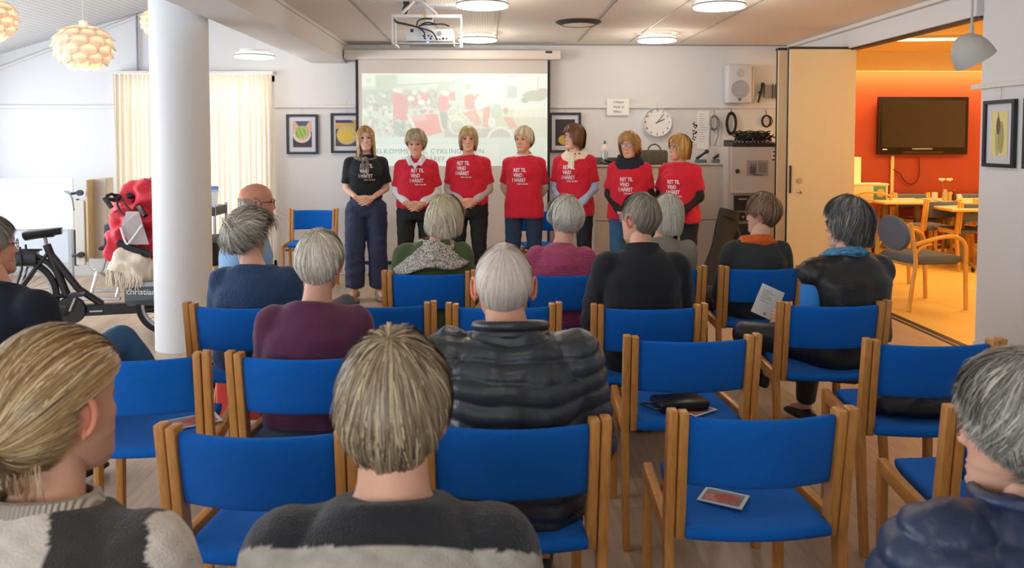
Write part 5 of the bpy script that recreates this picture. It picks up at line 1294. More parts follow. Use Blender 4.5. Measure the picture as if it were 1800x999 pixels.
# ---- head -----------------------------------------------------------
_Z = [-.122, -.116, -.100, -.080, -.060, -.040, -.020, .005, .03, .055, .08, .098, .111, .117]
_Wd = [.014, .032, .046, .055, .062, .067, .071, .0745, .0765, .0745, .064, .048, .028, .008]
_Fr = [.066, .085, .091, .089, .087, .085, .084, .084, .089, .088, .076, .058, .034, .010]
_Bk = [.030, .010, -.022, -.045, -.062, -.074, -.084, -.092, -.098, -.096, -.085, -.066, -.042, -.012]
def head_mesh(mb, M, skin='E0B49A', fem=True, age=.5, smile=.5, ears=True, jaw=1.0, lips='C08074', eyec='3A3A36', width=1.0):
    nz, na = 74, 88
    zs = [-.122 + (.239) * (.5 - .5 * math.cos(PI * (i + .3) / (nz - .4))) for i in range(nz)]
    rings = []; cols = []
    sk = np.array(lin(skin))
    for z in zs:
        w = np.interp(z, _Z, _Wd) * width * (jaw if z < -.05 else 1); f = np.interp(z, _Z, _Fr); b = np.interp(z, _Z, _Bk)
        cy = (f + b) / 2 + (.01 if z > -.06 else 0); ring = []
        for k in range(na):
            a = 2 * PI * k / na; c, s = math.cos(a), math.sin(a)
            ex_ = float(np.interp(z, [.0, .06], [.88, 1.0])); x = w * math.copysign(abs(c) ** ex_, c)
            y = cy + ((f - cy) if s > 0 else (cy - b)) * math.copysign(abs(s) ** ((.86 if s > 0 else .95) if z < .02 else 1.0), s)
            col = sk.copy()
            if s > 0:
                g = lambda x0, z0, sx_, sz_: math.exp(-((x - x0) / sx_) ** 2 - ((z - z0) / sz_) ** 2)
                # nose
                t = min(1, max(0, (.016 - z) / .05)) if z > -.034 else max(0, 1 - (-.034 - z) / .010)
                y += (.004 + .020 * t ** 1.3) * math.exp(-(x / (.0085 + .005 * t)) ** 2) * (1 if -.046 < z < .03 else max(0, 1 - max(z - .03, -.046 - z) / .012))
                y += .006 * (g(.013, -.033, .007, .007) + g(-.013, -.033, .007, .007))
                # sockets, brow, cheeks
                for q in (-1, 1):
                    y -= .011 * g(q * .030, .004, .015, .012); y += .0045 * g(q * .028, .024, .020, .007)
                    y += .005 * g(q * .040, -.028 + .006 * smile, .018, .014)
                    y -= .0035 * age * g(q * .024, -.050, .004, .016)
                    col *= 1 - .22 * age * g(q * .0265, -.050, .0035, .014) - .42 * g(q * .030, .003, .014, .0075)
                    col = col * (1 - .35 * g(q * .041, -.03, .018, .013)) + np.array(lin('D98A74')) * .35 * g(q * .041, -.03, .018, .013)
                    br = g(q * .030, .0245 - .0 * abs(x), .016, .0035)
                    col = col * (1 - .6 * br) + np.array(lin('7A6250')) * .6 * br
                # lips
                mz = -.0695 + smile * 9.0 * x * x
                lw = .021 + .004 * smile
                lip = math.exp(-(abs(x) / lw) ** 6)
                up, lo = math.exp(-((z - mz - .0045) / .004) ** 2), math.exp(-((z - mz + .006) / .005) ** 2)
                y += .0035 * lip * (up + lo); y -= .003 * lip * math.exp(-((z - mz) / .0018) ** 2)
                cl = lip * max(up, lo) * .85; col = col * (1 - cl) + np.array(lin(lips)) * cl
                line = lip * math.exp(-((z - mz) / .0022) ** 2)
                if smile > .6: ln2 = lip * math.exp(-((z - mz + .0004) / .0030) ** 2) * (1 if abs(x) < .019 else .4); col = col * (1 - ln2) + np.array(lin('E8DED6')) * ln2; dk_ = math.exp(-((abs(x) - .0235) / .003) ** 2 - ((z - mz) / .003) ** 2); col *= 1 - .5 * dk_
                else: col *= 1 - .55 * line
                y += .004 * g(0, -.104, .016, .012); y -= .003 * g(0, -.088, .02, .006)
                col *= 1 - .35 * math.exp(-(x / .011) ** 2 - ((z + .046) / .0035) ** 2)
                col = col * (1 - .3 * g(0, -.034, .014, .014)) + np.array(lin('CF7F6A')) * .3 * g(0, -.034, .014, .014)
            ring.append(M @ Vector((x, y, z))); cols.append(tuple(col))
        rings.append(ring)
    n0 = mb.n; mb.loft(rings, True); mb.c[n0:] = cols
    # eyes
    for q in (-1, 1):
        c = Vector((q * .0305 * width, .0655, .004)); r = .0122; n = 14; m = 12; vs = []; cs = []
        for i in range(m + 1):
            th = PI * i / m
            for k in range(n):
                ph = 2 * PI * k / n; p = Vector((math.sin(th) * math.cos(ph), math.cos(th), math.sin(th) * math.sin(ph)))
                vs.append(M @ (c + p * r)); cs.append(lin('16120F') if th < .28 else (lin(eyec) if th < .62 else lin('C9C0BA')))
        fs = [(i * n + k, i * n + (k + 1) % n, (i + 1) * n + (k + 1) % n, (i + 1) * n + k) for i in range(m) for k in range(n)]
        mb.addc(vs, fs, cs)
        # lids
        for sgn, h in ((1, .0055), (-1, -.0048)):
            P = [M @ Vector((q * (.0305 + .0145 * t), .0655 + .0128 * math.sqrt(max(0, 1 - (t * .93) ** 2)) * .98, .004 + h * (1 - t * t) )) for t in np.linspace(-1, 1, 9)]
            mb.tube(P, [.0012] + [.0026] * 7 + [.0012], 6, col=lin('9A6B58') if sgn < 0 else lin('6A4A3C'))
    if ears:
        for q in (-1, 1):
            E_ = M @ Matrix.Translation((q * .074 * width, -.008, -.006)) @ Matrix.Rotation(q * R(-22), 4, 'Z') @ Matrix.Rotation(R(-8), 4, 'X')
            red = tuple(np.array(lin(skin)) * np.array((1.02, .72, .66)))
            v = MB(); v.ell((0, 0, 0), (.007, .017, .029), n=14, m=10, col=lin(skin)); mb.addc([E_ @ Vector(p) for p in v.v], v.f, [red] * v.n)
            hx = [E_ @ Vector((q * .008, -.004 + .019 * math.cos(t), .001 + .031 * math.sin(t))) for t in np.linspace(R(-70), R(215), 16)]
            mb.tube(hx, [.003] + [.0052] * 14 + [.003], 8, col=red)
            mb.ell(E_ @ Vector((q * .004, .004, -.027)), (.005, .007, .009), n=10, m=6, col=red)

# ---- hair -----------------------------------------------------------
def lerp_tab(tab, a):
    return float(np.interp(a, [t[0] for t in tab], [t[1] for t in tab]))
def hair_mesh(M, style, cols, n=3500, seed=1, wdt=.0022):
    """style: thick (side, front/back, top), hem [(azimuth deg from front, z)], start [(azimuth, z where strands leave the skull)], taper, wave, clump, part, tilt, flare"""
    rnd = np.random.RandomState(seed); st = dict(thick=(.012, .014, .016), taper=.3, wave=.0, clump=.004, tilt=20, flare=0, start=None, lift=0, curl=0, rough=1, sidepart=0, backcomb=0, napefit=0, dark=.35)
    st.update(style)
    c0 = np.array([0, -.004, .012]); th = st['thick']
    base = np.array([.0785, .103, .1075])
    P = np.array([math.sin(R(st['sidepart'])) , -math.sin(R(st['tilt'])), math.cos(R(st['tilt']))]); P /= np.linalg.norm(P)
    A = np.cross(P, [1, 0, 0]); A /= np.linalg.norm(A)          # towards the front (or back)
    if A[1] < 0: A = -A
    B = np.cross(A, P)
    if B[0] < 0: B = -B
    hem = st['hem']; start = st['start'] or hem
    def path(phi, lift, nseg, tstart=0, tend=1):
        T = A * math.cos(phi) + B * math.sin(phi); pts = []; u = 0; out = []; du = R(3.0); dropping = False; p = None
        for k in range(200):
            if not dropping:
                q = math.cos(u) * P + math.sin(u) * T
                az = abs(math.degrees(math.atan2(q[0], q[1]))); frac = min(1, u / R(120))
                k_ = 1 - st['taper'] * frac
                zq = c0[2] + base[2] * q[2]; low = min(1, max(0, -zq / .085))
                if st['napefit']: k_ *= 1 - .85 * low
                rad = base + np.array(th) * k_ + lift
                p = c0 + rad * q
                if st['napefit'] and q[1] < 0: p[1] += .018 * low; p[0] *= 1 - .10 * low
                zs, zh = lerp_tab(start, az), lerp_tab(hem, az)
                out.append(p.copy())
                if u > R(25) and p[2] < zh: break
                if u > R(40) and p[2] < zs: dropping = True; s = 0; azd = az; zh_ = zh; q0 = q
                u += du
                if u > R(165): break
            else:
                s += .007
                o = np.array([q0[0], q0[1], 0]); o /= max(np.linalg.norm(o), .2)
                p = p + np.array([0, 0, -.007]) + o * .007 * (st['flare'] - st['curl'] * s * 12)
                out.append(p.copy())
                if p[2] < zh_: break
        return np.array(out)
    nphi = 72; paths = [path(2 * PI * k / nphi, 0, 0) for k in range(nphi)]
    NS = 22
    def resample(pp, n_):
        d = np.r_[0, np.cumsum(np.linalg.norm(np.diff(pp, axis=0), axis=1))]; t = np.linspace(0, d[-1], n_)
        return np.stack([np.interp(t, d, pp[:, i]) for i in range(3)], 1)
    G = np.stack([resample(p, NS) for p in paths])                  # nphi, NS, 3
    mb = MB(); colsA = [np.array(lin(c)) for c in cols]
    # closed shell: outer surface and an inner one
    shell = []
    for i in range(nphi):
        for j in range(NS):
            p = G[i, j]; d = (p - c0); shell.append(p - d / np.linalg.norm(d) * .004)
    inner = []
    for i in range(nphi):
        for j in range(NS):
            p = G[i, j]; d = (p - c0); inner.append(p - d / np.linalg.norm(d) * .016)
    off = nphi * NS; fs = []
    for i in range(nphi):
        k = (i + 1) % nphi
        for j in range(NS - 1):
            fs.append((i * NS + j, i * NS + j + 1, k * NS + j + 1, k * NS + j)); fs.append((off + i * NS + j, off + k * NS + j, off + k * NS + j + 1, off + i * NS + j + 1))
        fs.append((i * NS + NS - 1, off + i * NS + NS - 1, off + k * NS + NS - 1, k * NS + NS - 1))
    dk = colsA[-1] * .5 + colsA[1] * .5
    mb.addc([M @ Vector(p) for p in shell + inner], fs, [tuple(dk)] * (2 * off))
    # strands
    SG = 9; allv = []; allf = []; allc = []
    nf = 9; cl_ph = rnd.rand(300) * 6.28
    for s_ in range(n):
        phi = rnd.rand() * 2 * PI; lock = int(phi * 24 + rnd.rand() * .6)
        rl = np.random.RandomState(lock * 7 + seed); lk = rl.randn(4)
        i0 = phi / (2 * PI) * nphi; ia = int(i0) % nphi; ib = (ia + 1) % nphi; w = i0 - int(i0)
        t0 = rnd.rand() ** 1.3 * .75; t1 = min(1, t0 + .25 + rnd.rand() * .6)
        if rnd.rand() < .5: t1 = 1 + rnd.rand() * .10
        tt = np.linspace(t0, t1, SG); over = np.maximum(tt - 1, 0); jj = np.clip(tt, 0, 1) * (NS - 1); ja = np.minimum(jj.astype(int), NS - 2); wj = (jj - ja)[:, None]
        ga = G[ia, ja] * (1 - wj) + G[ia, ja + 1] * wj; gb = G[ib, ja] * (1 - wj) + G[ib, ja + 1] * wj
        # move sideways within the lock (clumping and waves) by blending azimuth
        shift = st['clump'] * (lk[0] * .6 + rnd.randn() * .5) * tt * 2 + st['wave'] * np.sin(tt * 7 + lk[1] * 2)
        p = ga * (1 - w) + gb * w
        dd_ = (G[ia, -1] - G[ia, -3]); dd_ = dd_ / (np.linalg.norm(dd_) + 1e-9); p = p + over[:, None] * dd_ * .14
        d = p - c0; d /= np.linalg.norm(d, axis=1)[:, None]
        tg = np.gradient(p, axis=0); tg /= np.linalg.norm(tg, axis=1)[:, None] + 1e-9
        sd = np.cross(tg, d); sd /= np.linalg.norm(sd, axis=1)[:, None] + 1e-9
        lift = (st['rough'] * (.0022 * lk[2] * np.sin(tt * 5 + lk[3]) + .0012 * rnd.randn())) + st['lift'] * rnd.rand() * np.sin(np.clip((tt - t0) / (t1 - t0 + 1e-6), 0, 1) * PI) * (.5 + .5 * rl.rand())
        p = p + sd * shift[:, None] + d * (np.atleast_1d(lift) + np.zeros(SG))[:, None]
        prof = np.sin(np.linspace(.35, PI - .12, SG)) * wdt * (.7 + .6 * rnd.rand())
        L_e = p - sd * prof[:, None]; R_e = p + sd * prof[:, None]
        # colour: lock tone + strand tone
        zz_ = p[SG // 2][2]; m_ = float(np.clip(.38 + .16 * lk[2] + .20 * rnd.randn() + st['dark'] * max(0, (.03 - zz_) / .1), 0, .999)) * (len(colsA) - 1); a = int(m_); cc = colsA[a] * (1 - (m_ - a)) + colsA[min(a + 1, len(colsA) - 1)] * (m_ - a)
        b0 = len(allv); 
        for q in range(SG): allv.append(L_e[q]); allv.append(R_e[q]); allc.append(tuple(cc)); allc.append(tuple(cc))
        allf += [(b0 + 2 * q, b0 + 2 * q + 1, b0 + 2 * q + 3, b0 + 2 * q + 2) for q in range(SG - 1)]
    mb.addc([M @ Vector(p) for p in allv], allf, allc)
    return mb
def face_cut(z_front, z_temple, z_side, z_ear, z_back, z_nape):
    return [(0, z_front), (35, z_temple * .6 + z_front * .4), (60, z_temple), (82, z_side), (98, z_ear), (125, z_back), (150, z_nape), (180, z_nape)]
STY = {
 'crop':   dict(thick=(.007, .006, .010), hem=[(0, .064), (40, .055), (62, .035), (76, .0), (84, .0), (90, .022), (108, .022), (118, -.01), (128, -.04), (150, -.072), (180, -.078)], taper=.3, clump=.004, tilt=24, lift=.004, napefit=1),
 'thin':   dict(thick=(.006, .005, .006), hem=[(0, .072), (40, .06), (62, .035), (76, .0), (84, .0), (90, .022), (108, .022), (118, -.01), (128, -.04), (150, -.068), (180, -.074)], taper=.2, clump=.002, tilt=24, rough=.5, napefit=1, dark=.1),
 'fullcrop': dict(thick=(.015, .014, .022), hem=[(0, .045), (40, .045), (62, .025), (76, -.008), (84, -.008), (90, .018), (108, .018), (116, -.02), (126, -.05), (150, -.086), (180, -.094)], taper=.35, clump=.007, tilt=18, lift=.010, wave=.003, napefit=1, dark=.5),
 'pixie':  dict(thick=(.012, .010, .018), hem=[(0, .064), (30, .058), (55, .038), (72, -.005), (85, -.02), (95, -.006), (106, -.010), (116, -.035), (140, -.08), (180, -.09)], taper=.35, clump=.010, tilt=16, lift=.010, wave=.004, napefit=1),
 'short':  dict(thick=(.017, .015, .022), hem=[(0, .066), (30, .060), (55, .038), (70, -.005), (84, -.03), (95, -.022), (106, -.028), (120, -.06), (150, -.085), (180, -.095)], taper=.25, clump=.014, tilt=18, lift=.014, wave=.008, napefit=.6),
 'bob':    dict(thick=(.015, .014, .014), hem=[(0, .058), (28, .054), (46, .034), (60, -.06), (80, -.085), (110, -.098), (150, -.105), (180, -.106)], start=[(0, -.2), (46, .0), (60, .01), (110, .0), (180, -.03)], taper=.1, clump=.008, tilt=10, curl=.25, lift=.006, dark=.15),
 'long':   dict(thick=(.010, .010, .010), hem=[(0, .070), (25, .066), (44, .045), (60, -.15), (80, -.19), (110, -.20), (150, -.21), (180, -.21)], start=[(0, -.2), (44, .03), (60, .0), (110, .0), (180, -.04)], taper=.0, clump=.008, tilt=2, curl=.02, lift=.003, dark=.05),
 'shag':   dict(thick=(.018, .014, .020), hem=[(0, .064), (30, .056), (50, .034), (66, -.045), (80, -.060), (110, -.085), (150, -.104), (180, -.110)], start=[(0, -.2), (50, .0), (80, .0), (130, -.02), (180, -.04)], taper=.15, clump=.016, tilt=16, curl=.35, lift=.014, wave=.008),
 'tied':   dict(thick=(.010, .008, .012), hem=[(0, .064), (40, .055), (62, .03), (76, .005), (84, .0), (92, .018), (106, .012), (114, -.03), (125, -.06), (150, -.088), (180, -.10)], taper=.0, clump=.006, tilt=112, lift=.004, dark=.2),
 'updo':   dict(thick=(.020, .014, .018), hem=[(0, .064), (40, .055), (62, .03), (76, .0), (86, -.005), (94, .012), (106, .008), (114, -.03), (125, -.06), (150, -.088), (180, -.095)], taper=.1, clump=.03, tilt=70, lift=.016, wave=.012, dark=.2),
}

# ---- hands ----------------------------------------------------------
def hand_mesh(mb, wrist, dirv, palm_n, side, curl=.5, col=None, spread=.06, size=1.0, thumb=.6):
    """dirv: wrist to knuckles; palm_n: direction the palm faces; side=+1 thumb on dirv x palm_n side"""
    w = Vector(wrist); d = Vector(dirv).normalized(); n = Vector(palm_n); n = (n - d * n.dot(d)).normalized(); s = d.cross(n) * side
    m = MB(); S = size
    for k in range(4):
        u = (k - 1.5) * .0205 * S
        m.cone(w + s * u * .55, w + d * .078 * S + s * u, .0135 * S, .0115 * S, n=10)
    m.cone(w - d * .03 * S, w + d * .03 * S, .021 * S, .022 * S, n=12, sx=1)
    Ls = (.036, .042, .040, .031); L2 = (.024, .028, .026, .019)
    for k in range(4):
        u = (1.5 - k) * .0205 * S; ln, l2 = Ls[k] * S, L2[k] * S
        a = d + s * spread * (1.5 - k); p0 = w + d * .080 * S + s * u; a = a.normalized()
        def bend(v, ang): return (v * math.cos(ang) + n * math.sin(ang)).normalized()
        a1 = bend(a, curl * .8 + k * .05); ax = a1
        p1 = p0 + a1 * ln; nn = (n - a1 * n.dot(a1)).normalized(); a2 = (a1 * math.cos(curl * 1.1) + nn * math.sin(curl * 1.1)).normalized(); p2 = p1 + a2 * l2
        nn = (n - a2 * n.dot(a2)).normalized(); a3 = (a2 * math.cos(curl * .7) + nn * math.sin(curl * .7)).normalized(); p3 = p2 + a3 * l2 * .8
        m.cone(p0, p1, .0098 * S, .0088 * S, n=8); m.cone(p1, p2, .0086 * S, .0078 * S, n=8); m.cone(p2, p3, .0077 * S, .0066 * S, n=8)
    t0 = w + d * .022 * S + s * .024 * S; td = (d * .75 + s * .75 * thumb + n * .35).normalized(); t1 = t0 + td * .036 * S; td2 = (d * .95 + s * .15 + n * .3 * curl).normalized(); t2 = t1 + td2 * .030 * S; t3 = t2 + td2 * .020 * S
    m.cone(t0, t1, .0135 * S, .0110 * S, n=8); m.cone(t1, t2, .0108 * S, .0096 * S, n=8); m.cone(t2, t3, .0095 * S, .0080 * S, n=8)
    me = remesh(m, .0034, 3); P = verts(me); c = col or lin('DDAE94')
    cc = np.tile(np.array(c), (len(P), 1)); cc *= (1 + .10 * wav(P, 60, 4))[:, None] * np.array([1, .96, .95])
    f = [tuple(p.vertices) for p in me.polygons]; mb.addc([tuple(p) for p in P], f, [tuple(x) for x in cc]); bpy.data.meshes.remove(me)
    return w + d * .08 * S

# ---- torso and limbs --------------------------------------------------
def torso_rings(sp, prof, inf=0, n=28, sx=1, sy=1):
    """sp: list of (centre Vector, forward tilt vector) ; prof: (half width, half depth)"""
    rings = []
    for (c, up), (w, d) in zip(sp, prof):
        fwd = Vector((0, up.z, -up.y)).normalized() if up.length else Vector((0, 1, 0))
        rt = Vector((1, 0, 0))
        rings.append([c + rt * ((w * sx + inf) * math.copysign(abs(math.cos(2 * PI * k / n)) ** .85, math.cos(2 * PI * k / n))) + fwd * ((d * sy + inf) * math.copysign(abs(math.sin(2 * PI * k / n)) ** .9, math.sin(2 * PI * k / n))) for k in range(n)])
    return rings
def spine(points):
    out = []
    for i, p in enumerate(points):
        a = points[max(i - 1, 0)]; b = points[min(i + 1, len(points) - 1)]; u = Vector(b) - Vector(a); u.x = 0; u.normalize(); out.append((Vector(p), u))
    return out
def shoe(mb, ankle, toe_dir, L=.25):
    a = Vector(ankle); d = Vector(toe_dir); d.z = min(d.z, .2); d.normalize(); s = d.cross(Vector((0, 0, 1))).normalized(); u = s.cross(d).normalized()
    z0 = a - u * .075; m = MB(); rings = []
    for t, w, h in ((-.3, .018, .03), (-.27, .03, .06), (-.15, .034, .075), (0, .035, .08), (.2, .042, .06), (.45, .047, .045), (.62, .040, .034), (.70, .018, .02)):
        c = z0 + d * (t * L)
        rings.append([c + s * w * math.copysign(abs(math.cos(2 * PI * k / 16)) ** .8, math.cos(2 * PI * k / 16)) + u * (h * .5 + h * .5 * math.copysign(abs(math.sin(2 * PI * k / 16)) ** .8, math.sin(2 * PI * k / 16))) for k in range(16)])
    mb.loft(rings)
def cloth_obj(mb, name, m, parent, voxel, fold=.006, k=14, seed=0, smooth=5, quilt=None, vfn=None, fine=.0012):
    me = remesh(mb, voxel, smooth); P = verts(me); N = norms(me)
    f = 1 - abs(wav(P * [1, 1, .75], k, seed)) * 1.7
    f2 = 1 - abs(wav(P * [.7, 1, 1.2], k * 2.1, seed + 9)) * 1.6
    f3 = 1 - abs(wav(P * [1, .8, .5] + .02 * wav(P, 9, seed + 1)[:, None], k * 3.1, seed + 17)) * 1.8
    dsp = fold * f + fold * .6 * f2 + fold * .28 * f3 + fine * wav(P, 70, seed + 4)
    if quilt:
        sp_, amp, wob = quilt; z = P[:, 2] + wob * wav(P, 9, seed + 2) + wob * .5 * wav(P, 23, seed + 12)
        ph = (z / sp_) % 1.0; g = np.abs(np.sin(ph * PI)) ** .5; dsp += amp * (g - .6)
        dsp += amp * .45 * (1 - abs(wav(P * [2.2, 1.5, .6], 20, seed + 6)) * 1.8) * g
    P = P + N * dsp[:, None]
    setv(me, P)
    if vfn is not None: setcol(me, vfn(P))
    me.materials.append(m); me.polygons.foreach_set('use_smooth', [True] * len(me.polygons))
    return link(name, me, parent)
def body_skin(me_parts, parent, extra, name='body'):
    """extra: MB that already holds head and hands with colours; me_parts: MB of limbs to be merged"""
    mb_l, col, vox = me_parts
    me = remesh(mb_l, vox, 4); P = verts(me); c = np.tile(np.array(col), (len(P), 1))
    c *= (1 + .05 * wav(P, 25, 2))[:, None]
    extra.addc([tuple(p) for p in P], [tuple(p.vertices) for p in me.polygons], [tuple(np.clip(x, 0, 1)) for x in c]); bpy.data.meshes.remove(me)
    return extra.build(name, SKIN, parent, vcol=True, angle=0)
def glasses(M, parent, col='1A1614', rim=.0016, w=.024, h=.018, lens=True, temple=True):
    g = MB()
    for q in (-1, 1):
        cx = q * .032; pts = [M @ Vector((cx + w * math.cos(t) * (abs(math.cos(t)) ** -.15 if abs(math.cos(t)) > .05 else 1), .100 - abs(cx + w * math.cos(t)) * .22, .004 + h * math.sin(t))) for t in np.linspace(0, 2 * PI, 25)]
        g.tube(pts, rim, 6, cap=False)
        if temple: g.tube([M @ Vector((q * .057, .088, .008)), M @ Vector((q * .078, .06, .010)), M @ Vector((q * .083, -.01, .010)), M @ Vector((q * .082, -.03, -.006))], rim * 1.1, 6)
    g.tube([M @ Vector((-.010, .104, .008)), M @ Vector((0, .108, .011)), M @ Vector((.010, .104, .008))], rim, 6)
    o = g.build('glasses', mat('frame_' + col, col, .3), parent)
    if lens:
        l = MB()
        for q in (-1, 1): 
            cx = q * .032; ps = [M @ Vector((cx + (w - .001) * math.cos(t), .0985 - abs(cx + w * math.cos(t)) * .22, .004 + (h - .001) * math.sin(t))) for t in np.linspace(0, 2 * PI, 20, endpoint=False)]
            l.add(ps + [p + (M.to_3x3() @ Vector((0, -.001, 0))) for p in ps], [tuple(range(20)), tuple(range(39, 19, -1))])
        l.build('lens', LENS, o, smooth=False)
    return o
def print_on(shirt, txts, M, m, parent, off=.004):
    """lettering laid on the garment: M places the text block in front of the chest facing -local z direction of the block"""
    bvh = BVHTree.FromPolygons([v.co.copy() for v in shirt.data.vertices], [tuple(p.vertices) for p in shirt.data.polygons])
    for (t, size, dx, dz, bold, sp_) in txts:
        me = text_mesh(t, size, bold=bold, spacing=sp_)
        bm = bmesh.new(); bm.from_mesh(me)
        bmesh.ops.triangulate(bm, faces=bm.faces)
        for _ in range(1): bmesh.ops.subdivide_edges(bm, edges=[e_ for e_ in bm.edges if e_.calc_length() > size * .3], cuts=1)
        D = (M.to_3x3() @ Vector((0, 0, -1))).normalized()
        for v in bm.verts:
            p = M @ Vector((v.co.x + dx, v.co.y + dz, 0)); h, nn, i, dd = bvh.ray_cast(p, D)
            v.co = (h - D * off) if h is not None else p + D * .1
        bm.to_mesh(me); bm.free(); me.materials.clear(); me.materials.append(m); link('lettering', me, parent)

SKEL = {}
def figure(kind, loc, yaw, lab, head=(0, 0, 0), top_z=1.26, girth=1.0, skin='DDB098', hair=None, hcols=None, hn=2600, hw=.0024, face={},
           top=dict(), legs=dict(), arms='lap', shoes='1A1A1C', lean=0, sh=1.0, vox=.011, glass=None, neckcol=None, headoff=(0, 0, 0), hseed=1, group=None, spread=1.0, tz=None, sidelean=0, hscale=.97):
    """kind 'sit' or 'stand'. Local frame: facing +Y."""
    root = empty('person', loc, yaw, lab, 'person', group)
    sk = lin(skin); sit = kind == 'sit'
    g = girth
    if sit:
        dz = (top_z - 1.275)
        pts = [V3(0, .20, .44), V3(0, .17, .54), V3(0, .145, .66), V3(0, .14 + lean * .3, .78 + dz * .4), V3(0, .145 + lean * .6, .885 + dz * .8), V3(0, .155 + lean * .8, .962 + dz), V3(0, .168 + lean, 1.012 + dz)]
        neck0 = V3(0, .165 + lean, .985 + dz); hc = V3(0, .20 + lean, 1.155 + dz)
        shz = .935 + dz; shy = .150 + lean * .8; hipz = .535
    else:
        s_ = top_z / 1.66
        pts = [V3(0, .0, .80), V3(0, .0, .90), V3(0, .01, 1.02), V3(0, .015, 1.14), V3(0, .01, 1.25), V3(0, -.005, 1.335), V3(0, -.008, 1.385)]
        pts = [p * s_ for p in pts]; neck0 = V3(0, -.005, 1.37) * s_; hc = V3(0, .022, 1.538) * s_; hc.z = top_z - .120; shz = 1.310 * s_; shy = -.005; hipz = .88 * s_
    for i_ in range(len(pts)): pts[i_] = pts[i_] + V3(sidelean * max(0, i_ - 1) / 5, 0, 0)
    neck0 = neck0 + V3(sidelean, 0, 0); hc = hc + V3(sidelean, 0, 0) + Vector(headoff)
    sp = spine(pts)
    prof = [(.145 * g, .110 * g), (.168 * g, .120 * g), (.148 * g, .112 * g), (.148 * (g * .6 + .4), .108 * g), (.162 * sh, .112 * (g * .5 + .5)), (.128 * sh, .078), (.064, .054)]
    S = {}
    for q, nm in ((-1, 'L'), (1, 'R')):
        S['sh' + nm] = V3(q * .155 * sh + sidelean * .9, shy, shz)
        if sit:
            if arms == 'lap': S['el' + nm] = V3(q * (.205 * sh + .012), shy + .06, shz - .26); S['wr' + nm] = V3(q * .07, shy + .26, .655)
            elif arms == 'paper' and q < 0: S['el' + nm] = V3(q * .25, shy + .10, shz - .24); S['wr' + nm] = V3(q * .24, shy + .33, .72)
            elif arms == 'side': S['el' + nm] = V3(q * (.21 * sh + .02), shy + .06, shz - .26); S['wr' + nm] = V3(q * .15, shy + .27, .62)
            else: S['el' + nm] = V3(q * (.205 * sh + .012), shy + .06, shz - .26); S['wr' + nm] = V3(q * .07, shy + .26, .655)
            S['hip' + nm] = V3(q * .095, .19, hipz); S['kn' + nm] = V3(q * .115 * spread, .60, .52); S['an' + nm] = V3(q * .12 * spread, .62, .095); S['toe' + nm] = V3(q * .05, 1, 0)
        else:
            if arms == 'clasp': S['el' + nm] = V3(q * (.205 * sh), -.02, 1.065 * s_); S['wr' + nm] = V3(q * .065, .195, .965 * s_)
            elif arms == 'belly': S['el' + nm] = V3(q * (.203 * sh), -.02, 1.065 * s_); S['wr' + nm] = V3(q * .065, .205, .99 * s_)
            elif arms == 'back': S['el' + nm] = V3(q * (.205 * sh), -.10, 1.075 * s_); S['wr' + nm] = V3(q * .09, -.155, .90 * s_)
            elif arms == 'low': S['el' + nm] = V3(q * (.205 * sh), .0, 1.06 * s_); S['wr' + nm] = V3(q * .055, .20, .88 * s_)
            S['hip' + nm] = V3(q * .092, 0, hipz); S['kn' + nm] = V3(q * .105, .015, .47 * s_); S['an' + nm] = V3(q * .115, -.02, .085); S['toe' + nm] = V3(q * .25, 1, 0)
    S.update({k: Vector(v) for k, v in legs.get('pose', {}).items()}); S.update({k: Vector(v) for k, v in top.get('pose', {}).items()})
    # ---- skin body
    b = MB(); b.loft(torso_rings(sp, [(w - .012, d - .012) for w, d in prof]))
    b.cone(neck0 - V3(0, 0, .02), hc + V3(0, -.014, -.055), .058 * (1 if not neckcol else neckcol), .050 * (1 if not neckcol else neckcol), n=20)
    for nm in 'LR':
        b.cone(S['sh' + nm], S['el' + nm], .046, .036); b.cone(S['el' + nm], S['wr' + nm], .036, .0235)
        b.cone(neck0 + V3(0, 0, .0), S['sh' + nm] + V3(0, 0, .012), .040, .038)
        b.cone(S['hip' + nm], S['kn' + nm], .072, .050); b.cone(S['kn' + nm], S['an' + nm], .048, .034); b.cone(S['an' + nm], S['an' + nm] + Vector(S['toe' + nm]).normalized() * .12 - V3(0, 0, .04), .034, .026)
    ex = MB(); hy, hp, hr = [R(a) for a in head]
    HM = Matrix.Translation(hc) @ Matrix.Rotation(hy, 4, 'Z') @ Matrix.Rotation(hp, 4, 'X') @ Matrix.Rotation(hr, 4, 'Y') @ Matrix.Scale(hscale, 4)
    head_mesh(ex, HM, skin, **face)
    hsz = .95
    for q, nm in ((-1, 'L'), (1, 'R')):
        w = S['wr' + nm]; fd = (w - S['el' + nm]).normalized()
        if sit:
            if arms == 'paper' and q < 0: hand_mesh(ex, w, fd * 1 + V3(-.3, .1, 0), V3(1, 0, -.2), 1, .55, sk, size=hsz)
            else: hand_mesh(ex, w, fd + V3(0, 0, -.35), V3(0, 0, -1), -q if True else q, .35, sk, size=hsz)
        elif arms in ('clasp', 'belly', 'low'):
            tgt = V3(-q * .03, .232 if q < 0 else .205, w.z - (.035 if arms != 'low' else .06)); d = (tgt - w)
            hand_mesh(ex, w, d, V3(-q * .15, -1, 0) if q > 0 else V3(0, -1, .1), q, .55 if q < 0 else .45, sk, size=hsz)
        else: hand_mesh(ex, w, fd + V3(-q * .3, 0, -.2), V3(0, 1, 0), -q, .5, sk, size=hsz)
    body_skin((b, sk, .013), root, ex)
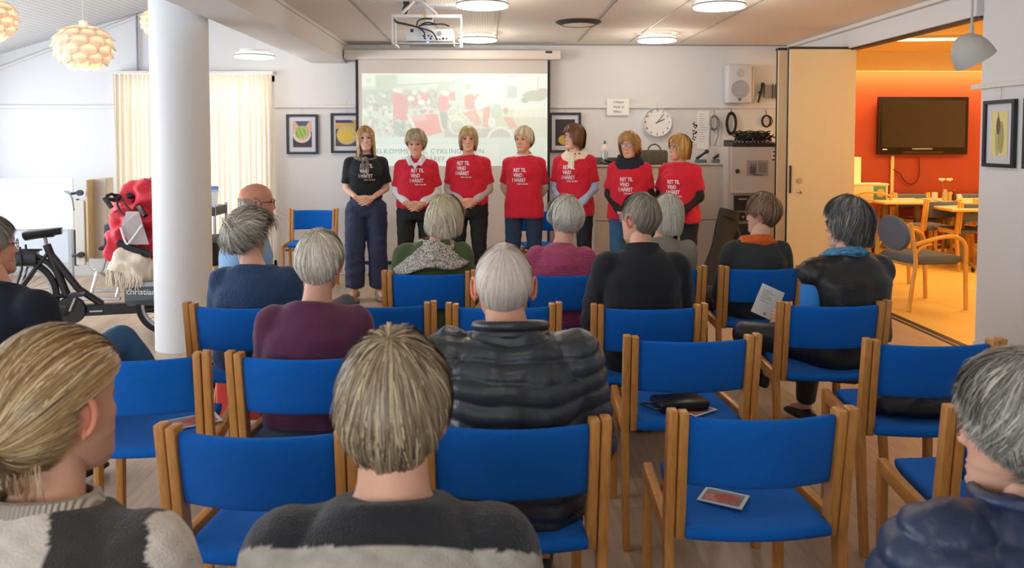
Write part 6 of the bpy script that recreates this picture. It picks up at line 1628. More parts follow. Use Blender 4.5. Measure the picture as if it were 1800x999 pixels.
    # ---- trousers
    if legs.get('mat'):
        t = MB(); wide = legs.get('wide', 0); inf = .014
        t.loft(torso_rings([(p, u) for p, u in sp[:3]], [(w + (inf if sit else .0), d + (inf if sit else .0)) for w, d in prof[:3]]))
        for q, nm in ((-1, 'L'), (1, 'R')):
            hp_, kn, an = S['hip' + nm], S['kn' + nm], S['an' + nm]
            t.cone(hp_, kn, .092 * (g * .5 + .5) + wide * .4, .066 + wide * .7); t.cone(kn, an + (kn - an).normalized() * legs.get('hem', .03), .064 + wide * .7, .052 + wide * 1.0, True, False)
        cloth_obj(t, 'trousers', legs['mat'], root, legs.get('vox', .013), legs.get('fold', .005), 13, hseed)
    if not legs.get('noshoe'):
        for nm in 'LR':
            s_m = MB(); shoe(s_m, S['an' + nm], S['toe' + nm]); s_m.build('shoe', mat('shoe_' + shoes, shoes, .5), root)
    # ---- garments
    def garment(name, m, inf, sleeve, hem_z, neck=True, fold=.004, quilt=None, vfn=None, sl_inf=None, voxel=vox, armtaper=1, smooth=5, extra=None, thick=1.0, lowneck=0, wrist=.0, torso=True):
        t = MB(); pr = [(w + inf, d + inf) for w, d in prof]; pl = list(sp)
        if hem_z is not None:
            keep = [(c, u) for (c, u) in pl if c.z > hem_z + .01]; k0 = len(pl) - len(keep); pr = pr[k0:]
            c0_ = keep[0][0].copy(); c0_.z = hem_z; pl = [(c0_, keep[0][1])] + keep; w0 = pr[0]
            pr = [(w0[0] + .004, w0[1] + .004)] + pr
        pr[-1] = (pr[-1][0] + .0, pr[-1][1] + .0)
        if lowneck: pr[-1] = (prof[-1][0] * .9, prof[-1][1] * .9); 
        if torso: t.loft(torso_rings(pl, pr))
        for q, nm in ((-1, 'L'), (1, 'R')):
            a, e_, w_ = S['sh' + nm], S['el' + nm], S['wr' + nm]; si = inf if sl_inf is None else sl_inf
            if torso: t.cone(neck0 - V3(0, 0, .03 + lowneck), a - V3(0, 0, .004), .044 + inf * .6, .046 + inf, n=16)
            if sleeve == 'long': t.cone(a, e_, .048 * thick + si, .040 * thick + si * .8); t.cone(e_, e_ + (w_ - e_) * (1 - wrist), .040 * thick + si * .8, .028 * thick + si * .6, True, False)
            elif sleeve == 'short': t.cone(a, a + (e_ - a) * .78, .046 + si, .048 + si * 1.2, True, False)
            elif sleeve == 'none': t.ell(a - V3(0, 0, .01), .044 + inf * .5)
        if torso and not sit and top.get('bust', .0):
            t.ell(V3(0, .060 + .018 * top['bust'], 1.215 * s_), (.138, .068 + .015 * top['bust'], .095), n=24, m=12)
            if g > 1.02: t.ell(V3(0, .045 * g, 1.03 * s_), (.135 * g, .095 * g, .15), n=20, m=12)
        if torso and sit and g > 1.0: t.ell(V3(0, .13, .66), (.17 * g, .13 * g, .13), n=20, m=12)
        if extra: extra(t, S, neck0, hc, pts)
        return cloth_obj(t, name, m, root, voxel, fold, 12, hseed + 3, smooth, quilt, vfn)
    shirt = None
    if top.get('under'):
        garment('undershirt', top['under'], .006, 'long', None, fold=.003, voxel=.010, sl_inf=.008, wrist=.05, torso=False)
    if top.get('mat'):
        shirt = garment(top.get('name', 'jumper'), top['mat'], top.get('inf', .014), top.get('sleeve', 'long'), top.get('hem'), fold=top.get('fold', .0065), quilt=top.get('quilt'), vfn=top.get('vfn'), voxel=top.get('vox', vox), extra=top.get('extra'), thick=top.get('thick', 1), lowneck=top.get('lowneck', 0), sl_inf=top.get('sl_inf'), smooth=top.get('smooth', 5))
    nb = neck0
    def ring_collar(name, m, z0, z1, r0, r1, yo=0, n=36, wob=0, tilt=-.35, sx=1.08, th=.006, seed=2, zw=0):
        rings = []; rr = random.Random(seed); phs = [rr.uniform(0, 6) for _ in range(4)]
        secs = [(z0, r0), ((z0 + z1) / 2, (r0 + r1) / 2 + wob * .6), (z1, r1), (z1 + .002, r1 - th), ((z0 + z1) / 2, (r0 + r1) / 2 - th), (z0, r0 - th)]
        cmb = MB(); V = []
        for zz, r_ in secs + [secs[0]]:
            ring = []
            for k in range(n):
                a = 2 * PI * k / n; ww = 1 + wob * 3 * math.sin(a * 3 + phs[0]) * .3 + wob * 2 * math.sin(a * 7 + zz * 60 + phs[1]) * .3
                x = r_ * sx * math.cos(a) * ww; y = r_ * math.sin(a) * ww
                ring.append(nb + V3(x, y + yo + tilt * 0, zz + y * tilt + zw * math.sin(a * 5 + phs[2])))
            V.append(ring)
        cmb.loft(V, cap=False); return cmb.build(name, m, root)
    for c in top.get('collars', []): ring_collar(**c)
    for fn in top.get('post', []): fn(root, S, nb, hc, HM, shirt)
    # ---- hair, glasses
    if hair:
        st = dict(STY[hair]) if isinstance(hair, str) else hair
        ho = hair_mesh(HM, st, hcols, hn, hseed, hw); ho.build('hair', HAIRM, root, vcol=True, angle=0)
    if glass: glasses(HM, root, **glass)
    return root, S, nb, hc, HM, shirt
# ---- clothes materials
RED = mat('red_tshirt', 'C8102E', .85, bump=.15, bscale=500, sheen=.1)
BLK = mat('black_tshirt', '14181E', .85, bump=.2, bscale=500)
NAVYK = mat('navy_knit', '1F3A5E', .9, bump=.9, bscale=110, bkind='voronoi', sheen=.1)
PURP = mat('purple_jumper', '54203F', .9, bump=.3, bscale=400, sheen=.15)
GREEN = mat('olive_green_knit', '47562F', .9, bump=.4, bscale=350, sheen=.1)
PINK = mat('pink_rib_knit', 'B34A72', .9, bump=.8, bscale=34, bkind='Z', sheen=.1)
BLKK = mat('black_knit', '11141B', .9, bump=.6, bscale=300, sheen=.1)
GREYC = mat('grey_cardigan', '85817A', .9, bump=.4, bscale=300)
CHAR = mat('charcoal_jersey', '2B3234', .85, bump=.2, bscale=400)
LBLUE = mat('light_blue_shirt', '7FA6CC', .8, bump=.1, bscale=400)
NAVYJ = mat('navy_jumper', '101624', .9, bump=.3, bscale=300)
PUFF = mat('grey_quilted_nylon', '2E3339', .38, spec=.5, bump=.25, bscale=90)
NAVYP = mat('navy_quilted_nylon', '22304E', .42, spec=.5, bump=.25, bscale=90)
LEATHER = mat('vest_leather', '161718', .45, bump=.35, bscale=45)
BRIGHT = mat('bright_blue_jersey', '2F86D6', .8, bump=.15, bscale=300)
JEANS = mat('dark_jeans', '1F3550', .85, bump=.4, bscale=500, noise=.15, nscale=12)
JEANL = mat('mid_jeans', '35608A', .85, bump=.4, bscale=500, noise=.2, nscale=12)
BLKT = mat('black_trousers', '101218', .8, bump=.1, bscale=300)
NAVYT = mat('navy_wide_trousers', '2A3556', .7, bump=.1, bscale=300)
GREYT = mat('grey_trousers', '4A4F58', .85, bump=.3, bscale=400)
PLUM = mat('plum_trousers', '3C2434', .85, bump=.2, bscale=200)
WSH = mat('white_shirt', 'D9DCE2', .8, bump=.1, bscale=300)
LGR = mat('pale_grey_sleeve', 'B9B2B2', .85, bump=.15, bscale=300)
BLUSTR = mat('pale_blue_shirt', 'A9BEDB', .8, noise=.2, nscale=60)
CREAM = mat('cream_cloth', 'E4D8C0', .85, bump=.3, bscale=120)
LETTER = mat('tshirt_lettering', 'E9DCDD', .7)
def mix3(a, b, t): return a * (1 - t)[:, None] + b * t[:, None]
def tee_text(x0, z0, s=1.0, squeeze=.74):
    def fn(root, Sx, nb, hc, HM, shirt):
        M = Matrix(((-squeeze, 0, 0, 0), (0, 0, 1, .6), (0, 1, 0, 0), (0, 0, 0, 1)))
        M = Matrix.Translation((x0, 0, z0)) @ M
        t = .048 * s; p = .047 * s
        print_on(shirt, [('RET TIL', t, .012, 0, .0014, 1), ('VIND', t, .012, -p, .0014, 1), ('I HÅRET', t, -.004, -2 * p, .0014, 1), ('Cykling uden alder', .020 * s, .06, -2 * p - .026, .0004, .95)], M, LETTER, shirt)
    return fn
def scarf_ends(m, name='scarf_ends', pts=(( .02, .09, -.02), (.01, .15, -.10), (.0, .16, -.19)), w=.025, two=True):
    def fn(root, S, nb, hc, HM, shirt):
        b = MB()
        for q in ((-1, 1) if two else (1,)):
            P = spline([nb + Vector((q * p[0] + (.01 if q > 0 else -.01) * i, p[1], p[2])) for i, p in enumerate(pts)], 6)
            rings = []
            for i, p in enumerate(P):
                ww = w * (.5 + .5 * min(1, i / 6))
                rings.append([p + Vector((ww * math.cos(2 * PI * k / 12), .008 * math.sin(2 * PI * k / 12) + .004 * math.sin(k * 2.1), 0)) for k in range(12)])
            b.loft(rings)
        b.ell(nb + Vector((0, .095, -.02)), (.03, .022, .025))
        b.build(name, m, root)
    return fn
def shirt_collar(m):
    def fn(root, S, nb, hc, HM, shirt):
        b = MB()
        for q in (-1, 1):
            a = [nb + Vector(p) for p in ((q * .006, .118, -.035), (q * .062, .050, .055), (q * .070, -.01, .065), (q * .098, .03, .022), (q * .058, .132, -.045))]
            n_ = Vector((0, .006, .004)); b.add(a + [p - n_ for p in a], [(0, 1, 2, 3, 4), (9, 8, 7, 6, 5)] + [(i, i + 5, (i + 1) % 5 + 5, (i + 1) % 5) for i in range(5)])
        b.build('shirt_collar', m, root, smooth=False)
        v = MB(); a = [nb + Vector(p) for p in ((-.040, .118, -.02), (.040, .118, -.02), (0, .158, -.075))]; v.add(a + [p - Vector((0, .02, 0)) for p in a], [(0, 1, 2), (5, 4, 3), (0, 3, 4, 1), (1, 4, 5, 2), (2, 5, 3, 0)]); v.build('shirt_front', m, root, smooth=False)
    return fn
def place_sit(key, f=.05): o, a = CH[key]; return (o.x - f * math.sin(a), o.y + f * math.cos(a), 0), a
GS = 'seated listeners'; GP = 'presenters standing before the screen'
# ================= standing presenters
def stand(px, y, turn, **k):
    p = at_y(px, 520, y); return figure('stand', (p.x, y, 0), PI + R(turn), group=GP, **k)
SCF1 = mat('patterned_scarf', '8A7F78', .8, noise=.7, nscale=70)
stand(645, 7.62, 5, lab='woman with long blonde hair in a black printed t-shirt and wide navy trousers', top_z=1.665, girth=.90, sh=.93, skin='E3B79E', hair='long', hcols=['E0C69C', 'C9A26C', 'A87E4C', '8A6238'], hn=3000, head=(6, 4, 3),
      face=dict(age=.2, smile=.9), top=dict(mat=BLK, name='tshirt', sleeve='short', inf=.012, bust=1, post=[tee_text(.055, 1.275), scarf_ends(SCF1, 'scarf_ends', w=.02)], collars=[dict(name='neck_scarf', m=SCF1, z0=-.03, z1=.035, r0=.085, r1=.068, wob=.05, tilt=-.3)], hem=.98),
      legs=dict(mat=NAVYT, wide=.035, hem=.04, fold=.007), arms='belly', shoes='8A8078')
stand(733, 7.55, 0, lab='woman in a red t-shirt over a white collared shirt with curly grey-blonde hair', top_z=1.625, girth=1.08, sh=.92, skin='D9A68C', hair='short', hcols=['D9CDB8', 'B9A88C', 'A08A68', '8A7A62'], hn=2600, head=(-4, -14, 0),
      face=dict(age=.9, smile=.9), top=dict(mat=RED, name='tshirt', sleeve='short', inf=.017, sl_inf=.012, bust=1.1, under=WSH, post=[tee_text(.045, 1.235), shirt_collar(WSH)], hem=.90), legs=dict(mat=BLKT), arms='clasp')
stand(824, 7.62, 0, lab='woman in a red t-shirt with pale grey sleeves and a straight blonde bob', top_z=1.66, girth=1.10, sh=.94, skin='DDA88E', hair='bob', hcols=['D6C49C', 'C2AA7C', 'A88E62', '8E7850'], hn=2600, head=(0, 0, 0),
      face=dict(age=.7, smile=.5), top=dict(mat=RED, name='tshirt', sleeve='short', inf=.017, sl_inf=.012, bust=1.1, under=LGR, post=[tee_text(.115, 1.30)], hem=.93, collars=[dict(name='neckband', m=RED, z0=-.025, z1=.0, r0=.080, r1=.074, tilt=-.35)]), legs=dict(mat=BLKT), arms='clasp')
stand(921, 7.62, -4, lab='woman in a red t-shirt over a white polo neck, arms behind her back', top_z=1.655, girth=1.0, sh=.92, skin='D9A488', hair='pixie', hcols=['EFE6D2', 'DCCDAE', 'C4B08A', 'A8946E'], hn=2600, head=(-28, 0, 0),
      face=dict(age=.8, smile=.5), top=dict(mat=RED, name='tshirt', sleeve='short', inf=.017, sl_inf=.012, bust=1, under=mat('oatmeal_sleeve', 'CBB9AC', .85), post=[tee_text(.105, 1.235)], hem=.80, collars=[dict(name='polo_neck', m=WSH, z0=-.03, z1=.045, r0=.086, r1=.066, tilt=-.35, wob=.01)]), legs=dict(mat=JEANS), arms='back')
stand(1009, 7.62, -16, lab='woman with a brown bob in a red t-shirt, cream neck scarf and pale blue sleeves', top_z=1.685, girth=1.03, sh=.92, skin='DDAE96', hair='bob', hcols=['7A5236', '65422C', '8E6446', '4A2E20'], hn=2600, head=(-48, 0, 0),
      face=dict(age=.7, smile=.6), glass=dict(col='8C7A70'), top=dict(mat=RED, name='tshirt', sleeve='short', inf=.017, sl_inf=.012, bust=1, under=BLUSTR, post=[tee_text(.095, 1.26), scarf_ends(CREAM, 'scarf_ends', w=.030, two=False, pts=((.0, .110, .0), (-.004, .140, -.06), (-.008, .155, -.14)))], hem=.82, collars=[dict(name='neck_scarf', m=CREAM, z0=-.035, z1=.05, r0=.118, r1=.070, wob=.04, tilt=-.35)]), legs=dict(mat=BLKT), arms='low')
stand(1105, 7.45, -14, lab='woman in a red t-shirt with a navy snood, black sleeves and round glasses', top_z=1.60, girth=1.10, sh=.92, skin='D79F84', hair='shag', hcols=['D2A668', 'B8874C', '946636', 'E0BE8A'], hn=2600, head=(-14, 0, 3),
      face=dict(age=.5, smile=.5), glass=dict(col='4A2A3A', w=.026, h=.021), top=dict(mat=RED, name='tshirt', sleeve='short', inf=.019, sl_inf=.013, bust=1.1, under=BLKT, post=[tee_text(.085, 1.155)], hem=.80, collars=[dict(name='snood', m=mat('navy_snood', '151B2C', .9, bump=.5, bscale=120), z0=-.055, z1=.07, r0=.125, r1=.082, wob=.04, tilt=-.3)]), legs=dict(mat=JEANL), arms='low')
stand(1193, 7.35, -34, lab='blonde woman in a red t-shirt with black sleeves and no scarf, seen in profile', top_z=1.585, girth=1.06, sh=.92, skin='D79A80', hair='bob', hcols=['DDB674', 'BF9150', '9A6C36', 'E6CC98'], hn=2600, head=(-42, 0, 0),
      face=dict(age=.4, smile=.8), glass=dict(col='2A1A1A'), top=dict(mat=RED, name='tshirt', sleeve='short', inf=.017, sl_inf=.012, bust=1, under=BLKT, post=[tee_text(.07, 1.135)], hem=.78), legs=dict(mat=BLKT), arms='low')

# ================= seated listeners
loc, a = place_sit('C1')
def bun(root, S, nb, hc, HM, shirt):
    b = MB(); rnd = random.Random(5); cols = [lin(c) for c in ('B5AFA2', '8F8878', '6E6656', 'C9C4B8')]
    for i in range(260):
        t0 = rnd.random() * 6.28; r = .012 + .028 * rnd.random(); L = rnd.uniform(1.2, 3.2); zz = rnd.uniform(-.016, .018)
        pts = [HM @ Vector((-.012 + (r + .005 * k / 7) * math.cos(t0 + L * k / 7), -.108 - .012 * math.sin(k) * .3 - (.032 - r) * .8 + zz * .4, .052 + (r) * math.sin(t0 + L * k / 7) + zz)) for k in range(8)]
        b.tube(pts, [.0006] + [.0019] * 6 + [.0005], 5, col=rnd.choice(cols))
    for i in range(90):
        pts = [HM @ Vector((x, y, z)) for x, y, z in ((-.05 + rnd.uniform(-.02, .02), -.108, .06 + rnd.uniform(-.03, .03)), (-.01 + rnd.uniform(-.02, .02), -.128 + rnd.uniform(-.004, .004), .03 + rnd.uniform(-.02, .04)), (.03 + rnd.uniform(-.02, .02), -.112, -.01 + rnd.uniform(-.03, .03)))]
        b.tube(spline(pts, 3), .0016, 5, col=rnd.choice(cols))
    b.build('twisted_bun', HAIRM, root, vcol=True, angle=0)
    MB().tube([HM @ Vector(p) for p in ((-.01, -.142, .07), (.012, -.140, .045), (.022, -.130, .02))], .003, 6).build('hair_pin', mat('pin_cream', 'D9CFA8', .4), root)
figure('sit', loc, a, 'person in a navy knitted jumper with grey pinned-up hair, seated beside the round column', group=GS, top_z=1.208, hscale=.92, headoff=(-.05, 0, 0), sh=.94, girth=1.05, skin='D8A58C', hair='updo', hcols=['C4BEB2', 'A39B8B', '7E7665', 'CFCABF'], hn=6000, hw=.0017, head=(-26, -6, -4),
       top=dict(mat=NAVYK, inf=.026, collars=[dict(name='neckband', m=NAVYK, z0=-.01, z1=.02, r0=.085, r1=.075)], post=[bun]), legs=dict(mat=JEANL), hseed=11)
loc, a = place_sit('B2')
figure('sit', loc, a, 'white-haired person in a purple jumper, seated behind the navy knitted jumper', group=GS, top_z=1.198, hscale=.92, sh=.94, girth=1.05, skin='CF9880', hair='fullcrop', hcols=['E6E0D2', 'D0C8B6', 'B2A894', 'EEEAE0'], hn=7000, hw=.0016, head=(-4, 2, 0), headoff=(.01, 0, 0),
       face=dict(age=.8), top=dict(mat=PURP, inf=.022, collars=[dict(name='neckband', m=PURP, z0=-.005, z1=.022, r0=.082, r1=.073)]), legs=dict(mat=BLKT), hseed=12)
loc, a = place_sit('D1')
def shawl(root, S, nb, hc, HM, shirt):
    b = MB(); rings = []
    for j in range(9):
        t = j / 8; ring = []
        for k in range(48):
            an = 2 * PI * k / 48; back = -math.sin(an)       # 1 at the back
            rx = .080 + .150 * t ** .85; ry = .080 + .095 * t ** .8; drop = .050 - t * (.075 + .06 * max(0, back)) - .065 * t * abs(math.cos(an)) ** 2
            skew = .025 * t * math.cos(an)
            ring.append(nb + Vector((rx * math.cos(an) - .035 * t * max(0, back), ry * math.sin(an) * (1 + .25 * t * (back > 0)), drop + skew + .010 * math.sin(an * 5 + t * 3) * t)))
        rings.append(ring)
    inner = [[p + Vector((0, 0, -.016)) for p in r_] for r_ in rings[::-1]]
    b.loft(rings + inner + [rings[0]], cap=False)
    m = mat('patterned_shawl', 'CFC9C0', .85, bump=.3, bscale=200); nt, bb_, L = nodes_of(m)
    v = nt.nodes.new('ShaderNodeTexVoronoi'); v.feature = 'DISTANCE_TO_EDGE'; v.inputs['Scale'].default_value = 34; tc = nt.nodes.new('ShaderNodeTexCoord')
    n_ = nt.nodes.new('ShaderNodeTexNoise'); n_.inputs['Scale'].default_value = 40; mx_ = nt.nodes.new('ShaderNodeMix'); mx_.data_type = 'RGBA'; mx_.inputs[0].default_value = .12
    L(tc.outputs['Object'], n_.inputs[0]); L(tc.outputs['Object'], mx_.inputs[6]); L(n_.outputs['Color'], mx_.inputs[7]); L(mx_.outputs[2], v.inputs[0])
    cr = nt.nodes.new('ShaderNodeValToRGB'); cr.color_ramp.elements[0].position = .04; cr.color_ramp.elements[1].position = .10; cr.color_ramp.elements[0].color = lin('2A2B30') + (1,); cr.color_ramp.elements[1].color = lin('C9C2B8') + (1,)
    L(v.outputs['Distance'], cr.inputs[0]); L(cr.outputs[0], bb_.inputs['Base Color'])
    b.build('shawl', m, root, angle=0)
figure('sit', loc, a, 'white-haired woman in an olive green cardigan with a black and white patterned shawl', group=GS, top_z=1.205, sh=1.02, girth=1.15, skin='D8A58C', hair='shag', hcols=['DDD3BE', 'C9BB9C', 'AE9C7C', 'EDE6D8'], hn=6000, hw=.0018, head=(-12, -2, 0), headoff=(.06, 0, .0), sidelean=.02,
       top=dict(mat=GREEN, inf=.026, post=[shawl]), legs=dict(mat=BLKT), hseed=13)
loc, a = place_sit('D2')
figure('sit', loc, a, 'white-haired person in a wide-necked pink ribbed jumper, seated before the red-shirted women', group=GS, top_z=1.20, headoff=(.03, 0, 0), sh=.86, girth=.95, skin='D9A78E', hair='short', hcols=['E4E2D8', 'CCC9BC', 'B0AD9E', 'F0EEE6'], hn=6000, hw=.0018, head=(22, -4, 0),
       glass=dict(col='5A3A36'), top=dict(mat=PINK, inf=.018, lowneck=.03), legs=dict(mat=BLKT), hseed=14)
loc, a = place_sit('C4')
figure('sit', loc, a, 'man in a black jumper with ribbed collar and blue glasses, short grey-brown hair', group=GS, top_z=1.285, sh=1.04, girth=1.12, skin='D6A084', hair='crop', hcols=['8E8474', '74695A', 'A59C8C', '5E5446'], hn=8000, hw=.0014, head=(34, 0, 0), headoff=(.0, 0, 0),
       glass=dict(col='1E4FA0'), face=dict(age=.7, width=1.05), top=dict(mat=BLKK, inf=.020, collars=[dict(name='ribbed_collar', m=mat('black_rib', '1A1F2A', .9, bump=.9, bscale=60, bkind='X'), z0=-.05, z1=.055, r0=.115, r1=.074, tilt=-.25)]), legs=dict(mat=BLKT), hseed=15)
loc, a = place_sit('D3')
figure('sit', loc, a, 'woman with a white bob and grey cardigan, half hidden behind the man in black', group=GS, top_z=1.205, sh=1.0, girth=1.1, skin='D8A58C', hair='bob', hcols=['DAD7CC', 'C2BEB0', 'A8A494', 'ECEAE2'], hn=4500, head=(10, 0, 0), headoff=(.05, 0, 0), sidelean=.03,
       top=dict(mat=GREYC, inf=.022, collars=[dict(name='neckband', m=GREYC, z0=-.01, z1=.02, r0=.085, r1=.075)]), legs=dict(mat=BLKT), hseed=16)
loc, a = place_sit('D4'); loc = (loc[0] + .03, loc[1], 0)
figure('sit', loc, a, 'person with brown hair and an orange scarf in a charcoal top, looking towards the presenters', group=GS, top_z=1.205, sh=.90, girth=1.0, skin='DDAE98', hair='fullcrop', hcols=['8A6A50', '6E5240', 'A88C70', '4E3A2C'], hn=6500, hw=.0018, head=(48, -2, 0), headoff=(.05, 0, 0),
       glass=dict(col='5A2A2A'), top=dict(mat=CHAR, inf=.022, collars=[dict(name='orange_scarf', m=mat('orange_scarf', 'D9621E', .9, bump=.6, bscale=150, noise=.2, nscale=40), z0=-.04, z1=.045, r0=.105, r1=.080, wob=.04, tilt=-.2, th=.012)]), legs=dict(mat=PLUM, pose=dict(knL=(-.24, .56, .53), anL=(-.22, .55, .095))), hseed=17)
loc, a = place_sit('C5')
loc = (loc[0] + .17, loc[1], 0); a += R(12)
figure('sit', loc, a, 'grey-haired person in a black leather waistcoat with blue sleeves, holding a sheet of paper', group=GS, top_z=1.255, sh=1.12, girth=1.15, skin='DDAE98', hair='shag', hcols=['6E6E6C', '4C4C4C', '8E8E8A', '383838'], hn=6500, hw=.0018, head=(46, -2, 0), headoff=(.04, 0, 0),
       glass=dict(col='3A1C22', rim=.0024), arms='paper', top=dict(pose=dict(elL=(-.215, .13, .69), wrL=(-.19, .36, .66)), under=BRIGHT, mat=LEATHER, name='waistcoat', sleeve='none', inf=.030, fold=.005, hem=.62,
       collars=[dict(name='waistcoat_collar', m=LEATHER, z0=-.03, z1=.035, r0=.10, r1=.088), dict(name='turquoise_scarf', m=mat('turquoise_scarf', '4C8FB8', .85, noise=.6, nscale=60), z0=.0, z1=.06, r0=.085, r1=.072, wob=.05, tilt=-.2)]),
       legs=dict(mat=mat('dark_shiny_trousers', '1C1D22', .45), pose=dict(knL=(-.30, .54, .54), anL=(-.14, .68, .30))), hseed=18)
# the sheet of paper in that person's hand
o_, a_ = CH['C5']; c = at_y(1349, 533, 4.07)
e = empty('paper_sheet', c, 0, 'white printed sheet held in the hand of the person in the leather waistcoat', 'paper'); e.rotation_euler = (R(-12), R(24), R(-8))
MB().box(-.062, .062, -.001, .001, -.075, .085).build('sheet', PAPER, e, smooth=False)
ln = MB()
for i in range(7): ln.box(-.045, -.045 + (.05, .06, .035, .055, .06, .03, .05)[i], -.002, -.001, .058 - i * .010, .061 - i * .010)
ln.box(.0, .012, -.002, -.001, -.065, -.050); ln.build('print', mat('grey_print'), e, smooth=False)

loc, a = place_sit('A2')
def col_rings(root, S, nb, hc, HM, shirt):
    b = MB(); 
    for i in range(3): b.tube([nb + Vector((.092 * 1.08 * math.cos(t), .088 * math.sin(t) - .004, .0 + .024 * i + .088 * math.sin(t) * -.2 + .004)) for t in np.linspace(0, 2 * PI, 40)], .0135, 8, cap=False)
    b.build('padded_collar', PUFF, root, angle=0)
figure('sit', loc, a, 'white-haired man in a dark grey quilted jacket, seen from behind', group=GS, top_z=1.248, sh=1.08, girth=1.10, skin='D69C82', hair='thin', hcols=['E8E2DA', 'D8CCC0', 'C9B8AA', 'F2EEE8'], hn=16000, hw=.0008, head=(0, 2, 0), headoff=(-.018, .0, -.012), hscale=1.0,
       face=dict(width=1.08, age=.8), neckcol=1.15, vox=.008, top=dict(mat=PUFF, name='quilted_jacket', inf=.036, quilt=(.052, .011, .018), fold=.006, thick=1.15, vox=.007, smooth=3, post=[col_rings]), legs=dict(mat=BLKT), hseed=19)
p, a2 = on_chair('A2', .05, .02, .462)
# bald man, sitting sideways in front of the navy knit
loc, a = place_sit('E1'); loc = (loc[0] - .05, loc[1], 0)
BALD = figure('sit', loc, a, 'bald man with dark glasses in a light blue shirt, sitting sideways with one leg crossed', group=GS, top_z=1.30, sh=1.05, girth=1.05, skin='C98A70', head=(-4, 4, 0),
       glass=dict(col='1A1614', rim=.002), face=dict(age=.9), top=dict(mat=LBLUE, inf=.020, fold=.007, collars=[dict(name='shirt_collar', m=LBLUE, z0=-.01, z1=.04, r0=.085, r1=.072)]),
       legs=dict(mat=GREYT, pose=dict(knR=(.22, .56, .56), anR=(-.10, .76, .56), toeR=(-.9, .45, .15))), shoes='2A2622', hseed=20)
def side_hair(HM, parent, cols, n, seed):
    rnd = np.random.RandomState(seed); b = MB(); C = [lin(c) for c in cols]
    for i in range(n):
        az = R(rnd.uniform(75, 285)); z0 = rnd.uniform(-.055, .045); w = .0785; d = .1 if math.cos(az) < 0 else .09
        p = []
        for k in range(5):
            z = z0 - k * .007; q = Vector((math.sin(az) * .0795 * math.sqrt(max(.2, 1 - (z / .125) ** 2 * .6)), math.cos(az) * .098 * math.sqrt(max(.2, 1 - (z / .125) ** 2 * .6)) - .006, z)); p.append(HM @ (q + Vector((0, 0, 0)) * k))
        b.tube(p, [.0004, .0012, .0012, .0011, .0003], 4, col=C[rnd.randint(len(C))])
    return b.build('hair', HAIRM, parent, vcol=True, angle=0)
# man at the left edge
loc, a = place_sit('L1')
figure('sit', loc, a, 'man with thin grey hair and glasses in a navy jumper, cut by the left edge', group=GS, top_z=1.245, sh=1.14, girth=1.16, skin='CF957A', hair='crop', hcols=['9A948A', '7C766C', 'B2ACA2', '6A645A'], hn=6000, hw=.0012, head=(-22, 2, 0), headoff=(-.09, 0, 0),
       glass=dict(col='2A2A30'), face=dict(age=.8), top=dict(mat=NAVYJ, inf=.024, collars=[dict(name='collar', m=mat('navy_collar', '1A2740', .9), z0=-.03, z1=.04, r0=.10, r1=.076)]),
       legs=dict(mat=JEANL, pose=dict(knR=(.10, .66, .66), anR=(.26, .78, .34), toeR=(.7, .7, -.1))), hseed=21)
# ---- the three nearest visitors
def zebra(P):
    x, y, z = P[:, 0], P[:, 1], P[:, 2]
    f = np.sin(36 * (x + .62 * z) + 1.1 * np.sin(17 * z + 4 * x) + .7 * np.sin(11 * x + 1) + 1.2) + .14 * wav(P, 60, 3)
    m = (f > -.15) & (z < 1.0 + .01 * wav(P, 40, 6))
    a, b = np.array(lin('C9BFB2')), np.array(lin('33312F'))
    c = np.where(m[:, None], b, a); return c * (1 + .12 * wav(P, 120, 8))[:, None]
def stripe(P):
    z = P[:, 2]; m = z < .930 + .075 * np.clip((.13 - P[:, 1]) / .10, 0, 1) - .04 * P[:, 0] + .008 * wav(P, 14, 6)
    a, b = np.array(lin('191A1E')), np.array(lin('A09A8E')); c = np.where(m[:, None], b, a); return c * (1 + .15 * wav(P, 140, 8))[:, None]
ZEB = mat('black_white_knit', 'FFFFFF', .95, vcol=True, bump=.9, bscale=260, sheen=.2)
STR = mat('striped_knit', 'FFFFFF', .95, vcol=True, bump=.8, bscale=260, sheen=.2)
def pony(root, S, nb, hc, HM, shirt):
    b = MB(); rnd = random.Random(7); C = [lin(c) for c in ('C4A57C', 'A8855A', '8A6A44', 'D6BC94')]
    c0 = Vector((.0, -.122, -.045))
    for i in range(420):
        a_ = rnd.uniform(0, 6.28); r = rnd.uniform(0, .017)
        q = c0 + Vector((r * math.cos(a_), 0, r * math.sin(a_))); e_ = c0 + Vector((rnd.gauss(-.02, .016), rnd.gauss(-.018, .012), -.042 - rnd.uniform(0, .03)))
        m_ = c0 + Vector((rnd.gauss(-.01, .020), -.030 + rnd.gauss(0, .006), -.020))
        b.tube([HM @ p for p in spline([q, m_, e_], 4)], [.0014] * 8 + [.0004], 4, col=rnd.choice(C))
    for i in range(60):      # loose hairs at the nape
        x = rnd.uniform(-.06, .06); b.tube([HM @ Vector(p) for p in ((x, -.085 + abs(x) * .2, -.06), (x + rnd.gauss(0, .006), -.085 + abs(x) * .2, -.10), (x + rnd.gauss(0, .012), -.075, -.135))], [.0008, .0008, .0002], 4, col=rnd.choice(C))
    b.build('ponytail', HAIRM, root, vcol=True, angle=0)
    t = MB()
    for k in range(3): t.tube([HM @ (c0 + Vector((.019 * math.cos(a_), .004 - .006 * k, .019 * math.sin(a_)))) for a_ in np.linspace(0, 2 * PI, 20)], .006, 8, cap=False)
    t.build('hair_tie', BLACK, root)
loc, a = place_sit('N0')
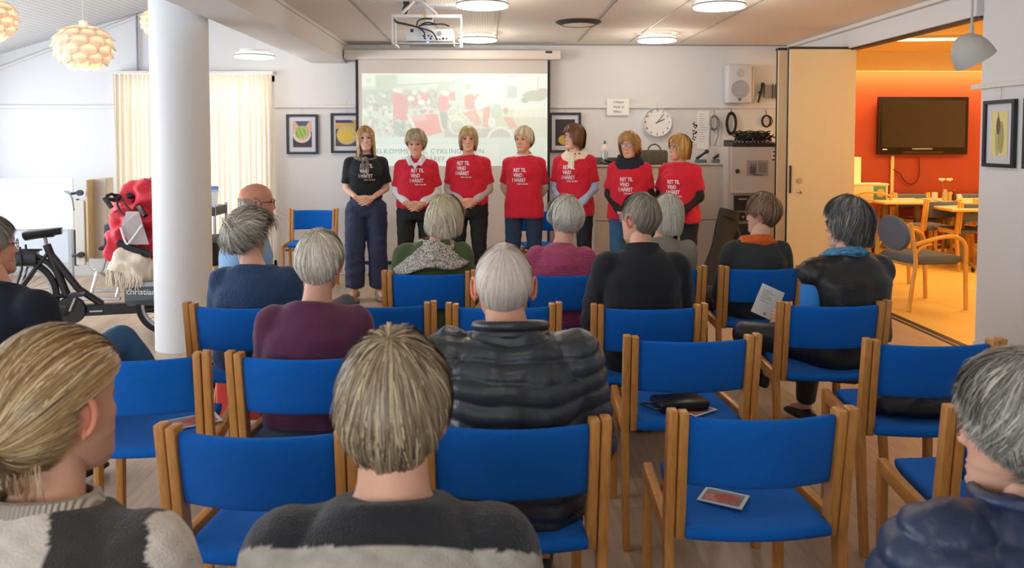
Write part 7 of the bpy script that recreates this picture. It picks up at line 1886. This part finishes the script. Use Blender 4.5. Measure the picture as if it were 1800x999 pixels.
figure('sit', loc, a, 'woman in a black and white patterned knitted jumper with a blonde low ponytail', group=GS, top_z=1.240, sh=1.06, girth=1.0, skin='D9A68A', hair='tied', hcols=['CBAA7C', 'A88558', '84643E', 'DCC298', '6E5232'], hn=15000, hw=.0011, head=(-20, 2, 0), headoff=(0, 0, 0),
       face=dict(age=.1), vox=.009, top=dict(mat=ZEB, inf=.026, vfn=zebra, fold=.004, vox=.006, collars=[dict(name='neckband', m=mat('cream_grey_rib', 'B3A898', .95, bump=.9, bscale=50, bkind='X'), z0=-.035, z1=.045, r0=.105, r1=.076, tilt=-.2, th=.01)], post=[pony]), legs=dict(mat=JEANL, pose=dict(knR=(.12, .60, .52), anR=(.22, .86, .10))), shoes='15161A', hseed=22)
def necklace(root, S, nb, hc, HM, shirt):
    MB().tube([nb + Vector((.066 * math.cos(t), .064 * math.sin(t), .022 - .3 * .064 * math.sin(t))) for t in np.linspace(0, 2 * PI, 40)], .0009, 5, cap=False).build('necklace', CHROME, root)
    MB().ell(nb + Vector((.012, -.068, .036)), .0028, n=10, m=6).build('clasp', CHROME, root)
loc, a = place_sit('N1')
figure('sit', loc, a, 'person with short ash-blond hair in a black jumper with a cream stripe', group=GS, top_z=1.260, hscale=.92, sh=.97, girth=1.0, skin='DFA88C', hair='fullcrop', hcols=['B09C7E', '8C785E', '685541', 'C6B492', '4C3E30'], hn=17000, hw=.0012, head=(-3, 2, 0), headoff=(.0, 0, -.022),
       face=dict(age=.1, width=.98), neckcol=1.05, vox=.009, top=dict(mat=STR, inf=.022, vfn=stripe, fold=.003, vox=.006, collars=[dict(name='neckband', m=mat('black_knit_band', '22242A', .95), z0=-.02, z1=.012, r0=.084, r1=.078, tilt=-.22, th=.008)], post=[necklace], lowneck=.0), legs=dict(mat=JEANL), hseed=23)
loc, a = place_sit('N3')
def col2(root, S, nb, hc, HM, shirt):
    b = MB()
    for i in range(3): b.tube([nb + Vector((.096 * 1.1 * math.cos(t), .092 * math.sin(t), -.01 + .024 * i - .2 * .09 * math.sin(t))) for t in np.linspace(0, 2 * PI, 40)], .013, 8, cap=False)
    b.build('padded_collar', NAVYP, root, angle=0)
figure('sit', loc, a, 'grey-haired person in a navy quilted jacket, cut by the right edge', group=GS, top_z=1.22, hscale=.95, sh=1.24, girth=1.15, skin='DBA88E', hair='short', hcols=['B4AFA6', '8F8A80', '6E6A62', 'CBC7BF', '9C8F7C'], hn=14000, hw=.0014, head=(34, -2, 0), headoff=(-.01, 0, -.045),
       face=dict(age=.8), glass=dict(col='6A4A40'), top=dict(mat=NAVYP, name='quilted_jacket', inf=.036, quilt=(.055, .010, .006), fold=.003, thick=1.15, vox=.007, smooth=3, post=[col2]), legs=dict(mat=BLKT), hseed=24)
side_hair(BALD[4], BALD[0], ('A8A090', '8C8474', 'C9C2B4'), 900, 4)
